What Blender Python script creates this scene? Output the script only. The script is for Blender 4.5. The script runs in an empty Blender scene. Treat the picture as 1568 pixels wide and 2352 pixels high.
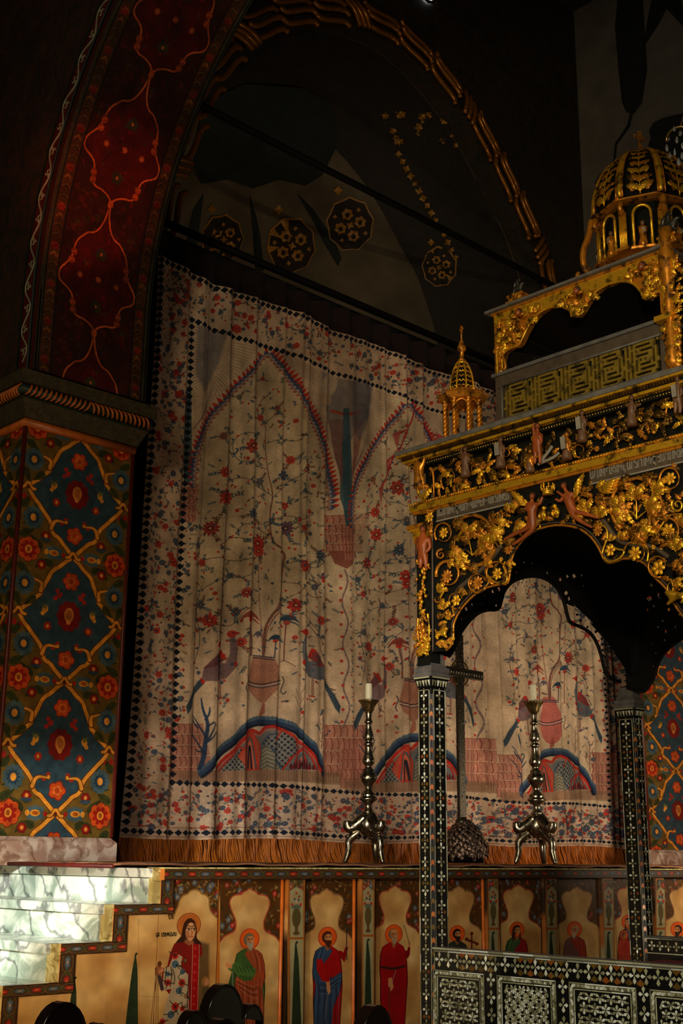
import bpy, bmesh, math, random
import numpy as np
from math import sin, cos, pi, sqrt, radians, atan2
from mathutils import Vector, Matrix, noise
from mathutils.geometry import tessellate_polygon
SC = bpy.context.scene
COL = SC.collection
random.seed(7); NR = np.random.default_rng(7)
# ------------------------------------------------------------------ camera
YAW, PIT, ROL, FPX = 0.762535318, 0.270032714, 0.0098008762, 2874.986
CAMP = np.array([0.0, 0.0, 1.55])
_f = np.array([sin(YAW)*cos(PIT), cos(YAW)*cos(PIT), sin(PIT)])
_r = np.array([cos(YAW), -sin(YAW), 0.0]); _u = np.cross(_r, _f)
CR = _r*cos(ROL)+_u*sin(ROL); CU = -_r*sin(ROL)+_u*cos(ROL); CF = _f
cam = bpy.data.cameras.new('camera'); cam.sensor_fit = 'VERTICAL'; cam.sensor_height = 36
cam.lens = FPX/2352*36; cam.clip_start = 0.05; cam.clip_end = 100
co = bpy.data.objects.new('camera', cam); COL.objects.link(co)
m = Matrix(((CR[0], CU[0], -CF[0], CAMP[0]), (CR[1], CU[1], -CF[1], CAMP[1]), (CR[2], CU[2], -CF[2], CAMP[2]), (0, 0, 0, 1)))
co.matrix_world = m; SC.camera = co
# ------------------------------------------------------------------ world, exposure, lights
w = bpy.data.worlds.new('world'); SC.world = w; w.use_nodes = True
w.node_tree.nodes['Background'].inputs[0].default_value = (0.9, 0.75, 0.6, 1)
w.node_tree.nodes['Background'].inputs[1].default_value = 0.012
SC.view_settings.view_transform = 'Standard'; SC.view_settings.look = 'None'
SC.view_settings.exposure = 0.0; SC.view_settings.gamma = 1.0; SC.view_settings.use_curve_mapping = False
def aim(o, p, t):
    o.location = p
    o.rotation_euler = (Vector(t)-Vector(p)).to_track_quat('-Z', 'Y').to_euler()
def spot(name, p, t, e, c, ang, blend=0.6, size=0.15):
    l = bpy.data.lights.new(name, 'SPOT'); l.energy = e; l.color = c; l.spot_size = radians(ang); l.spot_blend = blend; l.shadow_soft_size = size
    o = bpy.data.objects.new(name, l); COL.objects.link(o); aim(o, p, t); return o
def area(name, p, t, e, c, sx, sy=None):
    l = bpy.data.lights.new(name, 'AREA'); l.energy = e; l.color = c; l.shape = 'RECTANGLE'; l.size = sx; l.size_y = sy or sx
    o = bpy.data.objects.new(name, l); COL.objects.link(o); aim(o, p, t); return o
spot('stair_daylight', (.3, 4.6, 2.3), (3.5, 6.6, 1.35), 820, (.94, 1, .92), 28, .5, .10)
spot('curtain_fill', (1.0, 1.9, 2.5), (8.5, 7.6, 1.4), 440, (1, .88, .76), 38, 1., .15)  # added frontal fill on the curtain, no fixture of the church
spot('curtain_side_fill', (1.7, 4.2, 1.3), (7.6, 7.6, 1.9), 230, (1, .88, .74), 42, 1., .08)  # added side light raking the curtain folds, no real fixture
area('low_warm_light', (2.4, 4.4, 1.0), (4.3, 7.2, 2.0), 14, (1, .70, .38), .5)
area('nave_light', (-1.5, 1.2, 4.2), (4.0, 3.0, 2.6), 110, (1, .84, .54), 1.2)
spot('canopy_fill', (.8, .4, 2.6), (4.0, 3.0, 3.4), 320, (1, .86, .56), 36, .8, .08)  # added spot for highlights on the canopy gilding
spot('parapet_light', (.6, 1.2, 2.0), (4.0, 2.9, 1.0), 210, (1, .97, .86), 28, .9, .2)
area('panel_fill', (4.6, 2.0, 1.0), (6.2, 5.6, 1.1), 7, (1, .82, .58), .6)
area('right_side_light', (9.5, 4.2, 2.0), (11.2, 7.0, 2.4), 50, (1, .84, .62), .6)
spot('red_sanctuary_lamp', (2.6, 4.4, 3.4), (4.15, 6.9, 6.05), 240, (1, .20, .06), 18, .9, .05)
spot('apse_fill', (7.6, 8.0, 6.25), (8.0, 10.4, 7.9), 30, (1, .74, .46), 120, 1., .1)  # added light hidden behind the curtain, lifts the apse plaster
spot('arch_fill', (2.2, 1.0, 5.2), (9.2, 8.2, 8.6), 300, (1, .72, .4), 40, .9, .05)  # added warm spot for glints on the apse rope moulding

# ------------------------------------------------------------------ pixel <-> place (measured from the photograph)
def ray(px, py): return CR*(px-784)+CU*(1176-py)+CF*FPX
def on(ax, v, px, py):
    d = ray(px, py); return CAMP+d*((v-CAMP[ax])/d[ax])
def vdist(px, py, r):
    d = ray(px, py); return CAMP+d*(r/sqrt(d[0]**2+d[1]**2))
def projv(X, Y, Z):
    dx, dy, dz = X-CAMP[0], Y-CAMP[1], Z-CAMP[2]
    k = dx*CF[0]+dy*CF[1]+dz*CF[2]
    return (784+FPX*(dx*CR[0]+dy*CR[1]+dz*CR[2])/k, 1176-FPX*(dx*CU[0]+dy*CU[1]+dz*CU[2])/k)
# ------------------------------------------------------------------ objects
def oloc(o):
    v = Vector((0, 0, 0))
    while o is not None:
        v += o.location; o = o.parent
    return v
def tag(o, label=None, cat=None, group=None, kind=None):
    if label: o['label'] = label
    if cat: o['category'] = cat
    if group: o['group'] = group
    if kind: o['kind'] = kind
    return o
def thing(name, label, cat, loc, group=None, kind=None):
    o = bpy.data.objects.new(name, None); o.empty_display_size = 0.05; COL.objects.link(o); o.location = loc
    return tag(o, label, cat, group, kind)
def place(me, name, parent, M):
    o = bpy.data.objects.new(name, me); COL.objects.link(o); o.parent = parent
    o.matrix_local = Matrix.Translation(-oloc(parent)) @ M if parent else M
    return o
class MB:
    def __init__(s): s.v = []; s.f = []; s.uv = []
    def add(s, vs, fs, uvs=None):
        b = len(s.v); s.v += [tuple(map(float, p)) for p in vs]
        for i, f in enumerate(fs):
            s.f.append(tuple(b+k for k in f)); s.uv.append(uvs[i] if uvs else None)
        return s
    def box(s, a, b):
        x0, y0, z0 = a; x1, y1, z1 = b
        return s.add([(x0, y0, z0), (x1, y0, z0), (x1, y1, z0), (x0, y1, z0), (x0, y0, z1), (x1, y0, z1), (x1, y1, z1), (x0, y1, z1)],
                     [(0, 3, 2, 1), (4, 5, 6, 7), (0, 1, 5, 4), (1, 2, 6, 5), (2, 3, 7, 6), (3, 0, 4, 7)])
    def cbox(s, c, d): return s.box([c[i]-d[i]/2 for i in range(3)], [c[i]+d[i]/2 for i in range(3)])
    def hexa(s, p): # 8 corners: bottom ring 4, top ring 4
        return s.add(p, [(0, 3, 2, 1), (4, 5, 6, 7), (0, 1, 5, 4), (1, 2, 6, 5), (2, 3, 7, 6), (3, 0, 4, 7)])
    def tube(s, pts, r, n=8, cap=True, flat=1.0, up=None):
        P = [Vector(p) for p in pts]; k = len(P)
        R = [r(i/(k-1)) if callable(r) else (r[i] if isinstance(r, (list, tuple)) else r) for i in range(k)]
        T0 = (P[1]-P[0]).normalized()
        N = Vector(up) if up is not None else T0.orthogonal().normalized()
        vs = []
        for i in range(k):
            T = (P[min(i+1, k-1)]-P[max(i-1, 0)])
            T = T.normalized() if T.length > 1e-9 else T0
            N = N-T*N.dot(T)
            N = N.normalized() if N.length > 1e-6 else T.orthogonal().normalized()
            B = T.cross(N)
            for j in range(n):
                a = 2*pi*j/n; vs.append(P[i]+(N*cos(a)*flat+B*sin(a))*R[i])
        fs = [(i*n+j, i*n+(j+1) % n, (i+1)*n+(j+1) % n, (i+1)*n+j) for i in range(k-1) for j in range(n)]
        if cap: fs += [tuple(range(n))[::-1], tuple((k-1)*n+j for j in range(n))]
        return s.add(vs, fs)
    def lathe(s, prof, c=(0, 0, 0), n=24, ripple=None):
        vs = []
        for (r, z) in prof:
            for j in range(n):
                a = 2*pi*j/n; rr = r*(ripple(a, z) if ripple else 1)
                vs.append((c[0]+rr*cos(a), c[1]+rr*sin(a), c[2]+z))
        k = len(prof)
        fs = [(i*n+j, i*n+(j+1) % n, (i+1)*n+(j+1) % n, (i+1)*n+j) for i in range(k-1) for j in range(n)]
        fs += [tuple(range(n))[::-1], tuple((k-1)*n+j for j in range(n))]
        return s.add(vs, fs)
    def ball(s, c, r, n=8, sc=(1, 1, 1)):
        vs = []; fs = []; m2 = max(4, n//2+1)
        for i in range(m2+1):
            t = pi*i/m2
            for j in range(n):
                a = 2*pi*j/n; vs.append((c[0]+r*sc[0]*sin(t)*cos(a), c[1]+r*sc[1]*sin(t)*sin(a), c[2]-r*sc[2]*cos(t)))
        for i in range(m2):
            for j in range(n): fs.append((i*n+j, i*n+(j+1) % n, (i+1)*n+(j+1) % n, (i+1)*n+j))
        return s.add(vs, fs)
    def grid(s, fn, nu, nv, uvfn=None, wrap=False):
        vs = [fn(i/nu, j/nv) for j in range(nv+1) for i in range(nu+1)]
        fs = []; uvs = []
        for j in range(nv):
            for i in range(nu):
                a = j*(nu+1)+i; fs.append((a, a+1, a+nu+2, a+nu+1))
                uvs.append([(i/nu, j/nv), ((i+1)/nu, j/nv), ((i+1)/nu, (j+1)/nv), (i/nu, (j+1)/nv)])
        if uvfn: uvs = [[uvfn(*q) for q in u] for u in uvs]
        return s.add(vs, fs, uvs)
    def plate(s, outer, holes, fn, d0, d1):
        """flat shape with holes; fn(a,b,depth)->xyz ; d0 front, d1 back"""
        loops = [outer]+holes
        tri = tessellate_polygon([[Vector((p[0], p[1], 0)) for p in L] for L in loops])
        flat = [p for L in loops for p in L]; n = len(flat)
        vs = [fn(p[0], p[1], d0) for p in flat]+[fn(p[0], p[1], d1) for p in flat]
        fs = [tuple(t) for t in tri]+[tuple(n+k for k in t[::-1]) for t in tri]
        b = 0
        for L in loops:
            k = len(L)
            for i in range(k): fs.append((b+i, b+(i+1) % k, n+b+(i+1) % k, n+b+i))
            b += k
        return s.add(vs, fs)
    def mesh(s, name, mat=None, smooth=False, org=(0, 0, 0), fixn=False):
        me = bpy.data.meshes.new(name)
        ox, oy, oz = org
        me.from_pydata([(a-ox, b-oy, c-oz) for a, b, c in s.v], [], s.f)
        if any(u is not None for u in s.uv):
            ul = me.uv_layers.new(name='UVMap'); k = 0; buf = []
            for i, f in enumerate(s.f):
                u = s.uv[i]
                for q in range(len(f)): buf += list(u[q]) if u else [0, 0]
            ul.data.foreach_set('uv', buf)
        if fixn:
            bm = bmesh.new(); bm.from_mesh(me); bmesh.ops.recalc_face_normals(bm, faces=bm.faces); bm.to_mesh(me); bm.free()
        if smooth: me.polygons.foreach_set('use_smooth', [True]*len(me.polygons))
        if mat: me.materials.append(mat)
        me.update(); return me
    def build(s, name, mat, parent=None, smooth=False, kind=None, label=None, fixn=False, bevel=0, auto=False):
        org = oloc(parent) if parent else (0, 0, 0)
        me = s.mesh(name, mat, smooth or auto, org, fixn)
        if auto:
            try: me.set_sharp_from_angle(angle=radians(40))
            except Exception: pass
        o = bpy.data.objects.new(name, me); COL.objects.link(o); o.parent = parent
        if kind: o['kind'] = kind
        if label: o['label'] = label
        if bevel:
            b = o.modifiers.new('bevel', 'BEVEL'); b.width = bevel; b.segments = 2; b.limit_method = 'ANGLE'
        return o
def rounded(pts, it=2):
    """Chaikin on an open polyline"""
    for _ in range(it):
        q = [pts[0]]
        for a, b in zip(pts, pts[1:]):
            q.append(tuple(a[i]*.75+b[i]*.25 for i in range(len(a)))); q.append(tuple(a[i]*.25+b[i]*.75 for i in range(len(a))))
        q.append(pts[-1]); pts = q
    return pts
# ------------------------------------------------------------------ materials
class NT:
    def __init__(s, name):
        s.m = bpy.data.materials.new(name); s.m.use_nodes = True; s.t = s.m.node_tree; s.n = s.t.nodes; s.b = s.n['Principled BSDF']
    def node(s, t, **k):
        x = s.n.new(t)
        for a, v in k.items():
            if a.startswith('i_'): x.inputs[a[2:].replace('_', ' ')].default_value = v
            else: setattr(x, a, v)
        return x
    def link(s, a, b): s.t.links.new(a, b)
def rgba(c): 
    # sRGB 0..1 -> linear
    return tuple((x/12.92 if x <= .04045 else ((x+.055)/1.055)**2.4) for x in c[:3])+(1,)
def noisemul(k, src, scale, lo, hi, det=5, coord='Object', stretch=None):
    tc = k.node('ShaderNodeTexCoord'); nz = k.node('ShaderNodeTexNoise'); nz.inputs['Scale'].default_value = scale; nz.inputs['Detail'].default_value = det
    o = tc.outputs[coord]
    if stretch:
        mp = k.node('ShaderNodeMapping'); mp.inputs['Scale'].default_value = stretch; k.link(o, mp.inputs[0]); o = mp.outputs[0]
    k.link(o, nz.inputs['Vector'])
    mr = k.node('ShaderNodeMapRange'); mr.inputs[1].default_value = .3; mr.inputs[2].default_value = .7; mr.inputs[3].default_value = lo; mr.inputs[4].default_value = hi
    k.link(nz.outputs['Fac'], mr.inputs[0])
    mx = k.node('ShaderNodeMix', data_type='RGBA', blend_type='MULTIPLY'); mx.inputs[0].default_value = 1
    if isinstance(src, tuple): mx.inputs[6].default_value = src
    else: k.link(src, mx.inputs[6])
    k.link(mr.outputs[0], mx.inputs[7]); return mx.outputs[2], nz
def bump(k, src, strength, dist=0.01):
    b = k.node('ShaderNodeBump'); b.inputs['Strength'].default_value = strength; b.inputs['Distance'].default_value = dist
    k.link(src, b.inputs['Height']); k.link(b.outputs[0], k.b.inputs['Normal'])
def mat(name, c, rough=.6, metal=0, nscale=8, lo=.75, hi=1.15, bmp=0, bd=.01, spec=None, coat=0, stretch=None):
    k = NT(name); o, nz = noisemul(k, rgba(c), nscale, lo, hi, stretch=stretch); k.link(o, k.b.inputs['Base Color'])
    k.b.inputs['Roughness'].default_value = rough; k.b.inputs['Metallic'].default_value = metal
    if spec is not None: k.b.inputs['Specular IOR Level'].default_value = spec
    if coat: k.b.inputs['Coat Weight'].default_value = coat; k.b.inputs['Coat Roughness'].default_value = .15
    if bmp: bump(k, nz.outputs['Fac'], bmp, bd)
    return k.m
def imgmat(name, img, rough=.6, spec=.4, nscale=6, lo=.8, hi=1.1, bmp=.15, bd=.004, metalmask=None, weave=False):
    k = NT(name); t = k.node('ShaderNodeTexImage'); t.image = img; t.extension = 'REPEAT'
    uv = k.node('ShaderNodeUVMap'); k.link(uv.outputs[0], t.inputs[0])
    o, nz = noisemul(k, t.outputs[0], nscale, lo, hi); k.link(o, k.b.inputs['Base Color'])
    k.b.inputs['Roughness'].default_value = rough; k.b.inputs['Specular IOR Level'].default_value = spec
    bump(k, nz.outputs['Fac'], bmp, bd)
    return k.m
# ------------------------------------------------------------------ paint: flat print and mural ornament, drawn here and used as colour
class Cv:
    def __init__(s, w, h, base, fwd=None, inv=None, x=(0, 1), y=(0, 1)):
        s.w, s.h = w, h; s.a = np.empty((h, w, 3), np.float32); s.a[:] = base; s.sh = 0
        jj, ii = np.mgrid[0:h, 0:w]
        if fwd is None:
            fwd = lambda i, j: (x[0]+(i+.5)/w*(x[1]-x[0]), y[0]+(j+.5)/h*(y[1]-y[0]))
            inv = lambda a, b: ((a-x[0])/(x[1]-x[0])*w, (b-y[0])/(y[1]-y[0])*h)
        s.inv = inv
        X, Y = fwd(ii, jj); s.X = X.astype(np.float32); s.Y = Y.astype(np.float32)
        s.cl = None
    def win(s, xs, ys, pad):
        x0, x1, y0, y1 = min(xs)-pad, max(xs)+pad, min(ys)-pad, max(ys)+pad
        I = []; J = []
        for a in (x0, x1):
            for b in (y0, y1):
                i, j = s.inv(a, b); I.append(i); J.append(j)
        i0, i1 = int(max(0, min(I)-1)), int(min(s.w, max(I)+2)); j0, j1 = int(max(0, min(J)-1)), int(min(s.h, max(J)+2))
        sh = int(s.sh)
        if i0+sh < 0: i0 = -sh
        if i1+sh > s.w: i1 = s.w-sh
        if i1-i0 < 2 or j1-j0 < 2: return None
        X = s.X[j0:j1, i0:i1]; Y = s.Y[j0:j1, i0:i1]
        px = max(abs(float(X[0, 1]-X[0, 0])), abs(float(Y[1, 0]-Y[0, 0])), 1e-6)
        return (slice(j0, j1), slice(i0+sh, i1+sh)), X, Y, px
    def put(s, sl, cov, c):
        if s.cl is not None: cov = cov*s.cl[sl]
        v = s.a[sl]; cov = cov[..., None]; v += (np.asarray(c, np.float32)-v)*cov
    def ell(s, x, y, rx, ry, c, a=1, ang=0, soft=1.):
        R = max(rx, ry); W = s.win([x-R, x+R], [y-R, y+R], 0)
        if not W: return
        sl, X, Y, px = W; dx, dy = X-x, Y-y; ca, sa = cos(ang), sin(ang)
        u = (dx*ca+dy*sa)/rx; v = (-dx*sa+dy*ca)/ry
        d = (1-np.sqrt(u*u+v*v))*min(rx, ry); s.put(sl, np.clip(d/(px*soft)+.5, 0, 1)*a, c)
    def ros(s, x, y, R, n, dep, c, a=1, rot=0, asp=1., soft=1.):
        W = s.win([x-R, x+R], [y-R*asp, y+R*asp], 0)
        if not W: return
        sl, X, Y, px = W; dx, dy = X-x, (Y-y)/asp
        r = np.hypot(dx, dy); t = np.arctan2(dy, dx)+rot
        rr = R*(1-dep*(1-np.abs(np.cos(t*n/2)))) if dep > 0 else R*(1+dep*np.abs(np.cos(t*n/2)))
        s.put(sl, np.clip((rr-r)/(px*soft)+.5, 0, 1)*a, c)
    def leaf(s, x0, y0, x1, y1, wd, c, a=1):
        L = math.hypot(x1-x0, y1-y0)
        if L < 1e-6: return
        W = s.win([x0, x1], [y0, y1], wd)
        if not W: return
        sl, X, Y, px = W; tx, ty = (x1-x0)/L, (y1-y0)/L
        u = ((X-x0)*tx+(Y-y0)*ty)/L; v = -(X-x0)*ty+(Y-y0)*tx
        uc = np.clip(u, 0, 1); h = wd*np.sqrt(uc)*(1-uc)*2.2
        s.put(sl, np.clip((h-np.abs(v))/px+.3, 0, 1)*((u > 0) & (u < 1))*a, c)
    def mask(s, P):
        m_ = np.zeros((s.h, s.w), np.float32); s.poly(P, None, out=m_); return m_
    def poly(s, P, c, a=1, soft=1., out=None):
        xs = [p[0] for p in P]; ys = [p[1] for p in P]; W = s.win(xs, ys, 0)
        if not W: return
        sl, X, Y, px = W; d = np.full(X.shape, 1e9, np.float32); ins = np.zeros(X.shape, bool)
        for (ax, ay), (bx, by) in zip(P, P[1:]+P[:1]):
            ex, ey = bx-ax, by-ay; q = ex*ex+ey*ey
            if q < 1e-12: continue
            wx, wy = X-ax, Y-ay; t = np.clip((wx*ex+wy*ey)/q, 0, 1)
            d = np.minimum(d, (wx-ex*t)**2+(wy-ey*t)**2)
            c1 = (Y >= ay) != (Y >= by)
            if by != ay: ins ^= c1 & (X < ax+(Y-ay)*ex/(by-ay))
        d = np.sqrt(d)*np.where(ins, 1, -1); cv_ = np.clip(d/(px*soft)+.5, 0, 1)*a
        if out is not None: out[sl] = cv_
        else: s.put(sl, cv_, c)
    def line(s, P, wd, c, a=1, soft=1., sm=2):
        if sm: P = rounded([tuple(p[:2]) for p in P], sm)
        n = len(P); step = 6
        for k in range(0, n-1, step):
            Q = P[k:k+step+1]; xs = [p[0] for p in Q]; ys = [p[1] for p in Q]
            wm = max(wd(k/n), wd(min(1, (k+step)/n))) if callable(wd) else wd
            W = s.win(xs, ys, wm+1e-6)
            if not W: continue
            sl, X, Y, px = W; d = np.full(X.shape, 1e9, np.float32)
            for i, ((ax, ay), (bx, by)) in enumerate(zip(Q, Q[1:])):
                ww = wd((k+i)/n) if callable(wd) else wd
                ex, ey = bx-ax, by-ay; q = ex*ex+ey*ey+1e-12; wx, wy = X-ax, Y-ay; t = np.clip((wx*ex+wy*ey)/q, 0, 1)
                d = np.minimum(d, np.sqrt((wx-ex*t)**2+(wy-ey*t)**2)-ww/2)
            s.put(sl, np.clip(.5-d/(px*soft), 0, 1)*a, c)
    def noise(s, cells, amp, seed=1, sx=1, tint=(1, 1, 1)):
        g = np.random.default_rng(seed).random((max(2, int(cells*s.h/s.w))+2, max(2, int(cells*sx))+2)).astype(np.float32)
        jy = np.linspace(0, g.shape[0]-1.001, s.h); ix = np.linspace(0, g.shape[1]-1.001, s.w)
        j0 = jy.astype(int); i0 = ix.astype(int); fy = (jy-j0)[:, None]; fx = (ix-i0)[None]
        fy = fy*fy*(3-2*fy); fx = fx*fx*(3-2*fx)
        v = (g[j0][:, i0]*(1-fx)+g[j0][:, i0+1]*fx)*(1-fy)+(g[j0+1][:, i0]*(1-fx)+g[j0+1][:, i0+1]*fx)*fy
        s.a *= (1+amp*(v-.5))[..., None]**np.array(tint, np.float32)
        return v
    def image(s, name):
        im = bpy.data.images.new(name, s.w, s.h, alpha=False)
        buf = np.ones((s.h, s.w, 4), np.float32); buf[..., :3] = np.clip(s.a, 0, 1)
        im.pixels.foreach_set(buf.ravel()); im.update(); im.pack(); return im
def C(*v): return tuple(x/255 for x in v)

# ------------------------------------------------------------------ layout of the place (metres)
YP, YQ, YC, YW = 5.6, 7.0, 7.6, 8.2      # platform front, pillar front, curtain, back wall
ZPL = 1.49                                # platform top
CX0, CX1, CZ0, CZ1 = 5.19, 11.50, 1.68, 6.15   # curtain cloth
# ------------------------------------------------------------------ curtain print
def paint_curtain():
    Wd, Ht = 2400, 1700
    def fwd(i, j): return projv(CX0+(i+.5)/Wd*(CX1-CX0), YC, CZ0+(j+.5)/Ht*(CZ1-CZ0))
    def inv(a, b):
        p = on(1, YC, a, b); return (p[0]-CX0)/(CX1-CX0)*Wd, (p[2]-CZ0)/(CZ1-CZ0)*Ht
    base = C(214, 190, 156); RED = C(196, 44, 34); BLU = C(62, 80, 104); DK = C(28, 34, 48); PK = C(176, 112, 96); LN = C(92, 62, 50); DR = C(140, 50, 40)
    TE = C(60, 88, 100)
    cv = Cv(Wd, Ht, base, fwd, inv); R = random.Random(3)
    U = lambda x: int((x-CX0)/(CX1-CX0)*Wd); V = lambda z: int((z-CZ0)/(CZ1-CZ0)*Ht)
    bl, br, bt, bb = U(5.575), U(11.08), V(5.74), V(2.10)
    # outer border band a little pinker and busier
    mk = np.ones((Ht, Wd), np.float32); mk[bb:bt, bl:br] = 0
    cv.a = cv.a*(1-mk[..., None]*.30)+np.array(C(188, 156, 140), np.float32)*mk[..., None]*.30
    def flower(x, y, r, c=None, n=None):
        c = c or (RED if R.random() < .6 else BLU); n = n or R.choice((6, 7, 8, 10, 12))
        cv.ros(x, y, r, n, .35, c, .92, R.random()*3, asp=R.uniform(.95, 1.2)); cv.ros(x, y, r*.66, n, .3, tuple(.6*a+.4*b for a, b in zip(c, base)), .5, R.random()*3)
        cv.ros(x, y, r*.45, n, .3, tuple(a*.6 for a in c), .7, R.random()*3); cv.ell(x, y, r*.16, r*.16, C(214, 170, 130))
    def sprig(x, y, ang, L, c=None):
        c = c or R.choice((BLU, TE, LN, C(70, 84, 80)))
        ex, ey = x+L*cos(ang), y+L*sin(ang); bx, by = (x+ex)/2-L*.18*sin(ang), (y+ey)/2+L*.18*cos(ang)
        cv.line([(x, y), (bx, by), (ex, ey)], .9, c, .8, sm=1)
        for t in (.25, .5, .75, 1):
            px_, py_ = x+(ex-x)*t, y+(ey-y)*t
            for s in (-1, 1):
                a2 = ang+s*R.uniform(.5, 1); l2 = L*R.uniform(.22, .38); cv.leaf(px_, py_, px_+l2*cos(a2), py_+l2*sin(a2), l2*.3, c, .85)
    def vine(P, c=LN, wd=1.2, leaves=True):
        P = rounded(P, 2); cv.line(P, wd, c, .85, sm=0)
        if leaves:
            for i in range(2, len(P)-1, 3):
                a = atan2(P[i+1][1]-P[i-1][1], P[i+1][0]-P[i-1][0])+R.choice((-1, 1))*R.uniform(.6, 1.2); l = R.uniform(5, 11)
                cv.leaf(P[i][0], P[i][1], P[i][0]+l*cos(a), P[i][1]+l*sin(a), l*.3, R.choice((BLU, TE, DR, BLU)), .85)
    # border flowers (scattered through the band, authored on the cloth)
    def band(x0, x1, z0, z1, n, kmax=13):
        for _ in range(n):
            X, Z = R.uniform(x0, x1), R.uniform(z0, z1); a, b = projv(X, YC, Z); s = 11/(.4+.6*(X/5.5)); q = R.random()
            if q < .07: flower(a, b, R.uniform(.55, .8)*kmax*8/max(8, X+1.5), RED)
            elif q < .22: flower(a, b, R.uniform(4, 7), BLU)
            elif q < .5: flower(a, b, R.uniform(2, 3.8))
            elif q < .8: sprig(a, b, R.uniform(0, 6.28), R.uniform(7, 13))
            else: cv.ell(a, b, 1.6, 1.9, R.choice((RED, BLU, DK, DR)), .9)
    band(5.23, 5.53, 1.78, 6.1, 850, 11); band(5.3, 11.4, 1.76, 2.05, 1500, 10); band(5.3, 11.4, 5.80, 6.1, 800, 10); band(11.12, 11.45, 1.8, 6.1, 700, 11)
    band(5.60, 5.66, 2.5, 4.6, 90, 8)
    # ---- niche
    def niche(full=True, vase=True):
        # cream ground
        arch = [(447, 1128), (445, 1100), (447, 1060), (455, 1025), (470, 985), (490, 950), (520, 912), (550, 880), (585, 850), (616, 806), (640, 838), (665, 872), (682, 905), (705, 940), (722, 975), (738, 1012), (750, 1050), (758, 1090), (766, 1130), (764, 1165)]
        # hatched spandrels behind the arch
        for sx in (0, 1):
            xs = (438, 560) if sx == 0 else (650, 800)
            for k in range(34):
                t = k/33
                if sx == 0: cv.line([(440+t*6, 745+t*240), (500-t*20, 770+t*160), (590-t*150, 800+t*190)], 1.3, (C(120, 110, 112) if k % 3 else C(150, 96, 92)), .55, sm=1)
                else: cv.line([(636+t*95, 806+t*160), (720+t*10, 850+t*120), (788-t*3, 880+t*160)], 1.3, (C(120, 110, 112) if k % 3 else C(150, 96, 92)), .55, sm=1)
        cv.poly([(455, 745), (520, 760), (500, 840), (470, 900), (450, 860)], C(96, 98, 112), .55, soft=8)
        cv.poly([(735, 850), (852, 890), (838, 960), (800, 1010), (770, 1000), (745, 930)], C(92, 94, 110), .55, soft=8)
        cv.ell(757, 880, 17, 30, C(200, 180, 150), .8, .2); cv.ell(748, 915, 16, 15, C(186, 160, 130), .9); cv.ell(825, 900, 14, 30, C(180, 168, 150), .8, -.2)
        cv.line([(765, 940), (795, 952), (822, 944)], 7, C(176, 70, 50), .8)
        cv.poly([(786, 935), (796, 935), (804, 1080), (806, 1140), (799, 1180), (792, 1180), (782, 1140), (782, 1070)], TE, .9, soft=2)
        for k in range(24): cv.line([(783, 1050+k*5.4), (805, 1056+k*5.4)], .9, C(150, 160, 150), .4, sm=0)
        cv.poly([(424, 900), (440, 880), (441, 1060), (438, 1110), (428, 1116), (424, 1080)], TE, .85, soft=2)
        for k in range(40):
            t = k/39; cv.line([(760+t*25, 960), (770+t*16, 1040), (782+t*4, 1110-abs(t-.5)*50)], 1.1, C(150, 84, 70) if k % 2 else C(100, 90, 100), .5, sm=1)
            if k % 2: cv.line([(806+t*22, 965), (806+t*14, 1040), (804+t*4, 1100-abs(t-.5)*50)], 1.1, C(150, 84, 70), .5, sm=1)
        cv.poly(arch[:-1]+[(772, 1400), (440, 1400)], C(206, 186, 150), .5, soft=6)
        cv.line(arch, 9, C(150, 96, 96), .55); 
        P = rounded(arch, 1); acc = 0
        for i in range(len(P)-1):
            (x0, y0), (x1, y1) = P[i], P[i+1]; L = math.hypot(x1-x0, y1-y0); k = max(1, int(L/9))
            for q in range(k):
                t = (q+.5)/k; x, y = x0+(x1-x0)*t, y0+(y1-y0)*t; nx, ny = (y1-y0)/L, -(x1-x0)/L
                cv.leaf(x+nx*1, y+ny*1, x+nx*16+2, y+ny*16-6, 5, RED, .9); cv.ell(x+nx*3, y+ny*3, 6, 5, C(62, 84, 120), .85); cv.ell(x-nx*1, y-ny*1, 3.6, 3, C(186, 180, 176), .8); cv.ell(x-nx*5, y-ny*5, 3.5, 2.6, C(150, 56, 46), .6)
        # capital and lotus base between the niches
        def scales(x0, x1, y0, y1, rows, taper):
            for r_ in range(rows):
                t0, t1 = r_/rows, (r_+1)/rows; a0 = (x0+taper[0]*(t0), x1-taper[0]*(t0)); ya, yb = y0+(y1-y0)*t0, y0+(y1-y0)*t1; n = max(4, int((a0[1]-a0[0])/11))
                for q in range(n):
                    xa = a0[0]+(a0[1]-a0[0])*q/n; xb = a0[0]+(a0[1]-a0[0])*(q+1)/n
                    cv.poly([(xa, ya), (xb, ya), (xb+2, yb-5), ((xa+xb)/2, yb), (xa+2, yb-5)], C(188, 128, 108), .85); cv.line([(xa, ya), (xa+3, (ya+yb)/2), (xa+1, yb-3)], 1.6, C(128, 60, 50), .9, sm=1)
                    cv.line([(xa+4, ya+3), (xa+6, (ya+yb)/2)], 1, C(150, 84, 70), .6, sm=0)
                cv.line([(a0[0], ya), (a0[1], ya)], 1.2, C(130, 64, 54), .8, sm=0)
        scales(745, 838, 1180, 1268, 4, (14, 0)); cv.poly([(762, 1262), (818, 1262), (810, 1292), (795, 1304), (772, 1290)], C(140, 74, 64), .85, soft=2)
        scales(416, 452, 1118, 1200, 4, (4, 0))
        scales(742, 838, 1664, 1786, 4, (-6, 0)); scales(398, 470, 1660, 1786, 5, (-14, 0))
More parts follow.
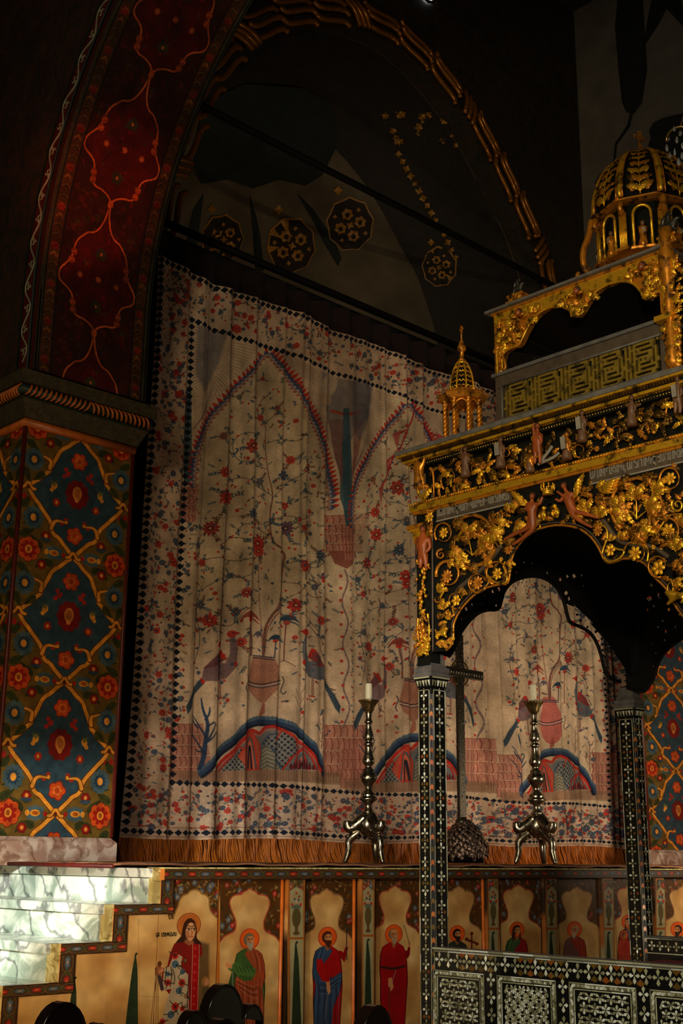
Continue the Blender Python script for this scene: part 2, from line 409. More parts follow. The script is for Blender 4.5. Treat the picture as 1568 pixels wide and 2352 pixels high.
        for k in range(26):      # winding garland pillar
            y = 1306+k*14; x = 791+6*sin(k*.9)
            cv.line([(x, y), (791+6*sin((k+1)*.9), y+14)], 3.6, C(116, 96, 100), .7, sm=0)
            if k % 2: flower(783+R.uniform(-2, 2), y, 3.6, RED); sprig(800, y, R.uniform(-1, 1), 8)
            cv.ell(805+R.uniform(-4, 6), y+5, 2, 2.4, R.choice((RED, BLU)), .8)
        # strip of dry grass
        cv.poly([(398, 1766), (744, 1772), (840, 1776), (842, 1802), (398, 1794)], C(150, 116, 90), .75, soft=3)
        for k in range(110):
            x = 398+k*4.1; cv.line([(x, 1768+R.uniform(0, 6)), (x+R.uniform(-1, 1), 1795)], 1.1, C(104, 72, 54), R.uniform(.2, .7), sm=0)
        # mountain
        mt = [(466, 1770), (500, 1730), (522, 1708), (545, 1690), (560, 1668), (588, 1655), (615, 1656), (645, 1660), (668, 1672), (690, 1692), (712, 1708), (730, 1738), (742, 1772)]
        for k, (c, wd) in enumerate(((C(70, 100, 122), 16), (C(44, 62, 92), 12), (C(24, 30, 44), 6))):
            cv.line([(x+(0), y+6*k) for x, y in mt], wd, c, .85, soft=3)
        for x, y in rounded(mt, 2): cv.line([(x, y+2), (x+(x-610)*.03, y-10)], 1.2, C(52, 78, 110), .6, sm=0)
        ins = [(492, 1770), (515, 1742), (545, 1712), (562, 1690), (580, 1676), (600, 1690), (612, 1672), (640, 1672), (664, 1690), (680, 1708), (708, 1722), (722, 1746), (734, 1770)]
        cv.poly(ins, C(118, 120, 116)); cv.line(ins, 7, RED, .9); cv.line([(x, y+7) for x, y in ins], 3, C(214, 120, 96), .7)
        # scale hills
        def hill(P, kind, c1, c2):
            xs = [p[0] for p in P]; ys = [p[1] for p in P]; cv.poly(P, c2)
            old = cv.cl; cv.cl = cv.mask(P)
            if kind == 's':
                y = min(ys); r_ = 0
                while y < max(ys)+8:
                    x = min(xs)-(r_ % 2)*5
                    while x < max(xs)+8:
                        cv.poly([(x, y+8), (x+5, y), (x+10, y+8), (x+5, y+13)], C(148, 150, 140)); cv.poly([(x+1.5, y+9), (x+5, y+4), (x+8.5, y+9), (x+5, y+12)], DK, .8, soft=3); x += 10
                    y += 6.5; r_ += 1
            elif kind == 'z':
                for k in range(14):
                    yy = min(ys)+k*9; cv.line([(x, yy+abs(((x-min(xs))/18) % 2-1)*12) for x in range(int(min(xs)), int(max(xs))+3, 3)], 2.2, C(88, 92, 84), .9, sm=0)
            elif kind == 'r':
                cx = (min(xs)+max(xs))/2
                for k in range(4): cv.line([(cx-20+5*k, max(ys)), (cx-8+k*2, min(ys)+14+k*9), (cx, min(ys)+4+k*10), (cx+8-k*2, min(ys)+14+k*9), (cx+20-5*k, max(ys))], 4, (c1, C(86, 92, 96), C(214, 110, 84), DK)[k], .9)
            cv.cl = old; cv.line(P, 3.2, c1, .9, sm=0)
        hill([(505, 1770), (525, 1742), (548, 1716), (566, 1742), (572, 1770)], 's', RED, C(150, 140, 120))
        hill([(545, 1740), (562, 1706), (580, 1680), (600, 1716), (606, 1770), (560, 1770)], 'r', C(206, 60, 40), C(190, 92, 70))
        hill([(600, 1770), (606, 1716), (625, 1722), (650, 1770)], 'z', C(92, 100, 104), C(150, 146, 124))
        hill([(606, 1712), (622, 1690), (645, 1690), (660, 1712), (672, 1770), (652, 1770), (626, 1722)], 's', C(60, 84, 112), C(120, 112, 104))
        hill([(640, 1704), (650, 1680), (672, 1700), (682, 1740), (660, 1745)], 's', C(190, 60, 46), C(110, 110, 106))
        hill([(652, 1770), (668, 1740), (690, 1720), (712, 1740), (722, 1770)], 'r', RED, C(120, 124, 120))
        for k in range(9): cv.leaf(664+k*6.5, 1770, 664+k*6.5, 1740+abs(k-4)*4, 3.4, C(96, 30, 36), .9)
        # blue bare tree, brown bare trees
        cv.line([(462, 1762), (470, 1735), (472, 1700), (478, 1660), (470, 1625), (468, 1600)], lambda t: 7*(1-t)+1.5, C(44, 68, 98), .95)
        for (x, y, x2, y2, x3, y3) in ((471, 1728, 458, 1700, 441, 1672), (472, 1705, 486, 1690, 494, 1678), (474, 1690, 462, 1660, 447, 1635), (477, 1665, 488, 1655, 490, 1664), (474, 1650, 480, 1635, 480, 1622), (460, 1668, 452, 1656, 450, 1648), (470, 1725, 458, 1722, 456, 1718), (475, 1700, 486, 1672, 492, 1662)):
            cv.line([(x, y), (x2, y2), (x3, y3)], lambda t: 3.2*(1-t)+1, C(44, 62, 88), .9)
        for bx, cc in ((735, C(110, 60, 54)), (682, C(120, 96, 84))):
            cv.line([(bx, 1720 if bx > 700 else 1665), (bx+2, 1690 if bx > 700 else 1640), (bx+3, 1630 if bx > 700 else 1600)], 1.6, cc, .8)
            for k in range(7):
                yy = (1715 if bx > 700 else 1660)-k*10; s = -1 if k % 2 else 1; cv.line([(bx, yy), (bx+s*8, yy-14), (bx+s*11, yy-26)], 1.1, cc, .8)
        # vase with trees
        vs = [(582, 1508), (630, 1512), (636, 1535), (646, 1560), (642, 1580), (625, 1600), (612, 1618), (600, 1618), (585, 1602), (568, 1580), (566, 1556), (576, 1535)]
        if not vase: vs = [(588, 1500), (622, 1500), (626, 1530), (640, 1560), (640, 1600), (622, 1636), (592, 1636), (574, 1600), (574, 1560), (586, 1530)]
        cv.poly(rounded(vs+[vs[0]], 2)[:-1], C(172, 116, 92) if vase else C(192, 96, 88), .85, soft=3)
        for k in range(-9, 16) if vase else ():
            cv.line([(566+k*8, 1530), (566+k*8+50, 1610)], .8, C(136, 70, 56), .45, sm=0) if 0 <= k < 5 else None
            cv.line([(566+k*8+40, 1530), (566+k*8, 1600)], .8, C(136, 70, 56), .45, sm=0) if 0 <= k < 6 else None
        for dy in (0, 4, 8): cv.line([(567, 1565+dy), (600, 1577+dy), (646, 1566+dy)], 2, (DK, C(190, 180, 160), C(50, 70, 90))[dy//4], .9)
        for dy in (0, 5): cv.line([(582, 1507+dy), (630, 1514+dy)], 2.4, C(50, 62, 80), .9, sm=0)
        cv.line([(562, 1551), (566, 1562), (558, 1580), (562, 1590)], 2, C(70, 66, 70), .9); cv.line([(650, 1558), (654, 1568), (646, 1590), (652, 1600), (656, 1592)], 2, C(70, 66, 70), .9)
        cv.poly([(605, 1618), (612, 1618), (612, 1640), (600, 1650), (596, 1646)], C(160, 80, 60), .7)
        T = C(126, 84, 70)
        cv.line([(576, 1506), (578, 1470), (572, 1440), (571, 1422)], 6, C(128, 92, 84), .9)
        def palm(x, y, r, c, cc):
            for k in range(13):
                a = -pi+pi*k/12*1.0+(.3 if k in (0, 12) else 0); ex, ey = x+r*cos(a)*1.1, y+r*sin(a)*.7+abs(cos(a))*r*.5
                cv.line([(x, y), (x+r*.6*cos(a), y+r*.75*sin(a)), (ex, ey)], lambda t: 3*(1-t)+1, c, .85, sm=1)
            cv.ell(x, y+4, r*.33, r*.3, cc, .9)
        palm(571, 1420, 22, C(150, 62, 50), C(206, 50, 34)); palm(657, 1430, 19, C(48, 76, 96), C(180, 70, 56)); palm(631, 1472, 13, C(44, 66, 86), C(200, 46, 34)); palm(592, 1460, 9, C(96, 92, 100), C(120, 100, 100))
        cv.line([(652, 1522), (653, 1480), (656, 1436)], 2, C(118, 64, 54), .9); cv.line([(630, 1512), (632, 1476)], 2, C(70, 72, 78), .9)
        for s in (-1, 1): cv.line([(652, 1520), (652+s*12, 1528), (652+s*18, 1536)], 1.3, C(120, 64, 54), .8)
        # birds
        G = C(126, 100, 104)
        def bird(m_, body, wing):
            f = lambda x, y: (m_(x), y)
            cv.poly([f(468, 1560), f(474, 1530), f(495, 1515), f(520, 1522), f(528, 1500), f(528, 1462), f(536, 1462), f(543, 1490), f(540, 1530), f(522, 1556), f(495, 1563)], body, .9, soft=2)
            cv.poly([f(472, 1532), f(490, 1508), f(503, 1492), f(512, 1492), f(524, 1512), f(505, 1520), f(490, 1530)], wing, .9, soft=1.5)
            cv.poly([f(500, 1494), f(510, 1490), f(524, 1512), f(512, 1510)], C(206, 54, 40))
            for k in range(6): cv.line([f(476+k*6, 1530-k*2), f(488+k*4, 1508-k*2)], 1.1, C(90, 60, 66), .8, sm=0)
            cv.ell(m_(531), 1455, 8, 8, C(196, 62, 50)); cv.poly([f(536, 1450), f(549, 1454), f(537, 1458)], C(190, 50, 40)); cv.ell(m_(533), 1453, 1.4, 1.4, DK)
            cv.poly([f(468, 1554), f(474, 1566), f(455, 1590), f(440, 1625), f(430, 1638), f(427, 1620), f(440, 1595), f(455, 1572)], C(58, 78, 92), .95, soft=1.5)
            for k in range(13): cv.line([f(466-k*2.7, 1562+k*5.2), f(458-k*2.6, 1558+k*5.2)], 1.1, C(30, 40, 52), .8, sm=0)
            cv.poly([f(466, 1552), f(476, 1562), f(470, 1568)], RED); cv.ell(m_(538), 1525, 3, 6, RED)
            cv.line([f(508, 1560), f(509, 1600)], 5, C(150, 112, 96), .8, sm=0); cv.line([f(504, 1602), f(518, 1600)], 3, C(180, 60, 46), .9, sm=0)
        bird(lambda x: x, G, C(120, 70, 74))
        bird(lambda x: 697+(530-x)*.78 if x > 500 else 697+(530-x)*.80, C(92, 98, 108), C(150, 56, 56))
        # tree of life
        cv.line([(604, 1506), (600, 1450), (594, 1380), (592, 1300), (596, 1240), (600, 1190)], lambda t: 3.5-2*t, C(150, 110, 96), .7)
        cv.line([(606, 1506), (607, 1450), (622, 1420), (640, 1398), (645, 1340), (650, 1300), (656, 1276), (640, 1262), (622, 1240), (620, 1180), (630, 1140), (618, 1090), (610, 1030), (612, 980)], lambda t: 6*(1-t)+1.5, T, .9)
        cv.line([(610, 1500), (612, 1455), (628, 1424), (645, 1400)], 1.6, C(90, 40, 36), .9)
        br_ = [[(640, 1398), (660, 1375), (690, 1360), (700, 1340)], [(650, 1300), (690, 1290), (720, 1310), (745, 1290)], [(645, 1340), (680, 1345), (715, 1375), (735, 1370)], [(622, 1240), (590, 1215), (560, 1200), (540, 1215)], [(600, 1235), (560, 1240), (530, 1230), (500, 1250)], [(622, 1200), (660, 1185), (690, 1200), (720, 1180)], [(625, 1140), (590, 1120), (560, 1095), (520, 1100)],
               [(625, 1150), (660, 1110), (700, 1090), (715, 1060)], [(612, 1080), (570, 1060), (540, 1060), (530, 1010), (560, 990), (590, 1000)], [(612, 1020), (650, 1010), (680, 1020), (700, 1000)], [(610, 980), (590, 950), (600, 920), (625, 905)], [(610, 975), (640, 950), (660, 960)], [(594, 1380), (560, 1400), (530, 1440), (500, 1430), (470, 1440)], [(592, 1310), (550, 1330), (510, 1320), (470, 1350)], [(593, 1280), (540, 1290), (490, 1275), (460, 1290)], [(657, 1420), (690, 1410), (720, 1440), (740, 1480)], [(700, 1430), (725, 1460), (745, 1530)], [(470, 1340), (455, 1400), (470, 1460), (455, 1520)], [(480, 1215), (450, 1240), (455, 1290)]]
        for b in br_: vine(b, R.choice((LN, C(84, 66, 60), C(76, 78, 84))), 1.4)
        for (x, y, r, c) in ((577, 1025, 17, C(176, 52, 42)), (515, 1140, 17, RED), (590, 1250, 17, RED), (592, 1268, 13, RED), (672, 1395, 15, RED), (485, 1210, 15, C(160, 50, 44)), (697, 1302, 13, RED), (483, 1422, 13, RED), (560, 1362, 12, C(170, 50, 44)), (512, 1083, 13, RED), (697, 1215, 8, RED), (735, 1425, 12, RED), (550, 1475, 12, RED), (655, 1165, 9, RED), (668, 1060, 9, RED), (706, 1072, 6, C(150, 50, 46)), (470, 1288, 8, RED),
                             (657, 1217, 15, C(96, 66, 96)), (577, 1182, 13, BLU), (735, 1275, 12, BLU), (652, 1095, 12, BLU), (538, 1405, 10, BLU), (596, 1108, 10, C(90, 94, 104)), (625, 1200, 7, BLU), (720, 1350, 8, BLU), (508, 1000, 9, C(140, 80, 70)), (600, 960, 8, RED), (606, 870, 5, RED), (548, 910, 6, C(90, 90, 80)), (640, 940, 7, C(150, 80, 66)), (468, 1385, 9, C(76, 84, 100)), (745, 1330, 8, RED), (458, 1250, 8, BLU), (528, 1320, 8, C(76, 84, 100)), (700, 1130, 7, BLU)):
            flower(x, y, r, c)
            for q in range(3): sprig(x+r*.6*cos(q*2+x), y+r*.6*sin(q*2+x), q*2+x, r*1.1+5)
        for _ in range(560):
            x, y = R.uniform(448, 768), R.uniform(880, 1690)
            if y < 1120 and not (616-(y-806)*.62 < x < 616+(y-806)*.5): continue
            if 560 < x < 655 and y > 1500: continue
            if y > 1600 and (x < 500 or (y > 1650 and 530 < x < 700)): continue
            q = R.random()
            if q < .09: flower(x, y, R.uniform(3, 6))
            elif q < .55: sprig(x, y, R.uniform(0, 6.28), R.uniform(8, 16))
            elif q < .8: cv.leaf(x, y, x+R.uniform(-9, 9), y+R.uniform(-9, 9), 2.4, R.choice((BLU, TE, RED, DR)), .9)
            else: cv.ell(x, y, 2, 2.6, R.choice((RED, RED, BLU)), .9)
    pit = (on(1, YC, 944, 1560)[0]-on(1, YC, 602, 1560)[0])
    pit3 = (on(1, YC, 1262, 1590)[0]-on(1, YC, 602, 1560)[0])/2
    niche(); cv.sh = pit/(CX1-CX0)*Wd
    niche(); cv.sh = pit3*2/(CX1-CX0)*Wd; niche(vase=False); cv.sh = 0
    # red tent swags in the second niche
    for s in (-1, 1):
        for k in range(3):
            cv.line([(960+s*(8+k*22), 940+k*50), (960+s*(20+k*26), 985+k*55), (960+s*(52+k*18), 1000+k*62)], 3.4, C(176, 40, 44), .85); cv.poly([(960+s*(44+k*18), 990+k*62), (960+s*(58+k*18), 1000+k*62), (960+s*(50+k*18), 1035+k*62)], C(186, 70, 66), .7)
    # dark star rows along the edges
    def row(x0, z0, x1, z1, n):
        for k in range(n):
            X, Z = x0+(x1-x0)*k/(n-1), z0+(z1-z0)*k/(n-1); a, b = projv(X, YC, Z); r = .0145*2875/(X*1.25)
            cv.ros(a, b, r*1.15, 4, .5, DK, 1, 0); cv.ros(a, b, r*.9, 4, .3, DK, 1, .785)
    hz = lambda X: 1.705+(X-5.2)*.0
    row(5.22, 1.73, 5.215, 6.12, 74); row(5.22, 1.73, 11.47, 1.73, 104); row(5.22, 6.12, 11.47, 6.12, 104); row(11.46, 1.73, 11.46, 6.12, 74)
    row(5.585, 2.085, 5.58, 5.74, 62); row(5.58, 2.085, 11.07, 2.085, 92); row(5.58, 5.74, 11.07, 5.74, 92); row(11.07, 2.085, 11.07, 5.74, 62)
    for z in (1.765, 1.70): 
        a = projv(5.2, YC, z); b = projv(11.48, YC, z); cv.line([a, b], 1, C(110, 50, 46), .8, sm=0)
    cv.a *= np.array((.98, .935, .92), np.float32)
    cv.noise(26, .26, 5, tint=(1, 1.05, 1.15)); cv.noise(90, .16, 9); cv.noise(8, .18, 11, tint=(.9, 1.1, 1.3)); cv.noise(500, .10, 12); cv.noise(14, .10, 14, sx=4)
    return cv.image('curtain_print')
# ------------------------------------------------------------------ pillar ornament: u across (-1..1), v in repeats
OR = C(230, 142, 44); ORD = C(96, 40, 14); OLV = C(112, 80, 28); BLG = C(50, 68, 76); BLF = C(70, 90, 96); RDD = C(122, 22, 14); ORF = C(206, 74, 22); GRN = C(52, 56, 24)
HP = [(0, 0), (.09, .045), (.2, .095), (.27, .135), (.36, .15), (.41, .185), (.42, .235), (.5, .29), (.6, .34), (.68, .385), (.78, .43), (.87, .5)]
UP = [(.87, .5), (.78, .545), (.70, .575), (.63, .61), (.58, .64), (.52, .66), (.50, .70), (.44, .76), (.40, .80), (.36, .85), (.30, .88), (.22, .905), (.12, .955), (0, 1)]
def paint_lattice(width_m, reps, ppu=330):
    P = 1.0
    hw = width_m/2
    W_, H_ = int(ppu*2*hw/.425), int(ppu*reps*.86/.425)
    asp = .86/hw   # author v unit in u units
    cv = Cv(W_, H_, OLV, x=(-1, 1), y=(0, reps*asp)); R = random.Random(5); A = asp
    S = lambda L, k, s: [(s*x, (y+k)*A) for x, y in L]
    for k in range(-1, reps+1):
        body = S(HP, k, 1)+S(UP, k, 1)[1:]+S(UP, k, -1)[::-1][1:]+S(HP, k, -1)[::-1][1:-1]
        cv.poly(body, BLG)
        for s in (-1, 1): cv.poly([(s*x, y) for x, y in ((.87, (k+.5)*A), (1.1, (k+.44)*A), (1.1, (k+.56)*A))], BLG)
        # leaves on the olive ground
        for s in (-1, 1):
            for (x, y, x2, y2) in ((.55, .02, .78, .12), (.95, .1, .7, .17), (.6, .21, .92, .20), (.62, .33, .75, .42), (.95, .33, .8, .43), (.5, -.06, .65, -.14), (.95, -.12, .72, -.2), (.6, -.36, .78, -.44), (.95, -.35, .85, -.46), (.45, .09, .6, .13), (.35, -.1, .5, -.05)):
                cv.leaf(s*x, (k+y)*A, s*x2, (k+y2)*A, .075, GRN, .9); cv.line([(s*x, (k+y)*A), (s*x2, (k+y2)*A)], .008, C(30, 26, 10), .8, sm=0)
            cv.ros(s*.78, (k+.0)*A, .215, 8, .16, ORD); cv.ros(s*.78, k*A, .20, 8, .16, ORF); cv.ros(s*.78, k*A, .145, 8, .35, C(160, 28, 12), rot=.39); cv.ell(s*.78, k*A, .06, .07, C(226, 132, 40)); cv.ell(s*.78, k*A, .03, .04, C(150, 70, 20))
            for q, (x, y) in enumerate(((.74, .26), (.80, -.27))):
                cv.ros(s*x, (k+y)*A, .18, 11, .18, BLF, .95, asp=1.1); cv.ros(s*x, (k+y)*A, .11, 11, .3, C(30, 46, 62), .7, asp=1.1, soft=3); cv.ell(s*x, (k+y)*A, .05, .06, C(226, 140, 50))
            # blue lotus bud with orange centre
            for q in range(7):
                for t in (-1, 1): cv.leaf(s*(.24+q*.03), (k+.005)*A, s*(.20+q*.045), (k+.005+t*(.07-abs(q-3)*.006))*A, .028, BLF)
            cv.ell(s*.34, (k+.005)*A, .085, .05, OR); cv.ell(s*.47, (k+.005)*A, .04, .045, OR); cv.ell(s*.34, (k+.005)*A, .05, .03, C(180, 84, 20)); cv.ell(s*.17, k*A, .035, .035, C(176, 30, 18))
            for (x, y) in ((.50, .13), (.54, -.105)): cv.ros(s*x, (k+y)*A, .085, 6, .2, RDD); cv.ros(s*x, (k+y)*A, .05, 6, .3, C(186, 50, 22)); cv.ell(s*x, (k+y)*A, .025, .03, C(230, 150, 60))
            cv.ell(s*.5, (k+.1)*A, .1, .03, C(50, 70, 86), .9)
            for (x, y) in ((.80, .395), (.93, .395)): cv.leaf(s*x, (k+y)*A, s*(x-.02), (k+y+.055)*A, .05, C(170, 34, 24))
            # inside the blue
            cv.ell(s*.42, (k+.55)*A, .05, .065, OR, 1, s*.3); cv.ell(s*.46, (k+.515)*A, .035, .035, OR)
            for q in range(5): cv.leaf(s*.42, (k+.55)*A, s*(.36+q*.035), (k+.60)*A, .015, C(110, 104, 50), .7)
            cv.ros(s*.36, (k+.42)*A, .07, 6, .2, C(170, 40, 22)); cv.ell(s*.36, (k+.42)*A, .022, .03, C(230, 140, 50))
            for (x, y, x2, y2) in ((.22, .66, .14, .70), (.28, .66, .22, .635), (.2, .30, .12, .27), (.26, .27, .2, .245), (.2, .70, .27, .72)): cv.leaf(s*x, (k+y)*A, s*x2, (k+y2)*A, .05, C(176, 40, 26))
        cv.ros(0, (k+.52)*A, .22, 10, .14, RDD, asp=1.15, soft=3); cv.ell(0, (k+.53)*A, .085, .12, C(200, 112, 44)); cv.ell(0, (k+.475)*A, .04, .045, C(210, 124, 50)); cv.ell(0, (k+.53)*A, .05, .08, C(150, 74, 24), .6)
        for y, n in ((.80, 6), (.175, 5)): cv.ros(0, (k+y)*A, .155, n, .22, C(150, 30, 14)); cv.ros(0, (k+y)*A, .14, n, .25, ORF); cv.ros(0, (k+y)*A, .08, n, .4, C(230, 120, 46), .7); cv.ell(0, (k+y)*A, .04, .045, C(180, 60, 20))
        for s in (-1, 1):
            for L in (HP, UP):
                for wd, c in ((.085, ORD), (.062, OR)):
                    cv.line(S(L, k, s), wd, c, sm=1)
            # acanthus curls
            for (x, y, x2, y2, x3, y3, x4, y4) in ((.42, .20, .38, .26, .30, .275, .16, .265), (.52, .69, .50, .75, .58, .765, .74, .785)):
                for wd, c in ((.075, ORD), (.052, OR)):
                    cv.line([(s*x, (k+y)*A), (s*x2, (k+y2)*A), (s*x3, (k+y3)*A), (s*x4, (k+y4)*A)], lambda t: wd*(1.3-t), c)
                    cv.ell(s*x4, (k+y4+.008)*A, wd*.5, wd*.6, c)
            # side joint
        for (jx, jy) in ((0, 0), (.87, .5), (-.87, .5)):
            for wd, c in ((.07, ORD), (.045, OR)):
                cv.line([(jx-.12, (k+jy-.012)*A), (jx-.07, (k+jy-.012)*A), (jx, (k+jy+.045)*A), (jx+.07, (k+jy-.012)*A), (jx+.12, (k+jy-.012)*A)], wd, c, sm=1)
            cv.ell(jx, (k+jy)*A, .03, .03, ORD)
    # veins and brushwork
    cv.noise(24, .25, 3); cv.noise(120, .14, 4)
    return cv.image('pillar_ornament')
# ------------------------------------------------------------------ arch soffit: u across, s along (author units of half width)
def paint_soffit(half, length):
    W_, H_ = 700, int(700*length/(2*half)); L = length/half
    F_ = C(58, 20, 10); cv = Cv(W_, H_, F_, x=(-1, 1), y=(0, L)); R = random.Random(9)
    y = 0
    for _ in range(900):
        x, y = R.uniform(-.66, .66), R.uniform(0, L); c = R.choice((C(84, 34, 14), C(46, 30, 14), C(92, 24, 14), C(58, 44, 20), C(70, 28, 18)))
        if R.random() < .3: cv.ros(x, y, R.uniform(.03, .07), R.choice((5, 6, 8)), .3, c, .7)
        else: a = R.uniform(0, 6.3); cv.leaf(x, y, x+.12*cos(a), y+.12*sin(a), .03, c, .8)
    P = 2.2
    H1 = [(0, 0), (.05, .10), (.22, .17), (.33, .17), (.4, .22), (.42, .34), (.44, .48), (.52, .56), (.66, .62), (.72, .70), (.70, .82), (.58, .95), (.52, 1.05)]
    H2 = [(.52, 1.05), (.50, 1.2), (.46, 1.34), (.36, 1.44), (.3, 1.5), (.2, 1.52), (.1, 1.62), (.03, 1.80), (0, 2.02)]
    H1 = [(x, y*P/2.02) for x, y in H1]; H2 = [(x, y*P/2.02) for x, y in H2]
    for k in range(-1, int(L/P)+2):
        o = k*P+.9
        body = [(x, y+o) for x, y in H1+H2[1:]]; cv.poly(body+[(-x, y) for x, y in body[::-1]], C(86, 10, 8), .75)
        for (x, y, c) in ((0, .45, C(56, 54, 34)), (0, 1.35, C(56, 54, 34)), (-.34, .9, C(170, 70, 30)), (.34, .9, C(170, 70, 30)), (0, .92, C(190, 80, 36))):
            r = .1 if c[0] < .3 else .05; cv.ros(x, o+y, r*1.1, 9, .2, c, .9); cv.ell(x, o+y, .025, .03, C(190, 96, 40))
        for q in range(26):
            x, y = R.uniform(-.35, .35), R.uniform(.3, 1.6); cv.leaf(x, o+y, x+R.uniform(-.1, .1), o+y+R.uniform(-.1, .1), .03, R.choice((C(120, 14, 12), C(60, 20, 10), C(70, 50, 22))), .8)
        for s in (-1, 1):
            for wd, c in ((.06, C(40, 12, 6)), (.034, C(196, 84, 34))):
                cv.line([(s*x, y+o) for x, y in H1], wd, c); cv.line([(s*x, y+o) for x, y in H2], wd, c)
            for (x, y) in ((.41, .28), (.425, .40), (.515, 1.1), (.49, 1.24)):
                cv.ell(s*x, o+y, .058, .062, C(150, 56, 22)); cv.line([(s*x-.03, o+y-.02), (s*x, o+y+.02), (s*x+.035, o+y)], .012, C(210, 96, 40), .9)
        cv.ell(0, o, .05, .07, C(180, 76, 30))
    for s in (-1, 1):
        for a, b, c in ((.72, .74, C(18, 20, 20)), (.74, .93, C(74, 40, 16)), (.93, .955, C(20, 22, 22)), (.955, 1.01, C(62, 54, 34))):
            cv.poly([(s*a, 0), (s*b, 0), (s*b, L), (s*a, L)], c)
        k = 0
        while k*.16 < L:
            y = k*.16+.05; c = (C(150, 84, 26), C(120, 28, 16), C(46, 44, 30), C(30, 34, 28))[k % 4]
            if k % 4 == 1: cv.ros(s*.835, y, .075, 7, .3, c)
            else: cv.poly([(s*.76, y-.05), (s*.84, y+.07), (s*.91, y-.05), (s*.84, y+.02)], c, .9)
            cv.line([(s*.76, y), (s*.82, y+.06), (s*.9, y)], .012, C(130, 84, 34), .8); k += 1
    cv.noise(10, .35, 3); cv.noise(60, .25, 4)
    return cv.image('soffit_ornament')

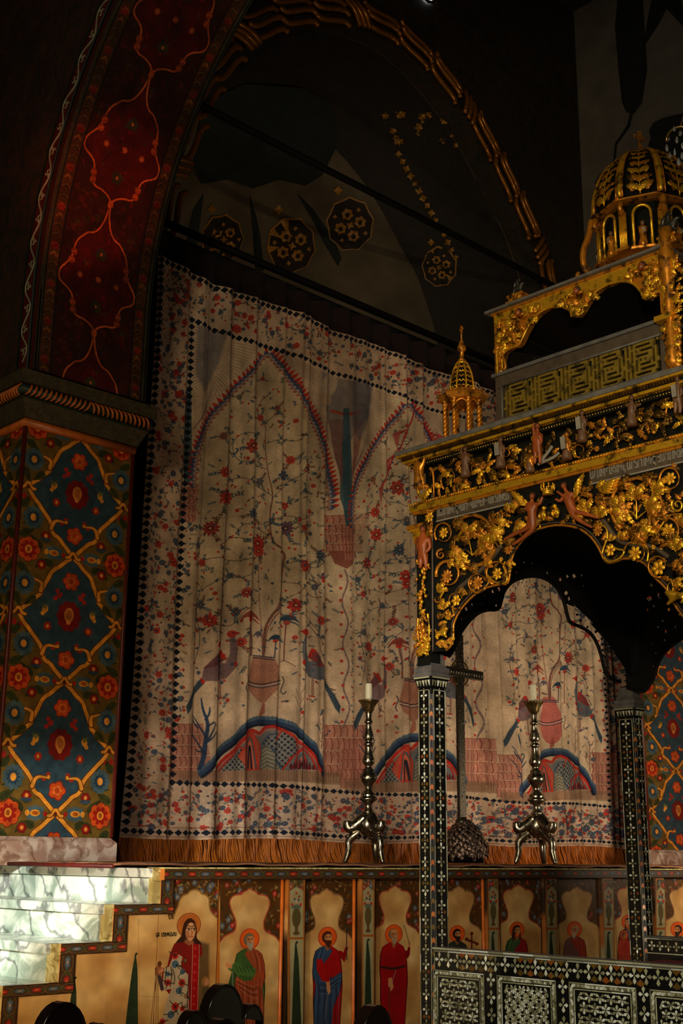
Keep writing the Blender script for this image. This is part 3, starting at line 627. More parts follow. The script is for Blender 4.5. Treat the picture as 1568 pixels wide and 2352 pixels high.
# ------------------------------------------------------------------ painted marble panels of the platform front (saints)
PX0, PX1, PZ0, PZ1 = 3.05, 9.95, 0.40, 1.52
def paint_panels():
    Wd, Ht = 3300, 620
    cv = Cv(Wd, Ht, C(190, 142, 80), x=(PX0, PX1), y=(PZ0, PZ1)); R = random.Random(11)
    def W(x, y): p = on(1, YP, x, y); return (p[0], p[2])
    def q(P): return [W(*p) for p in P]
    def S(x): return abs(W(x+1, 2150)[1]-W(x, 2151)[1]) # metres per photo pixel (height)
    def ell(x, y, rx, ry, c, a=1, soft=1.): X, Z = W(x, y); k = S(x); kx = W(x+.5, y)[0]-W(x-.5, y)[0]; cv.ell(X, Z, rx*kx, ry*k, c, a, soft=soft)
    def ros(x, y, r, n, d, c, a=1): X, Z = W(x, y); k = S(x); cv.ros(X, Z, r*k*1.25, n, d, c, a, R.random(), asp=.85)
    def line(P, w, c, a=1, soft=1., sm=2): k = S(P[0][0]); cv.line(q(P), (lambda t: w(t)*k) if callable(w) else w*k*1.1, c, a, soft, sm)
    # alabaster mottling
    n1 = cv.noise(60, .30, 2, tint=(.7, 1.2, 1.9)); cv.noise(18, .22, 3, tint=(.6, 1, 1.5)); n2 = cv.noise(160, .06, 4)
    BR = C(78, 46, 16); GD = C(128, 84, 30); INK = C(24, 18, 10)
    def ornament(P, dens=1., base=BR, redd=False):
        cv.poly(P, base); xs = [p[0] for p in P]; ys = [p[1] for p in P]
        old = cv.cl; cv.cl = cv.mask(P)
        for _ in range(int(90*dens)):
            X, Z = R.uniform(min(xs), max(xs)), R.uniform(min(ys), max(ys)); a = R.uniform(0, 6.3); r = R.uniform(.006, .012)
            cv.leaf(X, Z, X+.03*cos(a), Z+.03*sin(a), .007, R.choice((C(60, 60, 34), C(150, 118, 70), GD, C(40, 44, 30))), .8)
        for _ in range(int(16*dens)):
            X, Z = R.uniform(min(xs), max(xs)), R.uniform(min(ys), max(ys)); c = R.choice((C(150, 30, 22), C(74, 84, 92), C(120, 40, 26), C(74, 84, 92)))
            cv.ros(X, Z, .02, 7, .3, c, .95, R.random()); cv.ros(X, Z, .011, 6, .3, tuple(.6*v+.3 for v in c), .7, R.random()); cv.ell(X, Z, .004, .004, C(190, 120, 40))
        for _ in range(int(26*dens)):
            X, Z = R.uniform(min(xs), max(xs)), R.uniform(min(ys), max(ys)); a = R.uniform(0, 6.3)
            cv.line([(X, Z), (X+.02*cos(a), Z+.02*sin(a)), (X+.02*cos(a+1.4), Z+.02*sin(a+1.4))], .002, C(176, 144, 96), .7, sm=1)
        cv.cl = old
    AL = [(.5, 0), (.46, .035), (.38, .075), (.37, .115), (.26, .12), (.19, .17), (.16, .25), (.175, .36), (.22, .48), (.265, .6), (.27, .7), (.25, .79), (.16, .845), (.07, .89), (.03, .95), (0, .985)]
    def alcove(x0, x1, ytop, yb=None, red=True, top=2017):
        w_ = 118*(S(750)/S((x0+x1)/2)); f = lambda u, v: (x0+(x1-x0)*u, ytop+v*w_)
        L = [f(u, v) for u, v in AL][::-1]; Rr = [f(1-u, v) for u, v in AL][1:]
        P = q([(x0, top)]+[(x0, L[0][1])]+L+Rr+[(x1, Rr[-1][1]), (x1, top)])
        P2 = q([(x1, top), (x0, top)]+L+Rr); ornament(P2, 1.2)
        line(L+Rr, 3.4, C(140, 40, 24) if red else C(96, 70, 36), .95, sm=1); line(L+Rr, 1.2, C(200, 130, 90), .7, sm=1)
    def strip(x0, x1, c, a=1): cv.poly(q([(x0, 2012), (x1, 2012), (x1, 2420+0), (x0, 2420)]), c, a)
    def cyp(xt, yt, xb0, xb1, yb=2440):
        P = [(xt+3, yt+3), (xt, yt), (xt-3, yt+4), (xt-4, yt+14)]
        n = 9
        for k in range(1, n+1): P.append((xt-4+(xb0-xt+4)*((k/n)**.8), yt+14+(yb-yt-14)*k/n))
        for k in range(n, 0, -1): P.append((xt+2+(xb1-xt-2)*((k/n)**.8), yt+14+(yb-yt-14)*k/n))
        P.append((xt-1, yt+8)); cv.poly(q(P), C(38, 50, 30)); line(P, 1.2, C(24, 32, 20), .8, sm=0)
        for k in range(60):
            t = R.random(); y = yt+14+(yb-yt-20)*t; x = xt-2+(xb0-xt)*t*R.random()*.9+(xb1-xt)*t*R.random()*.9
            line([(x, y), (x+1, y-5)], 1.4, R.choice((C(60, 74, 40), C(26, 38, 24))), .6, sm=0)
    # bays
    strip(498, 504, C(176, 96, 30)); 
    alcove(505, 642, 2040, red=True); alcove(692, 808, 2040, red=False); alcove(852, 962, 2033, red=True)
    alcove(1000, 1106, 2034, red=False); alcove(1138, 1242, 2031, red=True); alcove(1272, 1376, 2036, red=False); alcove(1402, 1495, 2030, red=True); alcove(1522, 1616, 2034, red=False)
    # Stephen bay arch
    P = [(398, 2110), (402, 2095), (408, 2085), (412, 2068), (420, 2056), (432, 2053), (434, 2047), (448, 2042), (460, 2047), (463, 2053), (474, 2055), (481, 2065), (480, 2080), (484, 2095), (494, 2104), (500, 2110)]
    ornament(q([(385, 2014), (385, 2100), (388, 2112)]+P+[(500, 2014)][::1]), 1.6); line(P, 4, C(120, 84, 34), .95); line(P, 1.2, C(190, 150, 90), .7)
    for a, b in ((642, 652), (808, 822), (1106, 1112), (1242, 1246), (1376, 1378), (1495, 1498)): strip(a, b, C(40, 24, 8)); 
    for a, b in ((642, 646), (808, 812)): strip(a, b, C(92, 56, 18))
    for x0, x1 in ((653, 692), (822, 852), (1111, 1138), (1244, 1272), (1376, 1403), (1497, 1521)):
        w_ = x1-x0; k = S(750)/S(x0)
        strip(x0, x1, C(150, 88, 34)); cv.poly(q([(x0+w_*.12, 2020), (x1-w_*.1, 2020), (x1-w_*.1, 2440), (x0+w_*.12, 2440)]), C(150, 138, 96))
        ornament(q([(x0+w_*.12, 2020), (x1-w_*.1, 2020), (x1-w_*.1, 2046), (x0+w_*.5, 2036), (x0+w_*.12, 2046)]), .25, C(84, 66, 36))
        xm = (x0+x1)/2; yb = 2152 if x0 < 800 else 2146 if x0 < 900 else 2130
        cv.poly(q([(x0, yb), (x1, yb), (x1, yb+5), (x0, yb+5)]), C(150, 80, 30))
        h = (yb-2040)
        ell(xm, 2040+h*.60, w_*.25, h*.22, C(84, 70, 34), .95); ell(xm, 2040+h*.84, w_*.10, h*.10, C(84, 62, 30), .9); ell(xm, 2040+h*.92, w_*.2, h*.04, C(84, 62, 30), .9); ell(xm, 2040+h*.38, w_*.28, h*.05, C(84, 92, 70), .9)
        for (dx, dy, c) in ((0, .10, C(160, 50, 30)), (-.16, .17, C(180, 120, 80)), (.16, .17, C(120, 50, 30)), (-.25, .33, C(180, 30, 26)), (.25, .33, C(180, 30, 26)), (0, .27, C(210, 150, 130)), (-.1, .22, C(70, 80, 80)), (.12, .24, C(70, 80, 80))): ros(xm+dx*w_, 2040+h*dy, 3.4/k, 6, .3, c, .95)
        cyp(xm+w_*.02, yb+9, x0+w_*.16, x1-w_*.16)
    cyp(313, 2188, 280, 317); cyp(173, 2243, 146, 174)
    line([(318, 2110), (320, 2352)], 1, C(120, 70, 30), .6, sm=0); line([(318, 2288), (366, 2290)], 1, C(130, 80, 40), .5, sm=0)
    SK = C(196, 128, 76); SKD = C(140, 80, 44)
    def saint(x, y, s, f, robe, mant, hair, beard, full=True, prop=None, longhair=False, bald=False, kk=1.2, halo=C(214, 84, 20), mleft=True):
        t = lambda u, v: (x+u*s*f, y+v*s)
        P = lambda L: q([t(u, v) for u, v in L]); dk = lambda c, k=.6: tuple(v*k for v in c); lt = lambda c, k=.3: tuple(v+(1-v)*k*.6 for v in c)
        ell(x, y-.02*s, .86*s, 1.0*s, C(150, 36, 16)); ell(x, y-.02*s, .80*s, .94*s, halo)
        b = 9.5 if full else 9.5
        body = [(-.25, .75), (-.7, .95), (-1.1, 1.25), (-1.3, 2.0), (-1.38, 3.2), (-1.3, 4.5), (-1.32, 6), (-1.2, b), (1.05, b), (1.25, 6), (1.35, 4.4), (1.3, 3), (1.2, 1.9), (.95, 1.2), (.6, .95), (.25, .75)]
        cv.poly(P([(u*kk*.85, v) for u, v in body]), dk(robe, .45)); cv.poly(P([(u*kk*.8, v) for u, v in body]), robe, soft=2)
        cv.poly(P([(-.28, .75), (.28, .75), (.12, 1.25), (0, 1.35), (-.12, 1.25)]), SKD)
        if mant:
            M = [(-.3, .8), (-.75, .95), (-1.12, 1.3), (-1.32, 2.1), (-1.4, 3.4), (-1.1, 4.4), (-1.3, 6), (-1.2, b), (.2, b), (.5, 6.5), (1.2, 4.8), (1.36, 3.6), (1.25, 3.2), (.5, 3.7), (-.2, 3.6), (-.55, 2.8), (-.2, 2.2), (.2, 1.7), (.45, 1.2), (.2, 1.0), (0, 1.3)]
            if not mleft: M = [(-u, v) for u, v in M]
            cv.poly(P(M), dk(mant, .5)); cv.poly(P([(u*.95, v) for u, v in M]), mant, soft=2)
            for k in range(9):
                u0 = -1.1+k*.26; g = dk(mant, .45) if k % 2 else lt(mant); u0 = u0 if mleft else -u0
                line([t(u0, 3.9+.2*k % 1), t(u0+.12, 5.2), t(u0-.05, 7), t(u0, 9.3)], .10*s, g, .6)
            for k in range(5): line([t((1.2-.1*k)*(1 if mleft else -1), 3.5+.22*k), t(.2, 4.2+.25*k), t((-.7)*(1 if mleft else -1), 4.0+.3*k)], .08*s, dk(mant, .45) if k % 2 else lt(mant), .7)
            for k in range(4): line([t((-.2-.2*k)*(1 if mleft else -1), 1.0+.08*k), t((-.5-.2*k)*(1 if mleft else -1), 1.9), t((-.45-.22*k)*(1 if mleft else -1), 2.9)], .08*s, dk(mant, .5) if k % 2 else lt(mant), .7)
        for k in range(7): u0 = -.9+k*.3; line([t(u0*.6, 1.5), t(u0, 3), t(u0*.9, 5), t(u0, 8.5)], .06*s, dk(robe, .55), .45)
        # head
        ell(x-.06*s*f, y-.02*s, .46*s, .56*s, dk(hair, .9))
        if longhair: cv.poly(P([(-.48, -.1), (-.62, .7), (-.6, 1.2), (-.2, 1.1), (-.25, .3)]), hair); cv.poly(P([(.4, -.1), (.42, .6), (.46, 1.1), (.2, 1.0), (.3, .3)]), hair)
        ell(x+.06*s*f, y+.06*s, .33*s, .46*s, SK, soft=1.5); ell(x-.10*s*f, y+.12*s, .14*s, .3*s, SKD, .5, soft=3)
        if bald: ell(x+.02*s*f, y-.28*s, .33*s, .22*s, SK, .95)
        else: cv.poly(P([(-.42, .1), (-.42, -.3), (-.1, -.58), (.28, -.5), (.38, -.2), (.2, -.3), (-.1, -.28), (-.26, -.1), (-.28, .2)]), hair)
        if beard:
            cv.poly(P([(-.26, .18), (-.1, .3), (.1, .26), (.3, .3), (.38, .2), (.36, .5), (.24, .85), (.1, 1.0), (-.06, .85), (-.24, .5)]), beard)
            for k in range(6): line([t(-.15+k*.08, .4), t(-.05+k*.05, .85)], .03*s, lt(beard), .5, sm=0)
        for e in (-.09, .2): line([t(e-.07, -.0), t(e, -.03), t(e+.07, .0)], .05*s, INK, .9, sm=0); line([t(e-.08, -.1), t(e+.02, -.14), t(e+.09, -.1)], .035*s, dk(hair, .5), .9, sm=0)
        line([t(.08, -.06), t(.13, .12), t(.07, .17)], .03*s, C(110, 58, 34), .9, sm=0); line([t(.0, .28), t(.15, .28)], .045*s, C(150, 50, 36), .9, sm=0)
        if prop == 'raise':      # raised hand with staff cross
            cv.poly(P([(.9, 1.3), (1.25, 1.9), (1.55, 2.3), (1.75, 1.5), (1.9, .9), (1.65, .85), (1.45, 1.4), (1.2, 1.2)]), dk(robe, .85)); cv.poly(P([(1.66, .9), (1.64, .4), (1.78, .1), (1.95, .35), (1.9, .9)]), SK)
            line([t(1.75, -.75), t(1.75, 2.0)], .12*s, C(44, 44, 40), 1, sm=0); line([t(1.75, -.75), t(2.6, -.7)], .12*s, C(44, 44, 40), 1, sm=0)
            cv.poly(P([(-.15, 3.9), (.2, 3.9), (.28, 4.9), (.12, 5.3), (-.05, 5.0)]), SK); cv.poly(P([(-1.0, 2.0), (-.5, 2.0), (-.1, 3.2), (.25, 3.8), (.1, 4.1), (-.5, 4.0), (-1.0, 3.0)]), robe)
            line([t(.05, 5), t(-.3, 7.5)], .07*s, C(110, 110, 100), .9, sm=0)
        elif prop == 'arms':
            cv.poly(P([(-1.2, 1.9), (-1.6, 2.3), (-1.9, 2.2), (-1.9, 2.6), (-1.3, 3.1), (.4, 3.3), (.6, 2.6), (-.4, 2.5)]), dk(robe, 1.15)); cv.poly(P([(-1.5, 2.2), (-2.1, 2.0), (-2.15, 2.4), (-1.6, 2.6)]), SK)
            for k in range(5): line([t(-1.2+k*.3, 2.4), t(-1.0+k*.34, 2.9)], .07*s, dk(robe, .5), .8, sm=0)
            cv.poly(P([(-1.5, 2.6), (-1.9, 4), (-1.5, 4.4), (-1.1, 3.1)]), dk(robe, .8)); line([t(-1.5, 2.8), t(-1.45, 6)], .12*s, C(120, 120, 110), .8, sm=0)
        elif prop == 'pen':
            cv.poly(P([(1.0, 1.6), (1.35, 2.4), (1.55, 2.0), (1.62, 1.3), (1.4, 1.2), (1.3, 1.6)]), dk(robe, .8)); cv.poly(P([(1.4, 1.2), (1.38, .7), (1.6, .6), (1.68, 1.2)]), SK); line([t(1.55, 1.0), t(1.0, -.9)], .09*s, C(90, 80, 60), 1, sm=0)
            line([t(-1.2, 3.2), t(0, 3.4), t(1.1, 3.1)], .22*s, C(44, 30, 18), .9); cv.poly(P([(-.55, 4.3), (-.2, 4.2), (0, 5.2), (-.3, 5.6), (-.55, 5.0)]), SK); line([t(-.25, 5), t(.2, 3.5)], .1*s, C(150, 140, 120), .8, sm=0); line([t(-.4, 5.2), t(-.45, 8)], .14*s, C(90, 50, 20), .9, sm=0)
        elif prop == 'cross':
            X_, Y_ = 1083, 2162
            line([(X_, Y_-18), (X_, Y_+28)], 5, C(92, 34, 16), 1, sm=0); line([(X_-12, Y_-4), (X_+12, Y_+5)], 5, C(92, 34, 16), 1, sm=0)
            for a, b in ((0, -18), (-12, -5), (12, 6)): ell(X_+a, Y_+b, 4, 4, C(92, 34, 16))
    saint(573, 2158, 26, 1, C(58, 84, 36), C(150, 62, 30), C(110, 96, 70), C(150, 136, 110), prop='arms', mleft=False)
    saint(752, 2153, 25, 1, C(160, 14, 12), C(44, 66, 92), C(74, 32, 16), C(60, 26, 14), prop='raise')
    saint(904, 2146, 23.5, 1, C(150, 10, 12), None, C(130, 100, 70), C(150, 120, 90), prop='pen', bald=True)
    saint(1050, 2145, 20.5, 1, C(44, 40, 30), C(40, 46, 34), C(34, 20, 12), C(34, 20, 12), prop='cross')
    saint(1187, 2136, 20, 1, C(140, 20, 22), C(54, 84, 44), C(60, 30, 16), None, longhair=True)
    saint(1319, 2135, 20, -1, C(110, 70, 60), C(150, 44, 16), C(190, 150, 110), C(190, 156, 116), bald=True)
    saint(1442, 2118, 18, -1, C(120, 30, 24), C(60, 70, 110), C(60, 34, 20), None, longhair=True); saint(1433, 2148, 11, 1, C(170, 40, 24), C(180, 50, 24), C(70, 40, 24), None)
    saint(1556, 2135, 19, -1, C(50, 50, 44), C(60, 60, 56), C(60, 34, 20), C(50, 30, 18))
    # Stephen: floral dalmatic, red stole, censer
    z = lambda a, b: (340+a/7.086, 2020+b/7.086); Z = lambda L: q([z(*p) for p in L])
    cv.poly(Z([(820, 1000), (992, 1050), (992, 2400), (780, 2400)]), C(70, 50, 26), .75, soft=10)
    ell(*z(665, 745), 27.5, 30, C(120, 50, 20)); ell(*z(665, 745), 26, 28.5, C(176, 98, 36)); ell(*z(665, 700), 20, 20, C(160, 80, 30), .6, soft=6)
    cv.poly(Z([(590, 700), (640, 640), (700, 630), (760, 680), (790, 800), (790, 950), (850, 1020), (880, 1060), (700, 1080), (430, 1060), (470, 1000), (540, 920), (560, 800)]), C(52, 26, 14))
    cv.poly(Z([(600, 980), (740, 1000), (745, 1050), (680, 1080), (580, 1040)]), SKD)
    ell(*z(690, 850), 11.5, 22, C(190, 130, 84), soft=1.5); ell(*z(640, 900), 4, 13, SKD, .6, soft=3); ell(*z(700, 760), 8, 8, C(206, 150, 100), .6, soft=3)
    cv.poly(Z([(575, 860), (580, 720), (640, 640), (720, 640), (690, 690), (640, 740), (610, 820), (600, 960)]), C(52, 26, 14))
    for a in (655, 745): ell(*z(a, 815), 4.2, 2, C(200, 160, 120)); ell(*z(a+6, 815), 2, 2, INK); line([z(a-38, 800), z(a, 785), z(a+38, 805)], 1.4, INK, .9); line([z(a-40, 770), z(a, 748), z(a+36, 768)], 1.8, C(50, 26, 14), .9)
    line([z(700, 790), z(722, 880), z(700, 900)], 1.3, C(110, 60, 36), .9); line([z(670, 928), z(700, 922), z(730, 930)], 2, C(150, 56, 40), .9); line([z(675, 945), z(725, 945)], 1, C(100, 50, 30), .6)
    cv.poly(Z([(430, 1040), (580, 1020), (660, 1080), (740, 1040), (870, 1070), (890, 1200), (820, 1300), (820, 2400), (300, 2400), (370, 1900), (290, 1800), (210, 1820), (230, 1450), (310, 1420), (360, 1200)]), C(120, 22, 14))
    cv.poly(Z([(500, 1220), (560, 1260), (530, 1420), (660, 1560), (660, 2400), (190, 2400), (300, 1980), (380, 1780), (290, 1800), (225, 1820), (260, 1440), (340, 1420), (400, 1260)]), C(170, 146, 112))
    for (a, b, r, c) in ((440, 1240, 9, 0), (440, 1380, 9, 1), (320, 1680, 8, 0), (550, 1680, 9, 0), (500, 1810, 8, 1), (440, 2070, 10, 0), (370, 2200, 9, 1), (560, 2100, 7, 0), (600, 1320, 5, 2), (320, 1540, 6, 1), (560, 1500, 7, 1), (620, 1900, 6, 2), (230, 2320, 8, 0), (600, 2300, 8, 1)):
        ros(*z(a, b), r, 8, .3, (C(176, 30, 22), C(52, 76, 96), C(120, 70, 40))[c]); ros(*z(a, b), r*.5, 6, .3, (C(120, 16, 12), C(90, 110, 120), C(190, 150, 90))[c])
        for k in range(3): a2 = R.uniform(0, 6.3); p0 = z(a, b); line([p0, (p0[0]+r*1.8*cos(a2), p0[1]+r*1.8*sin(a2))], 2, C(40, 44, 28), .9, sm=0)
    for L in ([(400, 1460), (440, 1600), (420, 1700)], [(660, 1560), (640, 2000), (620, 2400)], [(370, 1420), (390, 1560), (360, 1740)], [(300, 1420), (270, 1700)]): line([z(*p) for p in L], 2.2, INK, .85)
    cv.poly(Z([(740, 1045), (820, 1055), (830, 1400), (790, 2400), (680, 2400), (710, 1500), (725, 1200)]), C(150, 12, 14)); line([z(728, 1050), z(716, 1500), z(690, 2300)], 1.6, C(190, 160, 130), .8); line([z(832, 1060), z(830, 1250), z(800, 2200)], 1.6, C(190, 160, 130), .8)
    for k in range(9): ros(*z(770-k*4, 1120+k*130), 3.6, 8, .35, C(190, 60, 40), .7)
    cv.poly(Z([(110, 1440), (160, 1400), (230, 1430), (235, 1510), (200, 1560), (120, 1560)]), SKD); ell(*z(185, 1375), 5, 7, C(90, 46, 24)); line([z(190, 1500), z(230, 1480)], 8, C(190, 120, 76), .8)
    for k in range(5): line([z(112, 1450+k*26), z(145, 1446+k*26)], 1, C(70, 36, 20), .8, sm=0)
    for k in range(4): line([z(130+k*14, 1560), z(90+k*24, 1900), z(40+k*40, 2400)], 1.5, C(88, 50, 18), .85)
    cv.poly(Z([(150, 1560), (210, 1560), (260, 1800), (200, 1800)]), C(50, 36, 40), .9)
    ell(*z(930, 1660), 8, 12, C(150, 96, 50), .9); ell(*z(955, 1670), 5, 8, C(180, 120, 76), .8); cv.poly(Z([(880, 1760), (992, 1740), (992, 1900), (880, 1900)]), C(60, 50, 30), .6, soft=4)
    cv.noise(200, .08, 8); return cv.image('saints_panels')
def paint_border():
    # flower border: repeating strip, u along (0..8), v across
    cv = Cv(2048, 256, C(66, 42, 20), x=(0, 8), y=(0, 1)); R = random.Random(2)
    for k in range(9):
        for (x, c) in ((k, 0), (k+.5, 1)):
            cv.ros(x, .5, .20, 6, .3, (C(132, 30, 20), C(64, 76, 82))[c]); cv.ros(x, .5, .12, 7, .3, (C(160, 54, 32), C(90, 100, 104))[c], .8); cv.ell(x, .5, .035, .035, C(190, 110, 40))
            for s in (-1, 1):
                cv.line([(x+.25*s, .5), (x+.2*s, .8), (x, .88)], .02, C(120, 92, 44), .9); cv.line([(x+.25*s, .5), (x+.2*s, .2), (x, .12)], .02, C(120, 92, 44), .9)
                for q in range(4): a = R.uniform(0, 6.3); cv.leaf(x+.23*s, .5, x+.23*s+.16*cos(a), .5+.2*sin(a), .04, C(56, 60, 34))
    for v in (.03, .97): cv.line([(0, v), (8, v)], .05, C(24, 18, 12), sm=0)
    cv.noise(30, .2, 3); return cv.image('flower_border')
def paint_carpet():
    cv = Cv(1200, 300, C(150, 104, 78), x=(0, 12), y=(0, 3)); R = random.Random(4)
    for _ in range(900):
        x, y = R.uniform(0, 12), R.uniform(.25, 2.75); c = R.choice((C(180, 130, 60), C(60, 70, 50), C(190, 160, 110), C(40, 40, 60), C(110, 20, 18)))
        if R.random() < .5: cv.ros(x, y, R.uniform(.04, .12), R.choice((4, 6, 8)), .3, c)
        else: a = R.uniform(0, 6.3); cv.leaf(x, y, x+.25*cos(a), y+.25*sin(a), .05, c)
    for v in (.2, 2.8): cv.line([(0, v), (12, v)], .05, C(200, 150, 80), sm=0)
    return cv.image('carpet_pattern')

# ------------------------------------------------------------------ materials
IM_C, IM_L, IM_S, IM_P, IM_B, IM_R = paint_curtain(), paint_lattice(.85, 4), paint_soffit(.43, .6+2.66*pi/2*1.25), paint_panels(), paint_border(), paint_carpet()
M_CUR = imgmat('printed_cotton', IM_C, .85, .2, 40, .92, 1.05, .1, .002)
M_LAT = imgmat('painted_plaster_ornament', IM_L, .42, .5, 9, .8, 1.12, .12, .004)
M_SOF = imgmat('painted_arch_ornament', IM_S, .5, .5, 5, .6, 1.2, .15, .005)
M_PAN = imgmat('painted_alabaster', IM_P, .38, .5, 7, .85, 1.1, .06, .003)
M_BOR = imgmat('painted_flower_border', IM_B, .45, .5, 9, .8, 1.1, .1, .003)
M_RUG = imgmat('wool_rug', IM_R, .95, .1, 120, .7, 1.2, .8, .003)
def marble(name, base, v1, v2, scale, rough=.22):
    k = NT(name); tc = k.node('ShaderNodeTexCoord'); mp = k.node('ShaderNodeMapping'); mp.inputs['Rotation'].default_value = (.3, .5, .9); k.link(tc.outputs['Object'], mp.inputs[0])
    n0 = k.node('ShaderNodeTexNoise'); n0.inputs['Scale'].default_value = scale; n0.inputs['Detail'].default_value = 8; n0.inputs['Distortion'].default_value = 1.6; k.link(mp.outputs[0], n0.inputs['Vector'])
    n1 = k.node('ShaderNodeTexWave'); n1.inputs['Scale'].default_value = scale*.55; n1.inputs['Distortion'].default_value = 14; n1.inputs['Detail'].default_value = 5; n1.inputs['Detail Scale'].default_value = 1.6; k.link(mp.outputs[0], n1.inputs['Vector'])
    r0 = k.node('ShaderNodeValToRGB'); e = r0.color_ramp.elements; e[0].position = .40; e[0].color = rgba(v1); e[1].position = .54; e[1].color = rgba(base)
    q = r0.color_ramp.elements.new(.47); q.color = rgba(tuple(.5*a+.5*b for a, b in zip(v1, base)))
    k.link(n0.outputs['Fac'], r0.inputs[0])
    r1 = k.node('ShaderNodeValToRGB'); e = r1.color_ramp.elements; e[0].position = .0; e[0].color = rgba(v2); e[1].position = .17; e[1].color = (1, 1, 1, 1); k.link(n1.outputs['Fac'], r1.inputs[0])
    mx = k.node('ShaderNodeMix', data_type='RGBA', blend_type='MULTIPLY'); mx.inputs[0].default_value = .85; k.link(r0.outputs[0], mx.inputs[6]); k.link(r1.outputs[0], mx.inputs[7])
    k.link(mx.outputs[2], k.b.inputs['Base Color']); k.b.inputs['Roughness'].default_value = rough; return k.m
M_MAR = marble('veined_marble', C(240, 244, 228), C(164, 178, 160), C(150, 146, 156), 3.2)
M_MAY = marble('yellow_marble', C(206, 194, 130), C(170, 150, 90), C(190, 180, 160), 9)
M_PLI = marble('pink_marble', C(214, 184, 164), C(170, 128, 108), C(190, 170, 160), 4)
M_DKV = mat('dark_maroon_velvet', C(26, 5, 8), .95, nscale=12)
M_DARKWALL = None
def muralmat(name, cs, scale, rough=.75, lines=True):
    k = NT(name); tc = k.node('ShaderNodeTexCoord')
    v = k.node('ShaderNodeTexVoronoi'); v.inputs['Scale'].default_value = scale; v.feature = 'SMOOTH_F1'; k.link(tc.outputs['Object'], v.inputs['Vector'])
    n = k.node('ShaderNodeTexNoise'); n.inputs['Scale'].default_value = scale*.8; n.inputs['Detail'].default_value = 6; n.inputs['Distortion'].default_value = 2.5; k.link(tc.outputs['Object'], n.inputs['Vector'])
    r = k.node('ShaderNodeValToRGB'); r.color_ramp.elements[0].position = .3; r.color_ramp.elements[0].color = rgba(cs[0]); r.color_ramp.elements[1].position = .7; r.color_ramp.elements[1].color = rgba(cs[-1])
    for i, c in enumerate(cs[1:-1]): e = r.color_ramp.elements.new(.3+.4*(i+1)/(len(cs)-1)); e.color = rgba(c)
    k.link(n.outputs['Fac'], r.inputs[0])
    mx = k.node('ShaderNodeMix', data_type='RGBA', blend_type='MULTIPLY'); mx.inputs[0].default_value = .5; k.link(r.outputs[0], mx.inputs[6]); k.link(v.outputs['Distance'], mx.inputs[7])
    k.link(mx.outputs[2], k.b.inputs['Base Color']); k.b.inputs['Roughness'].default_value = rough; bump(k, n.outputs['Fac'], .2, .01); return k.m
M_BACK = muralmat('dark_foliage_mural', [C(26, 28, 22), C(44, 40, 28), C(58, 40, 24), C(24, 30, 30)], 5)
M_SPAN = muralmat('spandrel_mural', [C(58, 40, 22), C(84, 48, 22), C(50, 40, 28), C(98, 44, 20)], 4)
M_GREY = mat('grey_plaster', C(84, 84, 76), .85, nscale=3, lo=.7, bmp=.2)
M_WHITE = mat('pale_plaster', C(112, 106, 98), .8, nscale=3, lo=.75, bmp=.15)
M_STONE = mat('floor_stone', C(70, 60, 48), .4, nscale=3)
M_CORN = muralmat('painted_cornice', [C(96, 70, 34), C(80, 66, 36), C(60, 52, 34), C(100, 72, 30)], 22)
M_ORG = mat('orange_painted_moulding', C(196, 98, 30), .4, nscale=14, lo=.7)
M_GRN = mat('dark_green_paint', C(30, 44, 28), .5, nscale=14)
M_RED = mat('dark_red_paint', C(92, 24, 14), .45, nscale=14)
M_TEAL = mat('grey_blue_edge_paint', C(70, 80, 76), .5, nscale=14)
M_ROPE = mat('gilded_rope_moulding', C(168, 108, 36), .3, .6, nscale=14)
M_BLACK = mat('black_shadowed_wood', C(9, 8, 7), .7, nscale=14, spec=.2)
# ------------------------------------------------------------------ room shell
def struct(name, mb, m, parent=None, **k):
    o = mb.build(name, m, parent, **k)
    if parent is None: o['kind'] = 'structure'
    return o
struct('floor', MB().box((-3, -3, -.1), (14, 9.6, 0)), M_STONE)
APX = [(5.66, 5.6), (5.66, 6.3), (5.70, 6.77), (5.72, 7.2), (5.87, 7.74), (6.05, 8.34), (6.38, 8.99), (6.9, 9.56), (7.49, 9.95), (8.15, 10.2), (8.8, 10.25), (9.53, 9.96), (10.06, 9.57), (10.52, 9.05), (10.76, 8.86), (10.98, 8.46), (11.15, 8.1), (11.30, 7.4), (11.34, 6.77), (11.36, 5.6)]
APS = rounded(APX, 2)
wl = MB(); wl.plate([(3.0, 0), (12.05, 0), (12.05, 12.4), (3.0, 12.4)], [APS[::-1]], lambda a, b, d: (a, YW+d, b), 0, .35)
struct('wall_back', wl, M_BACK, fixn=True)
wR = struct('wall_right', MB().box((12.0, 1.4, 0), (12.4, YW+.35, 12.4)), M_WHITE)
struct('wall_left', MB().box((-3.2, -3, 0), (-3, 9.6, 12.4)), M_GREY)
struct('ceiling', MB().box((-3.2, -3, 12.4), (14, 9.6, 12.6)), M_BACK)
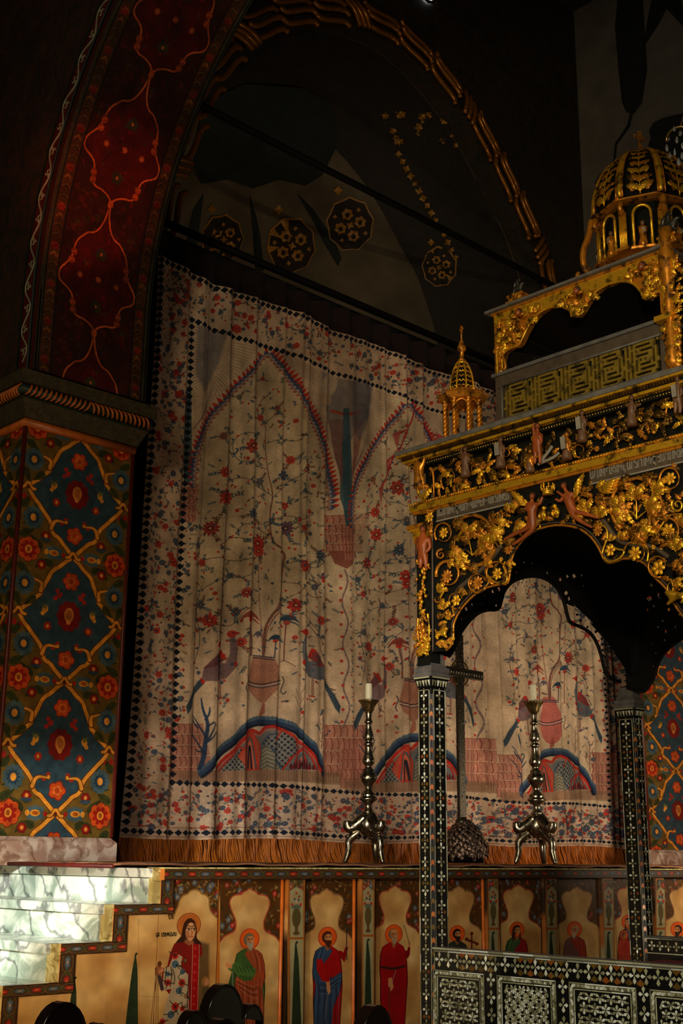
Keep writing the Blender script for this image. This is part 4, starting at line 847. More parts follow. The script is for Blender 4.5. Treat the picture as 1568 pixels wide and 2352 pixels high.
# painted cypresses and foliage of the right wall (flat mural pieces)
mu = MB(); mt = MB()
def onR(a, b): p = on(0, 11.995, a, b); return (p[1], p[2])
def mural(P, mbx): 
    P = [onR(*p) for p in P]; mbx.plate(P, [], lambda a, b, d: (11.992+d, a, b), 0, .004)
mural([(1421, -30), (1412, 60), (1420, 160), (1428, 235), (1438, 258), (1455, 262), (1474, 236), (1486, 160), (1480, 60), (1474, -30)], mu)
mural([(1446, 262), (1440, 288), (1412, 330), (1406, 388), (1411, 388), (1417, 332), (1446, 292), (1453, 262)], mu)
mural([(1378, 400), (1366, 420), (1372, 440), (1362, 470), (1420, 470), (1400, 410)], mu)
mural([(1500, -20), (1484, 60), (1480, 105), (1510, 60), (1530, 20), (1568, 60), (1590, 120), (1568, 20), (1560, -20)], mu)
mural([(1500, 282), (1490, 300), (1494, 318), (1488, 335), (1500, 352), (1530, 360), (1600, 380), (1610, 250), (1560, 262), (1535, 268), (1520, 272)], mu)
M_CYP = mat('dark_cypress_paint', C(24, 28, 22), .85, nscale=5)
mu.build('painted_cypress', M_CYP, wR)
# apse: half dome behind the arch
cx_, cz0 = 8.5, 6.0
def apse(u, v):
    # v: along arch profile, u: depth 0..1
    i = v*(len(APS)-1); k = min(int(i), len(APS)-2); t = i-k; x = APS[k][0]*(1-t)+APS[k+1][0]*t; z = APS[k][1]*(1-t)+APS[k+1][1]*t
    a = u*pi/2; return (cx_+(x-cx_)*cos(a), YW+.3+2.6*sin(a), max(z, 5.6) if z < cz0 else cz0+(z-cz0)*cos(a)**.8)
M_APSE = mat('apse_plaster', C(96, 84, 66), .85, nscale=2.5, lo=.6, bmp=.2)
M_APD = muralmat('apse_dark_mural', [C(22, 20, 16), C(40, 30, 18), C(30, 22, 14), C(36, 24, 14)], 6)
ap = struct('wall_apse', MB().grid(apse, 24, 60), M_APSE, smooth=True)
# the deep jamb band (dark) just inside the arch, with gilt flower sprays
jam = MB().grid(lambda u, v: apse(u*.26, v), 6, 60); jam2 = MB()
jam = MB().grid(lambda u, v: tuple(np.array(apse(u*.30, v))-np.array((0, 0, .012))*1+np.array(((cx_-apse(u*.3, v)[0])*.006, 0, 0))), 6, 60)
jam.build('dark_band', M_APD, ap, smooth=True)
def apz(u, v, off=.02):
    p = np.array(apse(u, v)); c = np.array((cx_, YW, cz0)); return tuple(p+(c-p)/np.linalg.norm(c-p)*off)
# find apse surface under a photo pixel, by search over (u,v)
_g = [(u/60, v/120) for u in range(61) for v in range(121)]
_gp = np.array([apse(*q) for q in _g]); _gx, _gy = projv(_gp[:, 0], _gp[:, 1], _gp[:, 2])
def apx(px, py, off=.02):
    d = (_gx-px)**2+(_gy-py)**2; i = int(d.argmin()); u, v = _g[i]
    p = np.array(apse(u, v)); D = ray(px, py); t = np.dot(p-CAMP, CF)/np.dot(D, CF); q = CAMP+D*t; c = np.array((cx_, YW, cz0)); n = (c-p)/np.linalg.norm(c-p); return tuple(q+n*off)
def apoly(P, off, mb, sub=None):
    cxp = sum(p[0] for p in P)/len(P); cyp_ = sum(p[1] for p in P)/len(P)
    vs = [apx(cxp, cyp_, off)]+[apx(*p, off) for p in P]; n = len(P); mb.add(vs, [(0, 1+i, 1+(i+1) % n) for i in range(n)])
def acirc(x, y, r, n=10, dep=.2, rot=0, asp=1): return [(x+r*(1-dep*(i % 2))*cos(2*pi*i/(2*n)+rot), y+asp*r*(1-dep*(i % 2))*sin(2*pi*i/(2*n)+rot)) for i in range(2*n)]
M_GILD = mat('dull_gilt_paint', C(176, 122, 38), .5, nscale=20, lo=.6); M_DGRN = mat('dark_green_mural_paint', C(22, 32, 28), .85, nscale=10); M_DBR = mat('dark_brown_mural_paint', C(34, 22, 12), .8, nscale=10)
g, d_, c_ = MB(), MB(), MB()
for (x, y, r, rot) in ((667, 560, 52, .2), (803, 512, 50, .5), (508, 545, 44, 0), (1010, 610, 36, .4)):
    apoly(acirc(x, y, r+6, 9, .08, rot, 1.15), .03, g); apoly(acirc(x, y, r+3, 9, .08, rot, 1.15), .045, d_)
    for k in range(4):
        a = rot+pi/4+k*pi/2; apoly(acirc(x+r*.48*cos(a), y+r*.52*sin(a), r*.30, 6, .25, a), .06, g); apoly(acirc(x+r*.48*cos(a), y+r*.52*sin(a), r*.13, 6, .2), .075, d_)
        apoly(acirc(x+r*.8*cos(a+.78), y+r*.8*sin(a+.78), r*.12, 4, .4), .06, g)
    apoly(acirc(x, y, r*.22, 4, .5, rot), .06, g); apoly(acirc(x-r*.55, y-r*1.55, r*.24, 4, .4), .03, g)
for L in ([(465, 440), (440, 480), (425, 560), (405, 600), (440, 600), (452, 540)], [(572, 445), (578, 520), (585, 620), (605, 620), (596, 540), (588, 500)], [(680, 440), (715, 500), (745, 560), (775, 610), (783, 590), (765, 545), (720, 480)]): apoly(L, .03, c_)
apoly([(470, 230), (560, 190), (700, 200), (770, 240), (775, 330), (740, 400), (700, 425), (640, 410), (580, 430), (520, 410), (460, 420), (440, 380), (450, 300)], .02, c_)
R = random.Random(21)
for _ in range(26):
    x, y = R.uniform(880, 1060), R.uniform(255, 340); apoly(acirc(x, y, R.uniform(5, 11), 5, .35, R.random()), .03, g) if _ < 16 else None
for k in range(15):
    x, y = 915+k*9.5, 350+k*17; apoly(acirc(x, y, R.uniform(6, 10), 4, .4, k), .035, g)
g.build('gilt_medallion', M_GILD, ap, kind='stuff'); d_.build('dark_medallion_ground', M_DBR, ap, kind='stuff'); c_.build('painted_cypress', M_DGRN, ap, kind='stuff')
# twisted moulding round the apse arch: straight and crossing rolls as in the photograph
rope = MB(); cum = [0]
for a, b in zip(APS, APS[1:]): cum.append(cum[-1]+math.hypot(b[0]-a[0], b[1]-a[1]))
def apt(s, o=0):
    s = max(0, min(cum[-1]-1e-4, s)); k = max(i for i in range(len(cum)-1) if cum[i] <= s); t = (s-cum[k])/(cum[k+1]-cum[k]); a, b = APS[k], APS[k+1]
    dx, dz = b[0]-a[0], b[1]-a[1]; L = math.hypot(dx, dz); return (a[0]+dx*t-dz/L*o, a[1]+dz*t+dx/L*o)
seg = .52; s = .1; n = 0
while s < cum[-1]-.3:
    for j, o0 in enumerate((.17, .06, -.05)):
        pts = []
        for (ds, o) in ((0, o0+.07), (.06, o0), (.44, o0), (.50, o0-.06)):
            x, z = apt(s+ds, o); pts.append((x, YW-.05-.03*(j == 1), z))
        rope.tube(rounded(pts, 1), .029, 8)
    if n % 3 == 2:
        for q in range(3):
            pts = [(lambda p: (p[0], YW-.06, p[1]))(apt(s+seg+.08*q, .2)), (lambda p: (p[0], YW-.11, p[1]))(apt(s+seg+.06+.08*q, .05)), (lambda p: (p[0], YW-.06, p[1]))(apt(s+seg+.14+.08*q, -.08))]
            rope.tube(rounded(pts, 1), .028, 8)
        s += .28
    s += seg; n += 1
o = rope.build('trim_arch', M_ROPE, smooth=True); o['kind'] = 'structure'
# tie rods
for i, (a, b, yy) in enumerate((((470, 222), (1300, 690), 8.05), ((362, 540), (1000, 745), 7.9))):
    p, q = on(1, yy, *a), on(1, yy, *b); z_ = (p[2]+q[2])/2
    o = MB().tube([(4.73, yy, z_), (11.98, yy, z_)], .035, 10).build('tie_rod', M_BLACK, smooth=True)
    tag(o, ('thin dark tie rod crossing high inside the arch', 'thin dark rod just over the curtain top')[i], 'rod')
# ------------------------------------------------------------------ bema (platform), its front panels and the stairs
ba = thing('altar_platform', 'raised altar platform fronted by painted marble saints', 'platform', (6.5, YP, 0))
b = MB(); b.box((4.075, YP+.03, 0), (11.9, 7.95, ZPL-.015)); b.build('core', M_STONE, ba)
def puv(x, z): return ((x-PX0)/(PX1-PX0), (z-PZ0)/(PZ1-PZ0))
def panel(x0, x1, z0, z1, y, name='panel', d=.04, par=None):
    mb = MB(); P = [(x0, z0), (x1, z0), (x1, z1), (x0, z1)]; n = 4
    vs = [(a, y, c) for a, c in P]+[(a, y+d, c) for a, c in P]
    uv = [[puv(*p) for p in P]]+[[puv(*p) for p in P[::-1]]]+[[puv(*P[i]), puv(*P[(i+1) % 4]), puv(*P[(i+1) % 4]), puv(*P[i])][::-1] for i in range(4)]
    mb.add(vs, [(0, 1, 2, 3), (7, 6, 5, 4)]+[(4+i, 4+(i+1) % 4, (i+1) % 4, i) for i in range(4)], uv)
    return mb.build(name, M_PAN, par or ba)
XP = lambda px: float(on(1, YP, px, 2100)[0])
zt = 1.445
for a, b_ in ((365, 501), (503, 643), (692, 809), (852, 985), (985, 1106), (1138, 1243), (1272, 1377), (1403, 1496), (1521, 1640)): panel(XP(a)+.002, XP(b_)-.002, .02, zt, YP-.0)
for a, b_ in ((653, 692), (822, 852), (1111, 1138), (1244, 1272), (1376, 1403), (1497, 1521)): panel(XP(a), XP(b_), .02, zt, YP-.03, 'pilaster', .07)
for a, b_ in ((643, 653), (809, 822), (1106, 1111)):
    MB().box((XP(a), YP+.012, .02), (XP(b_), YP+.05, zt)).build('recessed_strip', M_BLACK, ba); MB().tube([(XP(a)+.012, YP+.0, .02), (XP(a)+.012, YP+.0, zt)], .011, 8).build('slim_roll', M_ORG, ba, smooth=True)
def bordr(mb, x0, z0, x1, z1, y, wd, d=.05, horiz=True):
    """box with border print running along it"""
    P = [(x0, z0), (x1, z0), (x1, z1), (x0, z1)]; L = (x1-x0) if horiz else (z1-z0); k = L/.18/8
    f = [(0, 0), (k, 0), (k, 1), (0, 1)] if horiz else [(0, 1), (0, 0), (k, 0), (k, 1)]
    vs = [(a, y, c) for a, c in P]+[(a, y+d, c) for a, c in P]
    z4 = [(0, .5)]*4
    mb.add(vs, [(0, 1, 2, 3), (7, 6, 5, 4)]+[(4+i, 4+(i+1) % 4, (i+1) % 4, i) for i in range(4)], [f, z4, z4, z4, z4, z4])
tr = MB(); bordr(tr, XP(362), 1.432, 11.9, 1.492, YP-.045, .06, .09); tr.build('flower_cornice', M_BOR, ba)
MB().box((XP(362)-.01, YP-.055, 1.489), (11.9, YP+.1, 1.497)).build('edge_slab', M_MAY, ba)
# stepped cheek
SX = [float(on(1, YP, p, 2100)[0]) for p in (364, 258, 142, 17, -105)]; SZ = [1.492, 1.315, 1.138, .961, .784, .607]
st = thing('marble_staircase', 'veined pale marble steps climbing to the altar platform', 'stairs', (3.4, 6.2, 0))
for i in range(4):      # cheek slabs under each step
    x0, x1 = SX[i+1]+.085, SX[i]+(.0 if i else .0)
    panel(SX[i+1], SX[i]-.001, .02, SZ[i+1]-.05, YP, 'cheek_panel', par=st)
    bm_ = MB(); bordr(bm_, SX[i+1], SZ[i+1]-.055, SX[i]+.085, SZ[i+1]-.002, YP-.012, .05, .03); bordr(bm_, SX[i]+.03*0, SZ[i+1]-.002, SX[i]+.085, SZ[i]-(.06 if i == 0 else .055), YP-.012, .05, .03, False)
    bm_.build('stepped_border', M_BOR, st)
for i in range(5):
    xn = SX[i] if i < 5 else 0; z0, z1 = SZ[i+1] if i+1 < 6 else 0, SZ[i]
    xr = xn-.055; xb = SX[i-1]-.055 if i else SX[0]
    # riser slab, nosing slab, yellow end block
    MB().box((xr+.015, YP+.04, z0-.15), (xr+.07, 7.6, z1-.052)).build('riser', M_MAR, st, bevel=.002)
    if i: MB().box((xr-.02, YP+.0, z1-.048), (xb+.02, 7.6, z1)).build('tread', M_MAR, st, bevel=.004)
    else: MB().box((xr-.0, YP+.0, z1-.048), (xr+.068, 7.6, z1)).build('tread', M_MAR, st, bevel=.004)
    MB().box((xr+.004, YP-.008, z0-.0), (xn+.0, YP+.03, z1)).build('end_block', M_MAY, st)
# ------------------------------------------------------------------ pillars with plinth, cornice and arch
def luv(s): return s
PR = .82                                   # ornament repeat in metres
def pillar(n, x0, y0, wx, wy, label, zc=4.28, zj=1.798, vis=True):
    t = thing('pillar', label, 'pillar', (x0+wx/2, y0+wy/2, ZPL), 'painted piers beside the curtain')
    z0 = ZPL+.172
    def face(a, b):   # a,b = (x,y) bottom corners, seen left to right
        v0, v1 = (z0-zj)/PR/4+.5, (zc-zj)/PR/4+.5
        MB().add([(*a, z0), (*b, z0), (*b, zc), (*a, zc)], [(0, 1, 2, 3)], [[(0, v0), (1, v0), (1, v1), (0, v1)]]).build('painted_face', M_LAT, t)
    MB().box((x0+.004, y0+.004, ZPL+.172), (x0+wx-.004, y0+wy, zc)).build('shaft', M_BLACK, t)
    face((x0, y0), (x0+wx, y0)); face((x0, y0+wy), (x0, y0))
    for cx in (x0, x0+wx): MB().tube([(cx, y0, z0), (cx, y0, zc)], .014, 10).build('corner_roll', M_RED, t, smooth=True)
    MB().tube([(x0, y0+wy, z0), (x0, y0+wy, zc)], .014, 10).build('corner_roll', M_RED, t, smooth=True)
    def ring(o0, z0_, o1, z1_):
        a = [(x0-o0, y0-o0), (x0+wx+o0, y0-o0), (x0+wx+o0, y0+wy), (x0-o0, y0+wy)]; b_ = [(x0-o1, y0-o1), (x0+wx+o1, y0-o1), (x0+wx+o1, y0+wy), (x0-o1, y0+wy)]
        return MB().hexa([(*p, z0_) for p in a]+[(*p, z1_) for p in b_])
    def roll(o, z, r, m, name): MB().tube([(x0-o, y0+wy, z), (x0-o, y0-o, z), (x0+wx+o, y0-o, z)], r, 12).build(name, m, t, smooth=True)
    roll(.005, zc-.01, .03, M_ORG, 'neck_roll'); ring(.02, zc+.02, .07, zc+.13).build('cornice_cove', M_CORN, t)
    ring(.07, zc+.13, .07, zc+.145).build('cornice_fillet', M_GRN, t)
    # twisted roll with orange and green turns
    zr = zc+.185; core = MB().tube([(x0-.075, y0+wy, zr), (x0-.075, y0-.075, zr), (x0+wx+.075, y0-.075, zr)], .034, 12).build('twisted_roll', M_GRN, t, smooth=True)
    L = wx+.15; nn = 26; tw = MB()
    def coil(p0, dx, dy, sgn, m_):
        pts = []
        for q in range(7):
            a = -.2+pi*q/6*1.2; off = (q-3)/6*.045*sgn
            pts.append((p0[0]+dx*off-dy*.0345*sin(a)*0-(.0345*sin(a) if dy else 0), p0[1]+dy*off-(.0345*sin(a) if dx else 0), zr+.0345*cos(a)))
        m_.tube(pts, lambda u: .0085*sin(pi*min(max(u, .05), .95))**.5, 6)
    for q in range(nn): coil((x0-.06+(L-.03)*(q+.5)/nn, y0-.075), 1, 0, -1 if q < nn/2 else 1, tw)
    for q in range(int(nn*wy/wx)): coil((x0-.075, y0-.06+(wy)*(q+.5)/(nn*wy/wx)), 0, 1, 1, tw)
    tw.build('orange_twist', M_ORG, core, smooth=True)
    ring(.11, zc+.222, .115, zc+.31).build('cornice_top', M_CORN, t); ring(.115, zc+.31, .06, zc+.325).build('cornice_lip', M_GRN, t)
    # plinth
    p = thing('plinth', 'pale pink marble plinth block under the %s' % n, 'plinth', (x0+wx/2, y0, ZPL))
    q = .06; MB().box((x0-q-.05, y0-q-.04, ZPL+.004), (x0+wx-.02, y0+wy, ZPL+.14)).build('block', M_PLI, p)
    mb = MB(); a = [(x0-q-.05, y0-q-.04), (x0+wx-.02, y0-q-.04), (x0+wx-.02, y0+wy), (x0-q-.05, y0+wy)]; e = .03
    b_ = [(a[0][0]+e, a[0][1]+e), (a[1][0]-e, a[1][1]+e), (a[2][0]-e, a[2][1]), (a[3][0]+e, a[3][1])]
    mb.hexa([(*v, ZPL+.14) for v in a]+[(*v, ZPL+.17) for v in b_]); mb.build('chamfer', M_PLI, p)
    return t
PXL, PXR = 3.835, 4.675
pillar('pier beside the steps', PXL, YQ, PXR-PXL, .95, 'painted pier with blue and orange flower lattice beside the marble steps')
pillar('far half hidden pier', 10.86, YQ, 1.12, .10, 'far painted pier half hidden by the canopy column', zj=1.62)
# arch springing from the left pier towards the viewer
def archband(x0, x1, name_l):
    z0, z1, Rr = 4.612, 5.2, 2.66; cy = YQ-.09-Rr
    L0 = z1-z0; LT = L0+Rr*pi/2*1.25
    def prof(s):
        if s < L0: return (YQ-.09, z0+s)
        a = (s-L0)/Rr; return (cy+Rr*cos(a), z1+Rr*sin(a))
    return prof, LT
prof, LT = archband(PXL, PXR, '')
ar = thing('painted_arch', 'painted arch with a red and gold ribbon rising from the left pier', 'arch', (4.2, YQ, 4.6))
mb = MB().grid(lambda u, v: (PXL-.02+(PXR-PXL+.02)*u, prof(v*LT)[0], prof(v*LT)[1]), 2, 80, uvfn=lambda u, v: (u, v)); mb.build('soffit', M_SOF, ar, smooth=True)
def sidewall(x, xb, sgn, m, name, zcut=12.3):
    mb = MB()
    vs = []; n = 60
    for i in range(n+1): y, z = prof(LT*i/n); vs += [(x, y, z), (x, y+ (0 if False else 0), z)]
    P = [prof(LT*i/n) for i in range(n+1)]
    poly = [(YQ+.98, 4.612)]+[(p[0], p[1]) for p in P]+[(P[-1][0], 12.3), (YQ+.98, 12.3)]
    mb.plate(poly, [], lambda a, b, d: (x+d*sgn, a, b), 0, .02); return mb.build(name, m, ar)
sidewall(PXL-.03, 0, 1, M_SPAN, 'spandrel_wall'); sidewall(PXR+.0, 0, 1, M_BLACK, 'far_side_wall')
# upright face behind the springing, strips on the wall face along the arch edge
def strip(o0, o1, x, m, name, n=70, s1=None):
    mb = MB(); vs = []
    for i in range(n+1):
        s = LT*i/n; y, z = prof(s); y2, z2 = prof(s+.01); t = math.hypot(y2-y, z2-z); ny, nz = (z2-z)/t, -(y2-y)/t
        for o_ in (o0, o1): vs.append((x, y+ny*o_, z+nz*o_))
    mb.add(vs, [(2*i, 2*i+1, 2*i+3, 2*i+2) for i in range(n)]); return mb.build(name, m, ar)
for (o0, o1, m, nm, dx) in ((.005, .03, M_RED, 'red_line', .034), (.03, .055, M_TEAL, 'pale_bead', .05), (.055, .075, M_GRN, 'green_line', .036), (.075, .19, M_RED, 'scroll_strip', .034), (.19, .215, M_GRN, 'outer_line', .036)):
    strip(o0, o1, PXL-dx, m, nm)
mb = MB(); M_SCR = mat('pale_scroll_paint', C(150, 146, 120), .6, nscale=12)
for k in range(30):     # running scroll
    for h in range(9):
        pass
    pts = []
    for h in range(9):
        s = .08+k*.155+h*.0195; y, z = prof(s); y2, z2 = prof(s+.01); t = math.hypot(y2-y, z2-z); ny, nz = (z2-z)/t, -(y2-y)/t; o_ = .132+.042*sin(h/8*pi)*(1 if k % 2 else -1)
        pts.append((PXL-.037, y+ny*o_, z+nz*o_))
    mb.tube(pts, .006, 5)
    s = .16+k*.155; y, z = prof(s); y2, z2 = prof(s+.01); t = math.hypot(y2-y, z2-z); ny, nz = (z2-z)/t, -(y2-y)/t
    for a in range(3):
        aa = a*2.1+k; c = (y+ny*.132, z+nz*.132); mb.tube([(PXL-.037, *c), (PXL-.037, c[0]+.02*cos(aa), c[1]+.02*sin(aa)), (PXL-.037, c[0]+.03*cos(aa+.7), c[1]+.03*sin(aa+.7))], .005, 5)
mb.build('pale_scroll', M_SCR, ar, kind='stuff')
MB().grid(lambda u, v: (PXR+.004+.012*sin(u*pi), prof(v*LT)[0]-.0+.012*cos(u*pi)*-1, prof(v*LT)[1]), 4, 70).build('edge_bead', M_TEAL, ar, smooth=True)
# grey wall left of the arch
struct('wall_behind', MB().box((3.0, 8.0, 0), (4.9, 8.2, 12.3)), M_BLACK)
# ------------------------------------------------------------------ curtain, dark sheet behind, rod, fringe
cu = thing('altar_curtain', 'large printed cotton curtain with birds, vases and flowering trees', 'curtain', (8.3, YC, ZPL))
rr = random.Random(6); FO = [(rr.uniform(0, 6.28), rr.uniform(.8, 1.25)) for _ in range(40)]
def fold(x, v):
    a = 0
    w1 = x*22+1.3*sin(x*2.1)+1.1*sin(x*5.3+1); w2 = x*9+.8*sin(x*1.7)
    amp = .012+.008*sin(x*3.3+2)
    rd = max(0., cos(w1))**7; rd2 = max(0., cos(w1*.37+1.7))**12
    a = amp*sin(w1)-(.020+.010*sin(x*4.1))*rd-.030*rd2+.018*sin(w2+v*.5)+.004*sin(w1*2.3+v*2)
    return a*(.75+.35*(1-v))+.012*sin(v*9+x*3)
def cur(u, v):
    x = CX0+(CX1-CX0)*u; z = CZ0+(CZ1-CZ0)*v
    z += .02*sin(x*5)*v*.8+.012*(1-v)*sin(x*3.1)
    ed = max(0, 1-(x-CX0)/.35); x2 = x+.0*ed-.06*ed*(1-v)**2+.05*ed*v*(1-v)
    return (x2, YC+fold(x, v), z)
MB().grid(cur, 900, 46).build('printed_cloth', M_CUR, cu, smooth=True)
M_FR = mat('amber_silk_fringe', C(206, 112, 30), .45, nscale=60, lo=.6, hi=1.2, stretch=(1, 1, .05))
fr = MB(); rf = random.Random(8)
x = CX0+.0
while x < CX1:
    v0 = cur((x-CX0)/(CX1-CX0), 0); top = Vector(v0); sp = rf.uniform(-.012, .012); bend = .05*sin(x*3)+rf.uniform(-.01, .02); n = 5; pts = []; yo = rf.uniform(-.012, .012)
    for k in range(n+1):
        t = k/n; pts.append((top.x+sp*t+bend*t*t*.35, top.y+yo-.04*t*t+.01*sin(t*5+x*40), top.z+.004-(top.z-ZPL-.012)*t))
    r = rf.uniform(.0022, .0038)
    vs = []
    for p in pts: vs += [(p[0]-r, p[1]+r, p[2]), (p[0], p[1]-r, p[2]), (p[0]+r, p[1]+r, p[2])]
    fr.add(vs, [(3*i+j, 3*i+(j+1) % 3, 3*i+3+(j+1) % 3, 3*i+3+j) for i in range(n) for j in range(3)])
    x += rf.uniform(.0022, .0052)
fr.build('silk_fringe', M_FR, cu, kind='stuff', smooth=True)
MB().grid(lambda u, v: (CX0-.02+(CX1-CX0+.1)*u, YC+.11+.02*sin(u*160), ZPL+.0+(.19)*v), 400, 2).build('fringe_backing', mat('brown_fringe_backing', C(120, 62, 18), .7), cu, smooth=True)
MB().grid(lambda u, v: (CX0-.35+(CX1-CX0+.8)*u, YC+.17+.03*sin(u*120), ZPL+.01+(6.42-ZPL)*v+.02*sin(u*40)*v), 300, 3).build('dark_gap_sheet', M_DKV, cu, smooth=True)  # maroon sheet added to stand in for the dark void beside the cloth
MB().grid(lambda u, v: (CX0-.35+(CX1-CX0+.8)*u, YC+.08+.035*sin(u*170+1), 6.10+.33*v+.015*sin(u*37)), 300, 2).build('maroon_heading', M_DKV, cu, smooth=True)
MB().tube([(4.8, YC+.12, 6.45), (11.9, YC+.12, 6.45)], .03, 12).build('curtain_rod', M_BLACK, cu, smooth=True)
o = MB().box((4.72, 7.62, ZPL), (5.12, 7.68, ZPL+.27)).build('door_sill_block', mat('grey_stone_block', C(110, 96, 70), .7), None); tag(o, 'low grey stone block in the dark gap beside the left pier', 'block')
# ------------------------------------------------------------------ rug on the platform
ru = MB(); X0, X1, Y0, Y1 = 3.79, 11.6, 5.62, 6.72
def rug(u, v):
    xl = X0+.18; x = X0+(X1-X0)*u; y = Y0+(Y1-Y0)*v+.02*sin(u*20)*(1-v)
    return (x+(.22 if False else 0), y, ZPL+.016+.004*sin(x*9+y*4)+.003*sin(x*23))
ru.grid(rug, 160, 20, uvfn=lambda u, v: (u*1.6, v)); o = ru.build('altar_rug', M_RUG, None, smooth=True); tag(o, 'worn red patterned rug laid along the platform edge', 'rug')
o.modifiers.new('thickness', 'SOLIDIFY').thickness = -.010
MB().tube([(X0, Y0+.02, ZPL+.012), (X0, Y1-.02, ZPL+.012)], .012, 10).build('rolled_edge', M_RED, o, smooth=True)

# ------------------------------------------------------------------ ciborium (carved canopy)
def goldmat(name, c, rough=.26, metal=.92, dirt=.35):
    k = NT(name); tc = k.node('ShaderNodeTexCoord'); n = k.node('ShaderNodeTexNoise'); n.inputs['Scale'].default_value = 26; n.inputs['Detail'].default_value = 6; k.link(tc.outputs['Object'], n.inputs['Vector'])
    r = k.node('ShaderNodeValToRGB'); e = r.color_ramp.elements; e[0].position = .34; e[0].color = rgba(tuple(v*dirt for v in c)); e[1].position = .52; e[1].color = rgba(c)
    k.link(n.outputs['Fac'], r.inputs[0]); k.link(r.outputs[0], k.b.inputs['Base Color'])
    mr = k.node('ShaderNodeMapRange'); mr.inputs[1].default_value = .3; mr.inputs[2].default_value = .6; mr.inputs[3].default_value = rough+.25; mr.inputs[4].default_value = rough; k.link(n.outputs['Fac'], mr.inputs[0]); k.link(mr.outputs[0], k.b.inputs['Roughness'])
    k.b.inputs['Metallic'].default_value = metal; bump(k, n.outputs['Fac'], .35, .003); return k.m
M_GOLD = goldmat('gilded_wood', C(246, 184, 44), .28, .72); M_GOL2 = goldmat('rubbed_gilding', C(208, 132, 34), .34, .65, .3); M_GOLD3 = goldmat('dark_gilding', C(120, 84, 26), .35, .85, .3)
M_EB = mat('black_green_ground', C(13, 13, 8), .85, nscale=20, spec=.15); M_GRW = mat('grey_painted_wood', C(92, 88, 84), .55, nscale=20, lo=.6, bmp=.2)
M_BRW = mat('brown_painted_wood', C(72, 58, 44), .6, nscale=20, lo=.6, bmp=.2); M_FLE = mat('terracotta_painted_carving', C(146, 70, 26), .45, nscale=18, lo=.6, bmp=.15)
M_FLD = mat('dull_painted_carving', C(104, 70, 46), .5, nscale=18, lo=.6, bmp=.2); M_HAIR = mat('dark_hair_paint', C(64, 36, 22), .5)
M_TXT = mat('raised_grey_letters', C(132, 124, 112), .55); M_BRZ = mat('dark_bronze', C(66, 62, 54), .4, .6)
M_BLK = mat('ebony_veneer', C(16, 15, 13), .3, nscale=20)
def pearlmat(name, c1, c2, c3, em=0):
    k = NT(name); g = k.node('ShaderNodeNewGeometry'); r = k.node('ShaderNodeValToRGB'); e = r.color_ramp.elements; e[0].color = rgba(c1); e[1].color = rgba(c3); q = e.new(.5); q.color = rgba(c2)
    k.link(g.outputs['Random Per Island'], r.inputs[0]); k.link(r.outputs[0], k.b.inputs['Base Color']); k.b.inputs['Roughness'].default_value = .22; k.b.inputs['Coat Weight'].default_value = .6; k.b.inputs['Coat Roughness'].default_value = .1
    k.b.inputs['Metallic'].default_value = .15; return k.m
M_PRL = pearlmat('mother_of_pearl', C(96, 92, 66), C(176, 172, 132), C(232, 234, 214)); M_TOR = pearlmat('tortoiseshell', C(70, 50, 18), C(110, 84, 34), C(140, 70, 24))
XA, XB, YF, YN = 4.0, 5.55, 3.62, 2.30
ZB = lambda py: float(on(0, XA, 1200, py)[2])
def F(px, py, off=0.): return Vector(on(0, XA-off, px, py))
def dpt(px): return float(F(px, 1200).dot(Vector(CF))-CAMP.dot(CF))
def mpp(px): return dpt(px)/FPX
cb = thing('ciborium', 'gilded carved altar canopy on slim columns inlaid with mother-of-pearl', 'canopy', (4.8, 3.0, 0))
# ---- instanced ornaments
def leafmesh(name, m, lobes=5, curl=.35, bend=.25):
    nu, nv = 20, 10; vs = []
    for i in range(nu+1):
        u = i/nu; lob = abs(sin(u*pi*lobes)); wd = .27*(sin(pi*min(1, u*.9+.06))**.6)*(.62+.55*lob) if u < .99 else .01
        for j in range(nv+1):
            v = j/nv*2-1; z = .09*(1-abs(v)**1.4)+.035*cos(v*pi*4)*(1-u*.5)+.22*sin(u*pi*.9)-curl*.22*(v*v)*u-curl*max(0, u-.62)**1.4*2.2
            x = u-.12*abs(v)*(1-lob)-.04*abs(v); y = v*wd+bend*(u*u-.25*u)
            vs.append((x, y, z))
    fs = [(i*(nv+1)+j, (i+1)*(nv+1)+j, (i+1)*(nv+1)+j+1, i*(nv+1)+j+1) for i in range(nu) for j in range(nv)]
    b = MB(); b.add(vs, fs); return b.mesh(name, m, True)
def rosemesh(name, m, n=7, inner=True):
    b = MB()
    for k in range(n):
        a = 2*pi*k/n
        def fn(u, v, a=a):
            r = .12+.88*u; t = (v*2-1)*.46*(2*pi/n)*(sin(pi*(.22+.72*u))**.7)*1.15; z = .22*sin(u*pi)*(1-(v*2-1)**2)+.04*u
            return (r*cos(a+t), r*sin(a+t), z)
        b.grid(fn, 5, 4)
    if inner:
        for k in range(n):
            a = 2*pi*(k+.5)/n
            def fn(u, v, a=a):
                r = .08+.45*u; t = (v*2-1)*.45*(2*pi/n)*(sin(pi*(.2+.75*u))**.7); return (r*cos(a+t), r*sin(a+t), .16+.18*sin(u*pi)*(1-(v*2-1)**2)+.1*u)
            b.grid(fn, 4, 3)
    b.lathe([(.15, .05), (.17, .22), (.12, .32), (.07, .34), (.05, .26)], n=10); return b.mesh(name, m, True)
LF = [leafmesh('acanthus_leaf', M_GOLD), leafmesh('acanthus_leaf', M_GOL2, 4, .5, -.28), leafmesh('acanthus_leaf', M_GOLD3, 4, .4, .3)]
RS = [rosemesh('rosette', M_GOLD, 7), rosemesh('rosette', M_GOL2, 9), rosemesh('rosette', M_GOLD, 6, False), rosemesh('rosette', M_GOLD3, 6)]
